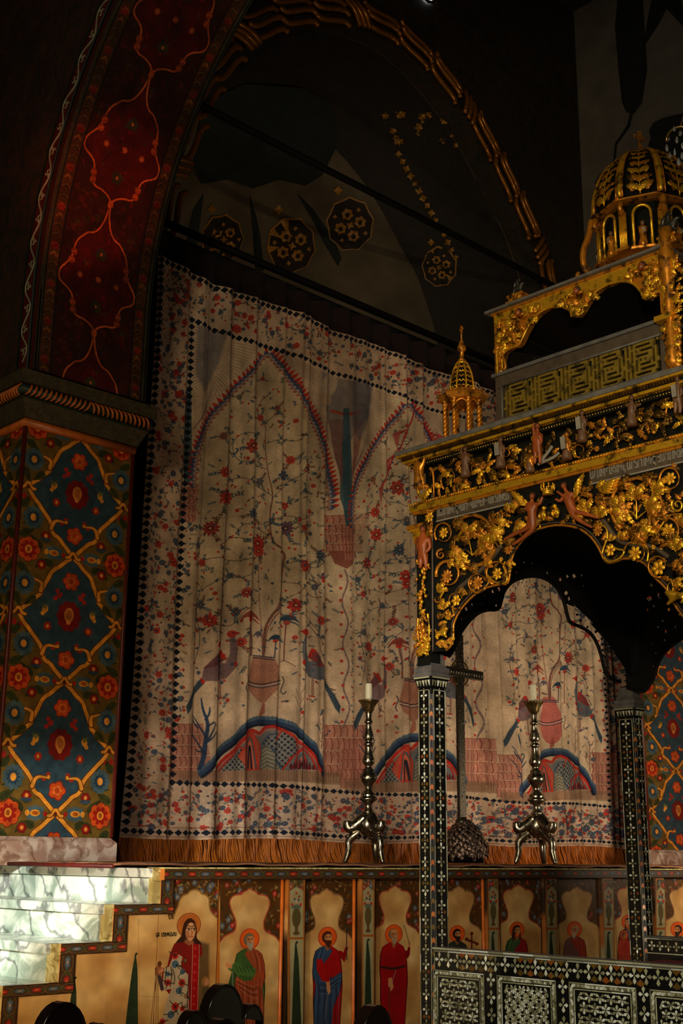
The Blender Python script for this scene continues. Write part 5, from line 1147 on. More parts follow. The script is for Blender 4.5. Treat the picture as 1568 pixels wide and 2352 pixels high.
BALL = MB().ball((0, 0, 0), 1, 10).mesh('berry', M_GOL2, True)
def frame(o, x, n):
    z = Vector(n).normalized(); x = Vector(x); x = (x-z*x.dot(z)).normalized(); y = z.cross(x); m = Matrix((x, y, z)).transposed().to_4x4(); m.translation = o; return m
OUT = Vector((-1, 0, 0))
def leaf(a, b, off=.012, kind=0, wd=1., tilt=0, par=None, fn=F, out=OUT, name='leaf'):
    dx_, dy_ = (b[0]-a[0])*.2, (b[1]-a[1])*.2; a = (a[0]-dx_*.4, a[1]-dy_*.4); b = (b[0]+dx_, b[1]+dy_)
    A, B = fn(*a, off), fn(*b, off); L = (B-A).length; kind_ = kind; n = out+Vector((0, 0, .0))+(B-A).normalized()*tilt
    M_ = frame(A, B-A, n) @ Matrix.Diagonal((L, L*wd, L*.75, 1))
    if SM[0] is not None:
        b_ = SM[0].setdefault((par or cb, kind), MB()); me = LF[kind]; b_.add([M_ @ v.co for v in me.vertices], [tuple(p.vertices) for p in me.polygons]); return None
    return place(LF[kind], name, par or cb, M_)
SM = [None]
def flush_leaves(name='small_leaves'):
    for (p_, kd), b_ in SM[0].items(): b_.build(name, LF[kd].materials[0], p_, smooth=True, kind='stuff')
    SM[0] = None
def rose(px, py, r, off=.012, kind=0, par=None, fn=F, out=OUT, rot=0.):
    k = mpp(px) if fn is F else 1/540; R_ = r*k*1.05
    o = place(RS[kind], 'rosette', par or cb, frame(fn(px, py, off), Vector((0, -1, 0)) if abs(out.x) > .5 else Vector((1, 0, 0)), out) @ Matrix.Rotation(rot, 4, 'Z') @ Matrix.Scale(R_, 4)); return o
def stem(P, w, m=None, off=.012, par=None, name='vine', fn=F, taper=True, flat=1., it=2, n=7):
    P = rounded([tuple(p) for p in P], it); k = mpp(P[0][0]) if fn is F else 1/540; pts = [fn(p[0], p[1], off+(p[2] if len(p) > 2 else 0)) for p in P]
    rad = (lambda t: w*k*(1-.75*t)) if taper else w*k
    return MB().tube(pts, rad, n).build(name, m or M_GOL2, par or cb, smooth=True)
def spiral(cx, cy, rx, ry, a0, turns, w, off=.012, m=None, end=.22, **k):
    n = int(14*abs(turns))+4; P = []
    for i in range(n+1):
        t = i/n; a = a0+2*pi*turns*t; s = 1-(1-end)*t; P.append((cx+rx*s*cos(a), cy+ry*s*sin(a), .006*t))
    return stem(P, w, m, off, it=0, **k)
def cluster(cx, cy, L, a0, n=5, spread=2.4, kind=0, off=.014, wd=1., **k):
    n += 1; L *= 1.12
    for i in range(n):
        a = a0+spread*(i/(n-1)-.5) if n > 1 else a0; l = L*(1-.22*abs(i/(n-1)-.5)*2 if n > 1 else 1)
        leaf((cx, cy), (cx+l*cos(a), cy+l*sin(a)), off+.002*i, (kind+(i % 2 if kind != 2 else 0)) % 3, wd, **k)
def skinfig(name, joints, edges, radii, m, parent, root=0, sub=2):
    bm = bmesh.new(); lay = bm.verts.layers.skin.verify(); org = oloc(parent) if parent else Vector((0, 0, 0))
    vs = [bm.verts.new(Vector(j)-org) for j in joints]
    for a, b in edges: bm.edges.new((vs[a], vs[b]))
    for v, r_ in zip(vs, radii): v[lay].radius = (r_, r_)
    vs[root][lay].use_root = True
    me = bpy.data.meshes.new(name); bm.to_mesh(me); bm.free(); me.materials.append(m)
    o = bpy.data.objects.new(name, me); COL.objects.link(o); o.parent = parent
    s = o.modifiers.new('skin', 'SKIN'); s.use_smooth_shade = True; o.modifiers.new('sub', 'SUBSURF').levels = 1; o.modifiers['sub'].render_levels = sub-1 or 1
    return o
PE = [(0, 1), (1, 2), (2, 3), (2, 4), (4, 5), (5, 6), (2, 7), (7, 8), (8, 9), (0, 10), (10, 11), (11, 12), (0, 13), (13, 14), (14, 15)]
def putto(J, s, m=None, off=.03, name='putto', parent=None, hair=True, fn=F, robe=None, wings=None, k=None):
    """J: 16 px joints hips,belly,chest,head,shL,elL,haL,shR,elR,haR,hipL,knL,ftL,hipR,knR,ftR; s = head radius px"""
    k = k or mpp(J[0][0]); parent = parent or cb; kk = s*k
    P = [fn(p[0], p[1], off+(p[2]*k if len(p) > 2 else 0)) for p in J]
    r = [.95, .95, 1.0, .78, .5, .38, .26, .5, .38, .26, .62, .45, .26, .62, .45, .26]; r = [x*kk*1.25 for x in r]; r[3] *= .75
    # neck vertex
    P.append(P[2].lerp(P[3], .55)); r.append(.4*kk); E = [e for e in PE if e != (2, 3)]+[(2, 16), (16, 3)]
    o = skinfig(name, P, E, r, m or M_FLE, parent)
    hd = P[3]; b = MB(); rr_ = kk*.92
    b.ball(hd+Vector((.10*kk, 0, .22*kk)), rr_, 10, (.95, .98, .92))
    f = MB(); out = (fn(J[3][0], J[3][1], off+.02)-fn(J[3][0], J[3][1], off)).normalized()
    o2 = b.build('hair', M_HAIR, o, smooth=True)
    fc = hd+out*kk*.55; side = Vector((0, 0, 1)).cross(out).normalized(); mbf = MB(); mbf.ball(hd+out*kk*.34-Vector((0, 0, .08*kk)), kk*.72, 10, (.9, .9, 1.05)); mbf.ball(fc+out*kk*.52-Vector((0, 0, .10*kk)), kk*.13, 6, (1, 1, 1.6)); mbf.build('face', m or M_FLE, o, smooth=True)
    e = MB()
    for sg in (-1, 1): e.ball(fc+out*kk*.36+side*kk*.27*sg+Vector((0, 0, .08*kk)), kk*.10, 6)
    e.ball(fc+out*kk*.40-Vector((0, 0, .36*kk)), kk*.12, 6, (1, 1.2, .5)); e.build('eyes_and_mouth', M_HAIR, o, smooth=True)
    if robe is not None:
        zb = min(P[12].z, P[15].z); c0 = P[0]; H = P[2].z-zb
        prof = [(1.5, 0), (1.6, .15), (1.25, .45), (1.0, .7), (1.05, .9), (.6, 1.02)]
        MB().lathe([(a*kk*.95, t*H) for a, t in prof], (c0.x+.0, c0.y, zb), 18, lambda a, z: 1+.09*sin(a*7+z*30)).build('robe', robe, o, smooth=True)
    return o
# ---- solid mouldings
def ring(name, z0, z1, ov, m, bev=0, kind=None, x1=XB+.07, y1=YF+.07, hollow=None):
    a, b_, c, d_ = XA-ov, x1+ov, YN-.07-ov, y1+ov
    if hollow is None: return MB().box((a, c, z0), (b_, d_, z1)).build(name, m, cb, bevel=bev)
    h = hollow; mb = MB(); mb.box((a, c, z0), (a+h, d_, z1)); mb.box((b_-h, c, z0), (b_, d_, z1)); mb.box((a+h, c, z0), (b_-h, c+h, z1)); mb.box((a+h, d_-h, z0), (b_-h, d_, z1)); return mb.build(name, m, cb)
ZL = {}
for nm, p0, p1, ov, m in (('cornice_slab', 949, 960, .075, M_GRW), ('gold_fillet', 960, 966, .070, M_GOLD), ('dentil_band', 966, 979, .050, M_EB), ('gold_fillet', 979, 986, .048, M_GOLD), ('bead_cove', 986, 1004, .022, M_EB), ('frieze_ground', 1004, 1089, -.025, M_EB), ('bead_moulding', 1089, 1097, .012, M_GOL2), ('gold_fascia', 1097, 1112, .028, M_GOLD), ('gold_fillet', 1112, 1120, .018, M_GOL2)):
    zt_, zb_ = float(on(0, XA-ov, 1200, p0)[2]), float(on(0, XA-ov, 1200, p1)[2]); ring(nm, zb_-.0004, zt_, ov, m, bev=.002); ZL[p0] = (zb_, zt_)
z_text1, z_text0 = ZB(1120), ZB(1150)
# beads and dentils along the -X face
bd = MB(); dn = MB()
y = YN
while y < YF+.12:
    for (p0, ov, r, st) in ((990, .026, .0055, 1), (999, .020, .004, 1), (1093, .016, .0055, 1)):
        bd.ball((XA-ov, y, float(on(0, XA-ov, 1200, p0)[2])), r, 6, (1, .9, 1))
    dn.cbox((XA-.054, y+.003, float(on(0, XA-.052, 1200, 972)[2])), (.012, .006, .020)); y += .0135
bd.build('beads', M_GOLD, cb, kind='stuff', smooth=True); dn.build('dentils', M_GOLD3, cb, kind='stuff')
# text band and inscription
for (pa, pb, tx) in ((1004, 1176, 'ԱԵԶՐՈՒՆ· Է ԿԱՐԻ ԿԱՌԳՅԻ· ՆԶՐՏՈՒՔՏՏ'), (1356, 1600, 'ԱՀՈՒԻՂՔԶԻՆ, ԱՐՏՐՈՒՆ·Է ՅԱՂՈՒԼՁՆԻ')):
    A, B = F(pa, 0), F(pb, 0); ya, yb = on(0, XA, pa, 1100)[1], on(0, XA, pb, 1100)[1]
    fo = MB().box((XA-.008, yb, z_text0), (XA+.02, ya, z_text1)).build('inscription_band', M_BRW, cb)
    MB().box((XA-.011, yb, z_text0-.006), (XA+.0, ya, z_text0)).build('band_edge', M_TXT, fo)
    cu_ = bpy.data.curves.new('inscription', 'FONT'); cu_.body = tx; cu_.size = (z_text1-z_text0)*1.02; cu_.extrude = .0035; cu_.align_x = 'LEFT'; cu_.offset = .0004
    o = bpy.data.objects.new('inscription', cu_); COL.objects.link(o); cu_.materials.append(M_TXT)
    bpy.context.view_layer.update(); L = o.dimensions.x or 1; want = (ya-yb)*.95
    me_ = bpy.data.meshes.new_from_object(o.evaluated_get(bpy.context.evaluated_depsgraph_get())); me_.materials.clear(); me_.materials.append(M_TXT); bpy.data.objects.remove(o); o = bpy.data.objects.new('inscription', me_); COL.objects.link(o); o['kind'] = 'stuff'; o.parent = cb
    o.matrix_local = Matrix.Translation(-oloc(cb)) @ frame(Vector((XA-.010, ya-.006, z_text0+.016)), Vector((0, -1, 0)), OUT) @ Matrix.Diagonal((want/L, 1, 1, 1))
# ---- carved front plate with trefoil opening
ARCH = [(1024, 1494), (1037, 1482), (1042, 1462), (1040, 1440), (1046, 1420), (1060, 1396), (1080, 1374), (1102, 1356), (1128, 1346), (1150, 1342), (1164, 1342), (1170, 1328), (1171, 1300), (1178, 1274), (1190, 1252), (1206, 1234), (1224, 1221), (1250, 1210), (1285, 1205), (1325, 1211), (1352, 1228), (1370, 1250), (1381, 1272), (1386, 1286), (1398, 1294), (1414, 1290), (1430, 1283), (1452, 1283), (1474, 1290), (1490, 1304), (1502, 1326), (1525, 1346), (1540, 1368), (1550, 1392), (1575, 1425), (1590, 1470)]
def yz(p, off=0): q = on(0, XA-off, *p); return (q[1], q[2])
AY = [yz(p) for p in rounded(ARCH, 1)]
z_pl = ZB(1121)
outer = [(YF+.01, ZB(1499)-.0)]+[(YF+.01, z_pl), (AY[-1][0]-.02, z_pl)]
poly = [(YF+.012, AY[0][1]), (YF+.012, z_pl), (2.30, z_pl), (2.30, AY[-1][1])]+AY[::-1]
HOL = []
def hole(cx, cy, rx, ry, n=7, ph=0): HOL.append([yz((cx+rx*cos(2*pi*i/n+ph)*(1+.2*sin(3*i)), cy+ry*sin(2*pi*i/n+ph))) for i in range(n)])
for a in ((1075, 1225, 10, 14), (1113, 1225, 8, 16), (1118, 1258, 9, 14), (1060, 1262, 6, 10), (1082, 1300, 10, 7), (1040, 1275, 4, 6), (1028, 1345, 3, 5), (1182, 1180, 8, 6), (1190, 1210, 8, 5), (1440, 1120, 7, 7), (1480, 1180, 8, 8), (1425, 1210, 7, 7), (1500, 1150, 7, 9), (1455, 1225, 12, 5), (1262, 1160, 8, 5), (1340, 1160, 6, 8), (1390, 1150, 10, 6), (1520, 1265, 6, 5), (1548, 1320, 6, 8)): hole(*a)
MB().plate(poly, HOL, lambda a, b, d: (XA+d, a, b), 0, .012).build('carved_panel', M_EB, cb, fixn=True)  # dark plate stands in for the shaded see-through gaps behind the foliage
stem([(x, y) for x, y in ARCH], 2.6, M_GOL2, .004, name='arch_edge', taper=False, it=1); stem([(x-3*(x < 1285)+3*(x > 1285), y-6) for x, y in ARCH], 1.6, M_BRW, .006, name='arch_edge', taper=False, it=1)
stem([(1152, 1252), (1118, 1298), (1078, 1332), (1052, 1352), (1044, 1375)], 6, M_BRW, .002, name='strap', taper=False); stem([(1372, 1175), (1395, 1210), (1420, 1246), (1460, 1252), (1500, 1255), (1535, 1280)], 6, M_BRW, .002, name='strap', taper=False)
# scrolls (left spandrel)
G = M_GOLD
spiral(1086, 1243, 50, 62, -2.6, .95, 5.2, .016, M_GOL2, end=.85); spiral(1018, 1224, 21, 25, 2.4, 1.0, 3.2, .014, end=.75); rose(1018, 1224, 13, .016)
spiral(1012, 1274, 11, 12, -1.2, -1.3, 3.6, .016, M_GOL2); spiral(1029, 1318, 28, 32, 2.9, .95, 4.6, .016, end=.75); rose(1026, 1324, 16, .022, 1)
rose(1047, 1379, 13, .018, 2); spiral(1047, 1379, 18, 20, 1.0, .8, 2.6, .014, end=.8); rose(1096, 1339, 16, .016, 1); spiral(1096, 1339, 22, 23, .4, .9, 2.8, .014, end=.85); rose(1141, 1318, 14, .02, 0); spiral(1141, 1316, 25, 28, 1.9, .9, 3, .014, end=.85); rose(1167, 1262, 12, .02, 1)
for (x, y, L, a, n, sp, kd) in ((1078, 1228, 27, -1.6, 5, 2.8, 0), (1080, 1232, 22, 2.9, 4, 2, 1), (1104, 1246, 27, .1, 5, 2.6, 0), (1056, 1266, 24, 2.2, 5, 2.4, 0), (1058, 1285, 22, 1.4, 4, 1.6, 0), (1100, 1205, 26, .7, 3, 1.2, 1), (1112, 1262, 22, 1.3, 4, 2, 1), (1060, 1200, 20, 2.6, 3, 1.4, 1), (1096, 1300, 22, 2.4, 3, 1.4, 1), (1134, 1196, 20, -1.2, 4, 2.2, 1), (1158, 1196, 20, 2.2, 4, 2, 0), (1152, 1222, 30, 2.6, 4, 1.6, 0), (1128, 1232, 18, 1.6, 3, 1.4, 2), (1008, 1356, 18, -.8, 4, 1.6, 0), (1020, 1396, 18, -1.6, 4, 2, 0), (1062, 1352, 16, 2, 3, 1.6, 1), (1118, 1300, 14, -1, 3, 1.6, 0), (1030, 1292, 14, .4, 3, 1.6, 0), (1178, 1240, 22, 2.6, 3, .9, 1), (1010, 1420, 14, -1.2, 3, 1.6, 1), (1034, 1420, 14, -1.8, 3, 1.6, 0), (1022, 1436, 14, 2, 3, 1.6, 1), (1172, 1288, 16, 1.6, 3, 1.2, 0), (1160, 1168, 14, -.4, 3, 1.4, 0)): cluster(x, y, L, a, n, sp, kd)
stem([(1084, 1276), (1080, 1255), (1074, 1232), (1070, 1215)], 2.4, G, .02); stem([(1084, 1276), (1098, 1262), (1106, 1248)], 2.2, G, .02); stem([(1084, 1274), (1070, 1262), (1056, 1262)], 2.2, G, .02)
stem([(1135, 1262), (1120, 1290), (1095, 1300), (1060, 1305), (1058, 1290)], 7, M_GOL2, .014); stem([(1128, 1195), (1140, 1215), (1138, 1250), (1150, 1262)], 3.6, M_GOL2, .012)
stem([(1160, 1290), (1155, 1300), (1160, 1310), (1166, 1330), (1158, 1342), (1130, 1336), (1118, 1320)], 2.6, G, .012, taper=False); stem([(1110, 1352), (1122, 1340), (1120, 1325)], 2, G, .012); stem([(1072, 1366), (1066, 1352), (1056, 1350)], 2.2, G, .012); stem([(1042, 1410), (1038, 1396), (1042, 1386)], 2.2, G, .012)
# shell
for k in range(6): stem([(1010, 1374), (1012+k*2.2, 1362-k*2), (1016+k*1.6, 1352+k*1.5)], 2.6, G if k % 2 else M_GOL2, .016+.002*k, name='shell_rib')
spiral(1004, 1376, 8, 9, 0, 1.2, 2.6, .018)
# right spandrel
spiral(1463, 1161, 62, 66, 2.2, .92, 6, .016, M_GOL2, end=.88); spiral(1538, 1100, 24, 27, 2.6, 1.0, 3.4, .014, end=.8); rose(1538, 1099, 15, .02, 0); rose(1533, 1219, 17, .022, 0); spiral(1533, 1219, 27, 30, -2.0, .9, 3.4, .014, end=.8); spiral(1556, 1160, 15, 17, -2.4, -1.4, 4, .016, G)
rose(1372, 1219, 13, .02, 1); rose(1400, 1264, 14, .02, 2); rose(1457, 1271, 17, .02, 0); spiral(1457, 1269, 24, 26, -3.0, .7, 2.8, .014, end=.9); rose(1511, 1305, 17, .02, 2); spiral(1510, 1300, 24, 27, 1.2, .9, 3, .014, end=.7)
stem([(1372, 1203), (1392, 1210), (1396, 1232), (1386, 1258), (1382, 1272)], 2.4, G, .012, taper=False); stem([(1386, 1280), (1396, 1292), (1420, 1286), (1438, 1264), (1415, 1262), (1400, 1250)], 2.6, G, .012, taper=False); stem([(1486, 1290), (1490, 1262), (1478, 1250), (1450, 1248)], 2.6, G, .012, taper=False); stem([(1540, 1330), (1548, 1352), (1536, 1368), (1530, 1340), (1560, 1330)], 2.6, G, .012)
for (x, y, L, a, n, sp, kd) in ((1461, 1142, 30, -1.6, 5, 2.6, 0), (1438, 1176, 32, 2.6, 5, 2.6, 0), (1430, 1160, 26, -2.4, 4, 2, 0), (1490, 1165, 32, -.5, 5, 2.4, 0), (1496, 1190, 26, .8, 4, 1.8, 1), (1470, 1210, 30, .6, 4, 1.8, 0), (1450, 1222, 34, .3, 3, .9, 1), (1505, 1130, 30, -.8, 4, 1.6, 0), (1522, 1160, 30, 1.2, 4, 1.4, 1), (1420, 1118, 30, -.5, 3, .8, 1), (1480, 1096, 26, .4, 3, 1, 1), (1378, 1185, 26, -1.2, 4, 1.6, 0), (1350, 1170, 24, -2, 4, 2, 0), (1322, 1190, 26, -1.2, 4, 1.4, 0), (1340, 1135, 20, -1.0, 4, 1.8, 1), (1372, 1150, 24, -.4, 4, 1.6, 1), (1424, 1235, 18, -.8, 3, 1.4, 0), (1500, 1245, 22, -.6, 3, 1.2, 1), (1554, 1260, 26, -1.4, 4, 1.8, 0), (1556, 1290, 24, 1.0, 4, 1.8, 1), (1560, 1200, 22, -.5, 3, 1.6, 0), (1545, 1240, 22, -2.0, 3, 1.2, 1), (1404, 1240, 13, -1.6, 4, 2.4, 0), (1550, 1335, 20, .6, 3, 1.4, 0), (1240, 1196, 20, 2.6, 3, 1, 1), (1206, 1208, 24, 2.9, 4, 1.2, 0), (1190, 1160, 18, 3.0, 3, 1, 0), (1410, 1150, 22, 2.4, 3, 1.2, 1)): cluster(x, y, L, a, n, sp, kd)
stem([(1461, 1192), (1462, 1160), (1458, 1135)], 2.8, G, .022); stem([(1461, 1192), (1478, 1178), (1492, 1166)], 2.6, G, .022); stem([(1461, 1188), (1448, 1174), (1436, 1172)], 2.6, G, .022); stem([(1500, 1238), (1520, 1205), (1535, 1182), (1566, 1180)], 4.5, G, .014); stem([(1440, 1232), (1480, 1234), (1510, 1222)], 5, M_GOL2, .014); stem([(1330, 1196), (1352, 1172), (1372, 1160)], 4, M_GOL2, .016); stem([(1200, 1214), (1220, 1220), (1240, 1214), (1240, 1204), (1234, 1202)], 3, G, .016)
for x, y in ((1500, 1256), (1566, 1288), (1150, 1285)): rose(x, y, 6, .014, 2)
rf_ = random.Random(91); from_ = rounded(ARCH, 1)
def on_panel(x, y):
    top = 1150-(x-1200)*.262+6
    if y < top+4 or x < 1002: return False
    ya_ = None
    for (x0, y0), (x1, y1) in zip(from_, from_[1:]):
        if min(x0, x1) <= x <= max(x0, x1): ya_ = min(ya_ or 9999, y0+(y1-y0)*((x-x0)/(x1-x0) if x1 != x0 else 0), y0, y1)
    return ya_ is not None and y < ya_-7
c_ = 0; SM[0] = {}
while c_ < 170:
    x, y = rf_.uniform(1002, 1575), rf_.uniform(1040, 1480)
    if on_panel(x, y): a = rf_.uniform(0, 6.3); L = rf_.uniform(13, 21); leaf((x, y), (x+L*cos(a), y+L*sin(a)), .002, rf_.choice((1, 2, 2)), .8); c_ += 1
flush_leaves()
# wings
def wing(x0, y0, x1, y1, n=5, dy=5, kd=0):
    for k in range(n): leaf((x0, y0+dy*k*.4), (x1+(k*(x0-x1)*.12), y1+dy*k*1.5), .02+.003*k, kd, .45)
wing(1206, 1152, 1178, 1128); wing(1322, 1132, 1340, 1094, 5, 6); wing(1384, 1122, 1424, 1104, 5, 5)
leaf((1372, 1118), (1388, 1108), .02, 0); BALLS = []
# putti holding the crown
putto([(1222, 1201), (1223, 1188), (1220, 1166), (1222, 1140), (1211, 1159), (1207, 1171), (1228, 1172, 5), (1231, 1160), (1240, 1156, 3), (1246, 1140, 3), (1214, 1212), (1182, 1226), (1156, 1240), (1226, 1214), (1200, 1236), (1176, 1252)], 9.5, name='putto')
putto([(1310, 1166), (1308, 1154), (1305, 1141), (1294, 1116), (1296, 1136), (1287, 1152, 3), (1274, 1146, 4), (1314, 1136), (1302, 1146, 6), (1278, 1128, 4), (1320, 1176), (1350, 1182), (1374, 1190), (1312, 1180), (1334, 1198), (1360, 1212)], 9.5, name='putto')
cr = MB().lathe([(.021, 0), (.024, .004), (.020, .010), (.023, .018), (.026, .020)], tuple(F(1258, 1137, .04)), 16); c0 = F(1258, 1137, .04)
for k in range(8): a = k*pi/4; cr.tube([(c0.x+.024*cos(a), c0.y+.024*sin(a), c0.z+.018), (c0.x+.028*cos(a), c0.y+.028*sin(a), c0.z+.034), (c0.x+.024*cos(a), c0.y+.024*sin(a), c0.z+.04)], .004, 6); cr.ball((c0.x+.026*cos(a), c0.y+.026*sin(a), c0.z+.042), .005, 6)
cr.build('crown', M_GOLD, cb, smooth=True)
def bird(x, y, f): # small gilt doves
    k = mpp(x); c = F(x, y, .02); b = MB(); sy = -f
    b.ball(c, 10*k, 10, (.7, .75, 1.15)); b.ball(c+Vector((-.004, sy*3*k, 14*k)), 5.5*k, 8); b.tube([c+Vector((-.006, sy*6*k, 14*k)), c+Vector((-.006, sy*12*k, 12*k))], [1.8*k, .4*k], 6)
    for s in (-1, 1): b.tube([c+Vector((-.008, s*6*k, 6*k)), c+Vector((-.012, s*8*k, -4*k)), c+Vector((-.004, s*5*k, -14*k))], [2*k, 4*k, 1*k], 6)
    b.tube([c+Vector((0, 0, -8*k)), c+Vector((0, 0, -14*k))], 2.5*k, 6); b.build('gilt_dove', M_GOLD, cb, smooth=True)
bird(1248, 1182, 1); bird(1278, 1176, -1)
def lion(x, y, s, f):
    k = mpp(x); c = F(x, y, .03); b = lambda dx, dy, dz=0: c+Vector((-dz*k, -dx*k*f, dy*k))
    J = [b(-14*s, 2*s), b(0, 3*s), b(14*s, 6*s), b(22*s, 13*s, 4), b(27*s, 10*s, 6), b(-16*s, -8*s, 3), b(-8*s, -14*s, 5), b(14*s, -6*s, 3), b(24*s, -13*s, 5), b(-20*s, 8*s), b(-24*s, 16*s)]
    skinfig('crouching_lion', J, [(0, 1), (1, 2), (2, 3), (3, 4), (0, 5), (5, 6), (2, 7), (7, 8), (0, 9), (9, 10)], [8*s*k, 7*s*k, 8.5*s*k, 7.5*s*k, 4*s*k, 5*s*k, 3*s*k, 4.5*s*k, 3*s*k, 2*s*k, 2.5*s*k], M_GOLD, cb, 1)
lion(1014, 1456, .8, 1); lion(1556, 1372, 1.1, -1)
for (x, y, r) in ((1008, 1474, 5), (1020, 1476, 6), (1032, 1468, 5), (1014, 1430, 5)): cluster(x, y, 12, 1.2, 3, 2, 0)
# ---- corner strip left of the panel: figures, garland of fruit
def Ff(px, py, off=0.): return F(px, py, off)
cp = MB(); cp.box((XA-.004, YF+.0, ZB(1499)), (XA+.06, YF+.075, z_text1)); cp.build('corner_post', M_EB, cb)
stem([(992, 1130), (993, 1300), (994, 1496)], 2.4, M_BRW, .012, taper=False, name='corner_fillet')
ft = putto([(970, 1266), (971, 1254), (973, 1240), (971, 1216), (961, 1238), (960, 1258), (964, 1270, 5), (985, 1240), (988, 1258), (974, 1272, 6), (966, 1280), (966, 1296), (964, 1306), (976, 1280), (978, 1296), (978, 1306)], 10, name='putto', off=.035)
rg = random.Random(12)
fb = MB(); fb2 = MB(); SM[0] = {}
for k in range(46):
    y_ = 1284+k*4.7; w_ = 13-5*sin((y_-1284)/215*pi*.9); x_ = 968+rg.uniform(-w_, w_)+4*sin(k*.5); c = F(x_, y_, .025+rg.uniform(0, .015)); (fb if k % 3 else fb2).ball(c, rg.uniform(.005, .012), 8, (1, 1, rg.uniform(.9, 1.5)))
    if k % 2: leaf((x_, y_), (x_+rg.uniform(-14, 14), y_+rg.uniform(2, 16)), .03, rg.choice((0, 1)), .6)
flush_leaves(); fb.build('fruit_garland', M_GOL2, cb, smooth=True, kind='stuff'); fb2.build('fruit_garland', M_GOLD, cb, smooth=True, kind='stuff')
stem([(960, 1420), (958, 1450), (964, 1490), (978, 1500)], 4, M_GOL2, .02); stem([(982, 1410), (986, 1440), (984, 1480)], 3.6, G, .02); stem([(950, 1466), (960, 1476), (975, 1490), (968, 1506)], 3, G, .02); spiral(954, 1458, 8, 7, 0, 1.2, 2.4, .02); leaf((985, 1470), (975, 1500), .02, 0); leaf((960, 1500), (985, 1492), .02, 0); cluster(972, 1440, 20, 1.2, 4, 1.4, 1)
rose(985, 1188, 13, .02, 0); leaf((992, 1205), (992, 1232), .02, 1, .7); leaf((970, 1178), (992, 1170), .02, 1, .6)
# upper corner: kneeling figure over a scroll bracket, capital
putto([(962, 1092), (962, 1080), (964, 1068), (953, 1048), (955, 1066), (950, 1078), (958, 1086, 4), (972, 1066), (974, 1052), (971, 1034), (956, 1100), (954, 1112), (958, 1120), (970, 1100), (972, 1112), (968, 1120)], 8.5, M_GOL2, name='caryatid', off=.04, robe=M_GOL2)
stem([(958, 1118), (962, 1138), (974, 1150), (984, 1140), (978, 1130)], 4.6, G, .03); stem([(988, 1076), (994, 1082), (996, 1110), (996, 1145)], 4.2, M_GOL2, .02); leaf((972, 1146), (990, 1128), .03, 0); leaf((962, 1120), (980, 1112), .03, 1)
for i, (p0, p1, ov, m) in enumerate(((1150, 1160, .022, M_GOL2), (1160, 1166, .014, M_GOLD), (1166, 1182, .004, M_GOLD), (1182, 1196, -.0, M_GOL2))):
    MB().box((XA-ov-.012, YF-.0, ZB(p1)), (XA+.05, YF+.085+ov, ZB(p0))).build('corner_capital', m, cb)
# ---- frieze carving (between cornice and fascia)
def FR(x, t): # t 0 top..1 bottom of frieze, follows the slope
    return (x, (1004+(1089-1004)*t)-(x-1200)*.292)
fz = random.Random(31)
for (x, t, r, k) in ((1030, .62, 10, 3), (1045, .85, 9, 1), (1058, .4, 8, 0), (1062, 1.0-.1, 8, 1), (1108, .45, 10, 1), (1120, .6, 8, 0), (1100, .85, 8, 0), (1130, .85, 9, 3), (1352, .7, 9, 0), (1375, .45, 9, 3), (1395, .75, 8, 0), (1490, .35, 11, 3), (1500, .75, 11, 3), (1540, .3, 9, 0), (1410, .3, 7, 3), (1555, .6, 9, 3), (1185, .3, 8, 0), (1370, .9, 7, 1), (1470, .8, 8, 1)): p = FR(x, t); rose(*p, r, .006, k)
for (x, t, rx, ry, a, tu) in ((1032, .55, 22, 30, 2.2, .8), (1105, .5, 24, 30, 2.5, .9), (1135, .8, 18, 20, 0, -1), (1180, .75, 26, 24, .4, .8), (1160, .3, 14, 14, 3, 1), (1330, .8, 18, 18, 1, 1.1), (1365, .5, 16, 22, 3, .9), (1420, .6, 22, 22, .2, 1), (1470, .5, 26, 24, 2.8, .9), (1505, .55, 24, 26, -.4, 1), (1550, .5, 22, 24, 2.6, .9), (1085, .9, 22, 12, .5, .6), (1205, .55, 10, 24, 1.4, .7), (1440, .85, 16, 12, 3, 1)): p = FR(x, t); spiral(*p, rx, ry, a, tu, 2.8, .0, M_GOLD3 if int(x) % 2 else M_GOL2, end=.4)
SM[0] = {}
for k in range(150):
    x = 1006+k*3.85; t = fz.uniform(.15, .95); p = FR(x+fz.uniform(-4, 4), t); a = fz.uniform(0, 6.3); L = fz.uniform(14, 24); leaf(p, (p[0]+L*cos(a), p[1]+L*sin(a)), .0, fz.choice((1, 2, 2, 0)), .75)
flush_leaves()
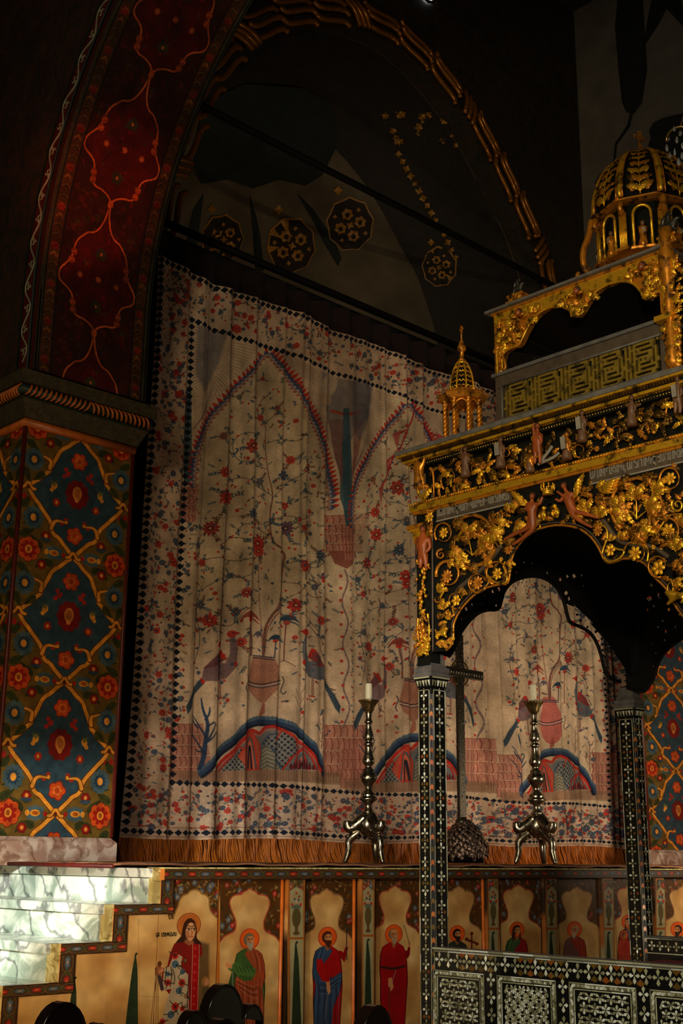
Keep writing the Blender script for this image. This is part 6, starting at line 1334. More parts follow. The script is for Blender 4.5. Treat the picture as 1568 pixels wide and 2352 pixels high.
def frfig(x, t0, t1, s, pose, m, book=None, wing_=False):
    (hx, hy), (fx, fy) = FR(x, t0), FR(x+2, t1); H = fy-hy; y = lambda v: hy+H*v
    arm = {'up': [(-6, .18), (-12, .08), (-8, -.1)], 'book': [(-7, .25), (-10, .42), (-3, .38)], 'reach': [(7, .25), (14, .30), (22, .22)]}[pose]
    o = putto([(x, y(.58)), (x, y(.45)), (x, y(.28)), (x, y(0)), (x-6, y(.22)), (x+arm[1][0]*.8, y(arm[1][1])), (x+arm[2][0], y(arm[2][1]), 6), (x+6, y(.24)), (x+9, y(.42)), (x+4, y(.5), 6), (x-4, y(.66)), (x-5, y(.82)), (x-6, y(1)), (x+4, y(.66)), (x+6, y(.82)), (x+5, y(1))], s, m, .045, 'carved_figure', robe=(M_FLD if t1-t0 < .9 else None))
    if book:
        c = F(x+arm[2][0]-4, y(arm[2][1])-4, .07); k = mpp(x); MB().hexa([c+Vector(v)*k for v in ((-2, 7, -16), (-2, -5, -16), (2, -5, -16), (2, 7, -16), (-2, 9, 14), (-2, -3, 14), (2, -3, 14), (2, 9, 14))]).build('slab', M_TXT, o)
    if wing_: leaf((x-4, y(.3)), (x-16, y(.2)), .03, 2, .8); leaf((x+4, y(.3)), (x+16, y(.25)), .03, 2, .8)
frfig(1068, -.12, .62, 7.5, 'up', M_FLD, wing_=True); frfig(1149, -.1, .65, 8, 'book', M_FLD, True); frfig(1217, .45, 1.0, 7.5, 'reach', M_GOL2); frfig(1234, -.18, .85, 9, 'up', M_FLE); frfig(1301, .28, .95, 8, 'book', M_GOL2, True); frfig(1336, -.18, .6, 8, 'book', M_FLD, True); frfig(1450, -.2, .55, 8, 'reach', M_FLD, wing_=True); frfig(1556, -.35, .6, 10, 'book', M_FLD, True)
for P in ([(1236, 1068), (1262, 1034), (1268, 1024)], [(1240, 1064), (1270, 1052), (1284, 1040)]): stem([(a, b) for a, b in P], 4, M_TXT, .03, taper=False, name='carved_beam')
# ---- dark inner arches (far side and right side), pierced
def FY(px, py, off=0.): return Vector(on(1, YF+.0-off, px, py))
def xz(p): q = on(1, YF+.005, *p); return (q[0], q[2])
AR2 = [(1030, 1508), (1042, 1492), (1052, 1462), (1068, 1436), (1090, 1412), (1115, 1400), (1145, 1401), (1150, 1382), (1156, 1358), (1172, 1338), (1200, 1325), (1232, 1322), (1262, 1333), (1284, 1356), (1296, 1384), (1303, 1418), (1310, 1432), (1335, 1440), (1358, 1455), (1372, 1480), (1380, 1505), (1388, 1540), (1400, 1560), (1424, 1566)]
A2 = [xz(p) for p in rounded(AR2, 2)]; rh = random.Random(17); H2 = []
def tri(f, x, y, s): return [f((x+s*rh.uniform(.5, 1)*cos(a), y+s*1.3*rh.uniform(.5, 1)*sin(a))) for a in (rh.uniform(0, 1), 1.6+rh.uniform(0, .6), 3+rh.uniform(0, .6), 4.6+rh.uniform(0, .5))]
for (x, y, s) in ((1132, 1358, 6), (1147, 1352, 6), (1095, 1366, 3), (1114, 1368, 3), (1072, 1398, 6), (1085, 1388, 4), (1140, 1390, 4), (1104, 1388, 2.5), (1205, 1292, 4), (1222, 1294, 3), (1187, 1314, 3), (1247, 1300, 2.5), (1258, 1316, 4), (1288, 1331, 6), (1303, 1324, 6), (1318, 1322, 7), (1336, 1320, 5), (1300, 1362, 7), (1307, 1375, 6), (1297, 1387, 4), (1285, 1352, 2.5), (1320, 1390, 3), (1334, 1425, 4), (1370, 1450, 4), (1398, 1480, 3), (1350, 1440, 2.5), (1060, 1420, 4), (1326, 1412, 3), (1360, 1430, 3), (1340, 1345, 2.5), (1390, 1510, 3)): H2.append(tri(xz, x, y, s))
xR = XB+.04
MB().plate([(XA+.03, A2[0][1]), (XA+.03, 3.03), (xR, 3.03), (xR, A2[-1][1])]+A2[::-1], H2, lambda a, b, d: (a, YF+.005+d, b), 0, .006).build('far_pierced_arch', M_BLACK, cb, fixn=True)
XR = XB-.005
def yzR(p): q = on(0, XR, *p); return (q[1], q[2])
AR3 = [(1440, 1580), (1478, 1592), (1490, 1575), (1502, 1556), (1508, 1530), (1518, 1508), (1535, 1488), (1560, 1470), (1590, 1452), (1625, 1440), (1640, 1400), (1680, 1370), (1760, 1380)]
A3 = [yzR(p) for p in rounded(AR3, 2)]; H3 = []
for (x, y, s) in ((1494, 1345, 7), (1490, 1375, 8), (1512, 1368, 8), (1500, 1392, 4), (1486, 1400, 4), (1520, 1425, 6), (1535, 1400, 5), (1528, 1450, 6), (1510, 1440, 4), (1550, 1440, 5), (1505, 1500, 4), (1495, 1480, 3), (1540, 1380, 4), (1560, 1410, 4), (1500, 1530, 3), (1525, 1470, 4)): H3.append(tri(yzR, x, y, s))
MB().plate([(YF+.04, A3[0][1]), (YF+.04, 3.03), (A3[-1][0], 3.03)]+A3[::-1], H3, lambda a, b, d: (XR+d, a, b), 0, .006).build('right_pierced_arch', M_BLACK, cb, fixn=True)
for f, L in ((lambda p: Vector(on(1, YF-.002, *p)), AR2), (lambda p: Vector(on(0, XR-.002, *p)), AR3)): MB().tube([f(p) for p in rounded(L, 2)], .009, 8).build('dark_arch_edge', M_BLACK, cb, smooth=True)
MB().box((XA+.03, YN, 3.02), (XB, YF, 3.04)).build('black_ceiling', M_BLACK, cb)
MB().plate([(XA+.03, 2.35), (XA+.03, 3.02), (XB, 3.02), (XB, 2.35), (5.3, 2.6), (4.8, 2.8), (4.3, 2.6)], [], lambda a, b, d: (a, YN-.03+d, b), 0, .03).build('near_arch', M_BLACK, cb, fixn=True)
# ---- columns with inlay
INL, TOR = MB(), MB()
ri = random.Random(41)
def kite(mb, c, ax, up, L, w_, n, t=.0016, jit=True):
    """four-cornered petal from c along ax, in the plane ax/up, raised along n"""
    a = Vector(ax).normalized(); b = Vector(n).cross(a).normalized(); N_ = Vector(n); c = Vector(c)
    tl = (ri.uniform(-.0009, .0009), ri.uniform(-.0009, .0009)) if jit else (0, 0)
    P = [c+a*L*.08, c+a*L*.66+b*w_/2, c+a*L*.97, c+a*L*.66-b*w_/2]; h = [t, t+tl[0], t+tl[1], t-tl[0]]
    mb.add([p+N_*q for p, q in zip(P, h)]+[p for p in P], [(0, 1, 2, 3), (0, 4, 5, 1), (1, 5, 6, 2), (2, 6, 7, 3), (3, 7, 4, 0)])
def crossp(mb, c, u, v, n, su, sv, w_): 
    for d, L in ((u, su), (-u, su), (v, sv), (-v, sv)): kite(mb, c, d, None, L, w_, n)
def strip3(mb, a, b, w_, n, t=.0015): # thin straight inlay line
    a, b, n = Vector(a), Vector(b), Vector(n); d = (b-a).normalized(); s = n.cross(d)*w_/2; L = (b-a).length; k = max(1, int(L/.07))
    for i in range(k):
        p, q = a+(b-a)*(i/k), a+(b-a)*((i+.97)/k); mb.add([p-s+n*t, q-s+n*t, q+s+n*t, p+s+n*t, p-s, q-s, q+s, p+s], [(0, 1, 2, 3), (0, 4, 5, 1), (1, 5, 6, 2), (2, 6, 7, 3), (3, 7, 4, 0)])
def column(x0, x1, y0, y1, z0, z1, label=None):
    """column box x0..x1, y0(near)..y1(far); inlay on -X and -Y faces"""
    e = thing('column', None, None, (0, 0, 0)); e.parent = cb; e.location = Vector(((x0+x1)/2, (y0+y1)/2, 0))-cb.location
    MB().box((x0, y0, z0), (x1, y1, z1)).build('shaft', M_BLK, e, bevel=.006)
    I, T_ = MB(), MB(); wy, wx = y1-y0, x1-x0
    for (c0, u, n, w_) in (((x0, (y0+y1)/2+.004, 0), (0, -1, 0), (-1, 0, 0), wy), (((x0+x1)/2+.006, y0, 0), (1, 0, 0), (0, -1, 0), wx)):
        c0, u, n = Vector(c0), Vector(u), Vector(n); up = Vector((0, 0, 1)); z = z1-.035; k = 0
        per = .0575
        while z > z0+.04:
            crossp(I, c0+Vector((0, 0, z)), up, u, n, .0235, w_*.27, .0115); kite(I, c0+Vector((0, 0, z+.026)), up, None, .006, .006, n); 
            if k % 3 == 1 or ri.random() < .3: 
                for s in (-1, 1): kite(T_, c0+Vector((0, 0, z-.028))+u*s*w_*.31, u*-s, None, .018, .02, n, .0006)
            z -= per; k += 1
        for s in (-1, 1): strip3(I, c0+u*s*w_*.40+Vector((0, 0, z0+.01)), c0+u*s*w_*.40+Vector((0, 0, z1-.012)), .0028, n)
        strip3(I, c0-u*w_*.4+Vector((0, 0, z1-.012)), c0+u*w_*.4+Vector((0, 0, z1-.012)), .0025, n)
    # chevrons on the chamfered corner
    n = Vector((-.7071, -.7071, 0)); u = Vector((.7071, -.7071, 0)); c = Vector((x0+.003, y0+.003, 0)); z = z1-.06; k = 0; CH = [MB(), MB()]
    MB().add([c+u*s*.0085+Vector((0, 0, q))+n*d for d in (.001, -.002) for s, q in ((-1, z0), (1, z0), (1, z1-.03), (-1, z1-.03))], [(0, 1, 2, 3), (4, 7, 6, 5), (0, 4, 5, 1), (1, 5, 6, 2), (2, 6, 7, 3), (3, 7, 4, 0)]).build('corner_strip', M_BLK, e)
    while z > z0+.03:
        if k % 2 == 0:
            P = [c+u*-.007+Vector((0, 0, z)), c+Vector((0, 0, z+.008)), c+u*.007+Vector((0, 0, z)), c+u*.007+Vector((0, 0, z-.018)), c+Vector((0, 0, z-.010)), c+u*-.007+Vector((0, 0, z-.018))]
            CH[0 if k % 4 else 1].add([p+n*.002 for p in P]+P, [(0, 1, 4, 5), (1, 2, 3, 4)]+[(i, 6+i, 6+(i+1) % 6, (i+1) % 6) for i in range(6)])
        z -= .0255; k += 1
    CH[0].build('chevron_inlay', M_CHV, e, kind='stuff'); CH[1].build('chevron_inlay', M_TOR, e, kind='stuff')
    # capital: triangles, pearl line, stepped dark moulding
    q = [(0, .0, .028, .006, M_BLK), (.028, .004, .032, .016, M_PRL), (.032, .016, .040, .020, M_BLK)]
    def cap(za, o0, zb, o1, m, nm):
        a = [(x0-o0, y0-o0), (x1+o0, y0-o0), (x1+o0, y1+o0), (x0-o0, y1+o0)]; b_ = [(x0-o1, y0-o1), (x1+o1, y0-o1), (x1+o1, y1+o1), (x0-o1, y1+o1)]
        MB().hexa([(*p, z1+za) for p in a]+[(*p, z1+zb) for p in b_]).build(nm, m, e)
    cap(0, .002, .034, .010, M_BLK, 'triangle_frieze'); cap(.034, .014, .044, .018, M_BLK, 'capital_lip')
    cap(.044, .015, .058, .017, M_GRW, 'capital_moulding'); cap(.058, .010, .066, .010, M_GRW, 'capital_moulding'); cap(.066, .012, .086, .014, M_GRW, 'capital_moulding'); cap(.086, .006, .104, .000, M_GRW, 'capital_moulding'); cap(.104, -.004, .150, -.004, M_GRW, 'capital_block')
    T2 = MB()
    for (u, n, w_, cc) in (((0, -1, 0), (-1, 0, 0), wy, (x0-.006, (y0+y1)/2, 0)), ((1, 0, 0), (0, -1, 0), wx, ((x0+x1)/2, y0-.006, 0))):
        u, n, cc = Vector(u), Vector(n), Vector(cc); m_ = 5 if w_ < .08 else 6
        for k in range(m_):
            c = cc+u*((k+.5)/m_-.5)*w_*1.1+Vector((0, 0, z1)); T2.add([c+Vector((0, 0, .005))+n*.001, c-u*.0055+Vector((0, 0, .029))+n*.006, c+u*.0055+Vector((0, 0, .029))+n*.006, c+Vector((0, 0, .005))-n*.003, c-u*.0055+Vector((0, 0, .029)), c+u*.0055+Vector((0, 0, .029))], [(0, 2, 1), (0, 1, 4, 3), (1, 2, 5, 4), (2, 0, 3, 5)])
        strip3(T2, cc-u*w_*.62+Vector((0, 0, z1+.040))+n*.012, cc+u*w_*.62+Vector((0, 0, z1+.040))+n*.012, .006, n)
    T2.build('triangle_inlay', M_PRL, e, kind='stuff'); I.build('pearl_inlay', M_PRL, e, kind='stuff'); T_.build('tortoiseshell_inlay', M_TOR, e, kind='stuff')
M_CHV = pearlmat('orange_chevron', C(150, 70, 24), C(190, 110, 50), C(170, 90, 60))
zc_ = ZB(0)*0+float(on(0, XA, 990, 1577)[2])
column(XA, XA+.092, YF, YF+.075, 0.02, zc_)
column(XB-.01, XB+.06, YF, YF+.095, 0.02, zc_)
column(XA, XA+.092, YN-.08, YN-.005, 0.02, zc_); column(XB-.01, XB+.06, YN-.08, YN-.005, 0.02, zc_)
# ---- parapets with inlaid star panels
zr_ = float(on(0, XA, 991.6, 2174.8)[2])
rl = thing('parapet', None, None, (0, 0, 0)); rl.parent = cb; rl.location = Vector((XA, 3, 0))-cb.location
MB().box((XA+.004, YN, 0.02), (XA+.05, YF+.0, zr_-.008)).build('parapet_body', M_BLK, rl); MB().box((XA-.006, YN, zr_-.010), (XA+.06, YF, zr_)).build('parapet_top', M_GRW, rl)
n_, u_, up_ = Vector((-1, 0, 0)), Vector((0, -1, 0)), Vector((0, 0, 1)); XP_ = XA+.004
TL = MB()
for z in (zr_-.0035, zr_-.014): strip3(TL, (XA-.006 if z > zr_-.01 else XP_, YF, z), (XA-.006 if z > zr_-.01 else XP_, YN, z), .006, n_)
strip3(TL, (XP_, YF-.002, .4), (XP_, YF-.002, zr_-.02), .004, n_)
y = YF-.028; k = 0; band = MB(); bt = MB()
while y > YN+.02:
    zc2 = zr_-.046; crossp(band, (XP_, y, zc2), up_, u_, n_, .030, .024, .015)
    if .25 < ((y*3.1) % 1) < .95:
        for s in (-1, 1):
            for t in (-1, 1): kite(bt, (XP_, y-.024, zc2+s*.008), up_*s, None, .028, .036, n_, .0007)
    y -= .0485; k += 1
band.build('pearl_inlay', M_PRL, rl, kind='stuff'); bt.build('tortoiseshell_inlay', M_TOR, rl, kind='stuff')
# panels: Y spans from photo pixels
YPX = lambda px, py=2260: float(on(0, XA, px, py)[1])
spans = [(994, 1112), (1140, 1276), (1305, 1460), (1490, 1690)]; zt2 = zr_-.085
for i, (a, b_) in enumerate(spans):
    ya, yb = YPX(a), YPX(b_); pz0 = .45; pp = MB().box((XP_-.003, yb, pz0), (XP_+.01, ya, zt2)).build('inlaid_panel', M_BLK, rl); I = MB(); X_ = XP_-.003
    for e in (.0, .021):
        for (p, q) in (((ya-e-.003, pz0+e), (ya-e-.003, zt2-e)), ((yb+e+.003, pz0+e), (yb+e+.003, zt2-e)), ((ya-e, zt2-e-.003), (yb+e, zt2-e-.003))): strip3(I, (X_, *p), (X_, *q), .0045, n_)
    # zigzag of triangles between the frames
    def tri_(c, d, s):
        c = Vector(c); d = Vector(d); s = Vector(s); P = [c-d*.0075, c+d*.0075, c+s*.011]; tl = ri.uniform(-.0008, .0008); I.add([P[0]+n_*.0015, P[1]+n_*(.0015+tl), P[2]+n_*.0015, *P], [(0, 1, 2), (0, 3, 4, 1), (1, 4, 5, 2), (2, 5, 3, 0)])
    y = ya-.016; s = 1
    while y > yb+.012: tri_((X_, y, zt2-.0125-s*.0055), u_, up_*s); y -= .009; s = -s
    for yy in (ya-.0125, yb+.0125):
        z = zt2-.02; s = 1
        while z > pz0+.03: tri_((X_, yy-s*.0055, z), up_, u_*-s); z -= .009; s = -s
    # star field: hexagonal lattice of six-petalled stars
    S_ = .047 if i % 2 == 0 else .040; z = zt2-.045; row = 0; y_lo, y_hi = yb+.030, ya-.030
    while z > pz0+.03:
        y = y_hi-.012-(S_/2 if row % 2 else 0)
        while y > y_lo-.002:
            for q in range(6 if i != 1 else 4):
                a_ = q*pi/3+pi/6 if i != 1 else q*pi/2; d = u_*cos(a_)+up_*sin(a_); e = Vector((0, y, z))+d*S_*.5
                if y_lo-.004 < e.y < y_hi+.004 and e.z < zt2-.026: kite(I, (X_, y, z), d, None, S_*.50, S_*.24, n_)
            if i == 1:
                for q in range(4):
                    a_ = q*pi/2+pi/4; d = u_*cos(a_)+up_*sin(a_); e = Vector((0, y, z))+d*S_*.6
                    if y_lo-.004 < e.y < y_hi+.004 and e.z < zt2-.026: kite(I, (X_, y, z), d, None, S_*.52, S_*.2, n_)
            else:
                for s in (-1, 1):
                    e = Vector((X_, y-S_*.5, z+s*S_*.29*0+s*.0))
                    if e.y > y_lo: kite(I, e+up_*(s*.0035), up_*s, None, S_*.22, S_*.16, n_)
            y -= S_
        z -= S_*.866 if i != 1 else S_*.72; row += 1
    I.build('star_inlay', M_PRL, pp, kind='stuff')
for a, b_ in zip(spans, spans[1:]):
    yc = (YPX(a[1])+YPX(b_[0]))/2; z = zt2-.02; I = MB()
    while z > .45: crossp(I, (XP_, yc, z), up_, u_, n_, .028, .022, .015); z -= .064
    I.build('pearl_inlay', M_PRL, rl, kind='stuff')
# left stile: the column face continues beside the panels
TL.build('pearl_lines', M_PRL, rl, kind='stuff')
r2 = thing('parapet', None, None, (0, 0, 0)); r2.parent = cb; r2.location = Vector((XB, 3, 0))-cb.location
zr2 = 1.192; MB().box((XB-.004, YN, 0.02), (XB+.05, YF-.0, zr2)).build('parapet_body', M_BLK, r2); MB().box((XB-.010, YN, zr2-.0), (XB+.06, YF, zr2+.008)).build('parapet_top', M_GRW, r2)
I = MB(); y = YF-.03
while y > YN: crossp(I, (XB-.004, y, zr2-.036), up_, u_, n_, .024, .021, .013); y -= .045
for z in (zr2-.004, zr2-.070): strip3(I, (XB-.004, YF, z), (XB-.004, YN, z), .004, n_)
I.build('pearl_inlay', M_PRL, r2, kind='stuff')
o = MB().box((XA+.4, YN+.1, .9), (XB-.02, YF-.1, 1.10)).build('altar_cushion', mat('crimson_cloth', C(120, 10, 18), .8, bmp=.3), None, bevel=.03); tag(o, 'crimson cloth seat behind the far inlaid parapet', 'cushion')
MB().box((XA+.42, YN+.12, 0), (XB-.04, YF-.12, .9)).build('seat_base', M_BLK, o)

# ------------------------------------------------------------------ upper tier of the canopy
X2 = 4.25
def F2(px, py, off=0.): return Vector(on(0, X2-off, px, py))
k2 = lambda px: float((F2(px, 700)-Vector(CAMP)).dot(Vector(CF)))/FPX
Z2 = lambda px, py, off=0.: float(on(0, X2-off, px, py)[2])
ya2, yb2 = 3.43, 2.52; xa2, xb2 = X2, X2+1.25
zt_top = Z2(1134, 706, .02); z_slat = Z2(1300, 689)
t2 = thing('upper_tier', None, None, (0, 0, 0)); t2.parent = cb; t2.location = Vector((4.9, 3.0, 3.4))-cb.location
zfl = float(on(0, XA-.075, 1200, 949)[2])
zp0, zp1 = Z2(1134, 970)-.01, Z2(1138, 862)
zs0, zs1 = Z2(1300, 689), Z2(1300, 658)
MB().box((xa2-.03, yb2-.03, zfl-.01), (xb2+.03, ya2+.03, zp0)).build('tier_base', M_BRW, t2)
# panel frame with pierced lattice on the -X face
def yz2(p): q = on(0, X2, *p); return (q[1], q[2])
yl, yr = float(on(0, X2, 1156, 960)[1]), float(on(0, X2, 1515, 800)[1]); lz0, lz1 = Z2(1156, 962), Z2(1156, 888)
MB().box((xa2+.03, yb2, zp0), (xb2, ya2, zp1)).build('panel_backing', M_BLACK, t2)
f_ = MB(); f_.box((xa2, yb2, zp0), (xa2+.03, ya2, lz0)); f_.box((xa2, yb2, lz1), (xa2+.03, ya2, zp1)); f_.box((xa2, yl, lz0), (xa2+.03, ya2, lz1)); f_.box((xa2, yb2, lz0), (xa2+.03, yr, lz1)); f_.build('panel_frame', M_BRW, t2, bevel=.003)
MB().box((xa2-.012, yb2-.01, zp1-.012), (xb2, ya2+.012, zp1+.004)).build('panel_rail', M_GRW, t2); MB().box((xa2-.008, yb2-.01, zp0+.0), (xb2, ya2+.008, zp0+.012)).build('panel_rail', M_GRW, t2)
for (a, b_) in (((yl+.004, lz0-.004), (yr-.004, lz0-.004)), ((yl+.004, lz1+.004), (yr-.004, lz1+.004)), ((yl+.004, lz0-.004), (yl+.004, lz1+.004))): MB().tube([(xa2-.002, *a), (xa2-.002, *b_)], .0045, 8).build('inner_bead', M_GRW, t2, smooth=True)
# lattice: golden plate with key-shaped slots (pattern as seen: nested bars around small squares)
cw = (lz1-lz0)/15.0; nc = int((yl-yr)/cw); rows = 15
T = ["...............", ".##.########.#.", "......#......#.", ".####.#.####.#.", ".#..#.#.#..#.#.", ".#.#..#.#.##.#.", ".#.####.#....#.", ".#......####.#.", ".######......#.", "......#.####.#.", ".####.#.#..#...", ".#..#.#.#.##.#.", ".##.#.#......#.", "....#.######.#."]
gridc = [[0]*nc for _ in range(rows)]
def slot_h(r, c, n):
    for i in range(n):
        if 0 <= r < rows and 0 <= c+i < nc: gridc[r][c+i] = 1
def slot_v(r, c, n):
    for i in range(n):
        if 0 <= r+i < rows and 0 <= c < nc: gridc[r+i][c] = 1
P_ = 16; c = 0
while c < nc+P_:
    # vertical pairs between blocks
    slot_v(0, c, 4); slot_v(5, c, 4); slot_v(10, c, 5); slot_v(0, c+2, 6); slot_v(7, c+2, 5); slot_v(13, c+2, 2)
    # block of nested horizontal bars
    slot_h(1, c+4, 7); slot_h(3, c+6, 7); slot_h(5, c+4, 1); slot_v(3, c+4, 5); slot_h(5, c+6, 5); slot_h(7, c+6, 1); slot_h(7, c+8, 1); slot_h(9, c+4, 6); slot_h(11, c+6, 6); slot_h(13, c+4, 7)
    slot_v(5, c+12, 6); slot_v(0, c+13, 2); slot_v(12, c+13, 3); slot_v(11, c+4, 1); slot_v(0, c+14, 5); slot_v(7, c+14, 7); c += P_
lt = MB()
for r in range(rows):
    cc = 0
    while cc < nc:
        if gridc[r][cc] == 0:
            e = cc
            while e < nc and gridc[r][e] == 0: e += 1
            lt.box((xa2+.004, yl-e*cw, lz0+r*cw), (xa2+.018, yl-cc*cw, lz0+(r+1)*cw)); cc = e
        else: cc += 1
lt.build('key_pattern_lattice', goldmat('old_gold_lattice', C(150, 122, 44), .45, .6, .5), t2, kind='stuff')
# arcade above: strip and carved trefoil arch
MB().box((xa2, yb2, zs0), (xb2, ya2, zs1)).build('gold_architrave', M_GOLD, t2, bevel=.003); MB().box((xa2-.008, yb2-.008, zs1-.010), (xb2+.008, ya2+.008, zs1)).build('gold_fillet', M_GOL2, t2); MB().box((xa2-.03, yb2-.03, zs1), (xb2+.03, ya2+.03, zs1+.012)).build('grey_top_slab', M_GRW, t2)
UA = [(1150, 856), (1154, 842), (1152, 825), (1158, 806), (1176, 796), (1192, 792), (1200, 776), (1208, 758), (1222, 734), (1242, 714), (1264, 703), (1284, 700), (1300, 706), (1316, 716), (1323, 727), (1334, 718), (1344, 700), (1360, 676), (1382, 658), (1410, 647), (1436, 643), (1455, 650), (1468, 664), (1476, 680), (1487, 688), (1496, 678), (1508, 668), (1519, 668), (1526, 682), (1528, 706), (1530, 740)]
U = [yz2(p) for p in rounded(UA, 1)]
MB().plate([(ya2, U[0][1]), (ya2, zs0+.002), (yb2, zs0+.002), (yb2, U[-1][1])]+U[::-1], [], lambda a, b, d: (xa2+.004+d, a, b), 0, .03).build('carved_arcade', M_GOL2, t2, fixn=True)
kw = dict(fn=F2, par=t2)
def stem2(P, w, m=None, off=.008, **k_):
    pts = [F2(p[0], p[1], off) for p in rounded(P, k_.get('it', 2))]; kk = k2(P[0][0]); n = 7
    return MB().tube(pts, (lambda t: w*kk*(1-.7*t)) if k_.get('taper', True) else w*kk, n).build(k_.get('name', 'vine'), m or M_GOLD, t2, smooth=True)
stem2(UA, 3, M_GOLD, .004, taper=False, name='arch_edge', it=1)
fr2 = MB()
for p in rounded(UA, 2): fr2.ball(F2(p[0]+0, p[1]+3, .004), .0048, 5)
fr2.build('arch_beads', M_GOL2, t2, kind='stuff')
def sp2(cx, cy, rx, ry, a0, tu, w, m=None, off=.010, end=.25):
    n = int(12*abs(tu))+4; stem2([(cx+rx*(1-(1-end)*i/n)*cos(a0+6.283*tu*i/n), cy+ry*(1-(1-end)*i/n)*sin(a0+6.283*tu*i/n)) for i in range(n+1)], w, m, off, it=0)
def lf2(x, y, L, a, kd=0, off=.010, wd=1.): leaf((x, y), (x+L*cos(a), y+L*sin(a)), off, kd, wd, par=t2, fn=F2)
for (x, y, rx, ry, a, tu) in ((1158, 745, 13, 16, 2.5, 1.1), (1176, 760, 12, 14, 0, -1.1), (1162, 785, 9, 12, 1, 1), (1190, 745, 10, 12, 3, 1), (1500, 622, 20, 22, 2.6, 1.1), (1482, 650, 12, 12, 0, -1), (1452, 630, 12, 10, 3, 1), (1310, 700, 8, 8, 1, 1), (1335, 695, 8, 9, 2, -1), (1516, 650, 12, 16, 1, 1), (1500, 600, 12, 10, 0, 1), (1290, 690, 8, 6, 2, 1), (1352, 668, 8, 7, 0, 1)): sp2(x, y, rx, ry, a, tu, 2.4, M_GOLD if int(x) % 2 else M_GOL2)
r2_ = random.Random(77); SM[0] = {}
for (x, y, n, s) in ((1165, 765, 16, 20), (1180, 740, 8, 14), (1150, 800, 8, 8), (1500, 640, 16, 20), (1480, 620, 8, 14), (1322, 705, 9, 12), (1325, 718, 6, 6), (1487, 672, 6, 6), (1300, 690, 5, 10), (1350, 672, 5, 10), (1212, 735, 5, 8), (1230, 712, 4, 8), (1450, 628, 5, 10)):
    for _ in range(n): lf2(x+r2_.uniform(-s, s), y+r2_.uniform(-s, s), r2_.uniform(10, 18), r2_.uniform(0, 6.3), r2_.choice((0, 1, 0)))
flush_leaves()
stem2([(1150, 796), (1154, 820), (1162, 840), (1158, 850), (1146, 846), (1146, 838)], 4.5, M_GOL2, .014); stem2([(1140, 800), (1142, 860)], 3, M_GOLD, .01, taper=False)
def bust(px, py, s):
    c = F2(px, py, .03); k = s*k2(px); o = MB().ball(c, k, 12, (.9, .85, 1.1)).build('cherub_head', M_FLE, t2, smooth=True); MB().ball(c+Vector((.3*k, -.1*k, .35*k)), k*1.02, 10).build('hair', M_HAIR, o, smooth=True)
    f = MB(); f.ball(c+Vector((-.85*k, -.25*k, -.1*k)), k*.18, 6, (1, 1, 1.4)); f.build('nose', M_FLE, o, smooth=True); e = MB(); [e.ball(c+Vector((-.72*k, -.2*k+q*.38*k, .15*k)), k*.13, 6) for q in (-1, 1)]; e.build('eyes', M_HAIR, o, smooth=True)
    w_ = MB(); [w_.tube([c+Vector((0, q*k*.6, -.9*k)), c+Vector((-.01, q*k*1.8, -1.2*k)), c+Vector((0, q*k*2.6, -.6*k))], lambda t: k*.6*(1-.8*t), 8) for q in (-1, 1)]; w_.build('wings', M_GOL2, o, smooth=True)
bust(1189, 718, 8.5); bust(1323, 668, 8.5); bust(1472, 611, 9.5)
# posts, right one carved with small stacked niches
for (x, y) in ((xa2, ya2), (xa2, yb2), (xb2, ya2), (xb2, yb2)):
    sx = 1 if x == xa2 else -1; sy = -1 if y == ya2 else 1; MB().box((min(x, x+sx*.028), min(y, y+sy*.028), zp1), (max(x, x+sx*.028), max(y, y+sy*.028), zs0)).build('corner_post', M_GOL2, t2, bevel=.004)
SM[0] = {}
for k in range(34):
    y_ = 596+k*9.2; x_ = 1546+6*sin(k*1.3); c = F2(x_, y_, .03); lf2(x_-6, y_, r2_.uniform(12, 22), r2_.uniform(0, 6.3), k % 2, .03, .8); lf2(x_+8, y_+3, r2_.uniform(12, 20), r2_.uniform(0, 6.3), (k+1) % 2, .03, .8)
flush_leaves(); pc = F2(1548, 760, .0)
MB().lathe([(.026, 0), (.034, .03), (.022, .08), (.03, .16), (.018, .2), (.028, .24), (.02, .32), (.03, .42), (.036, .5), (.02, .56), (.03, .62)], (float(pc.x)-.02, float(pc.y), zp0), 14).build('carved_baluster', M_GOL2, t2, smooth=True)
for (a, b_) in (((1536, 860), (1530, 745)), ((1562, 850), (1558, 740))):
    p, q = F2(*a, .02), F2(*b_, .02); nn = 26; MB().tube([p.lerp(q, i/nn)+Vector((.004*sin(i*1.9), .004*cos(i*1.9), 0)) for i in range(nn+1)], .009, 8).build('twisted_post', M_GOL2, t2, smooth=True)
MB().box((xa2-.05, yb2-.05, Z2(1535, 742)), (xa2+.03, yb2+.03, Z2(1535, 730))).build('capital_block', M_GOLD, t2); MB().box((xa2-.10, yb2-.12, zfl), (xa2+.0, yb2+.12, zfl+.018)).build('gold_step', M_GOLD, t2)
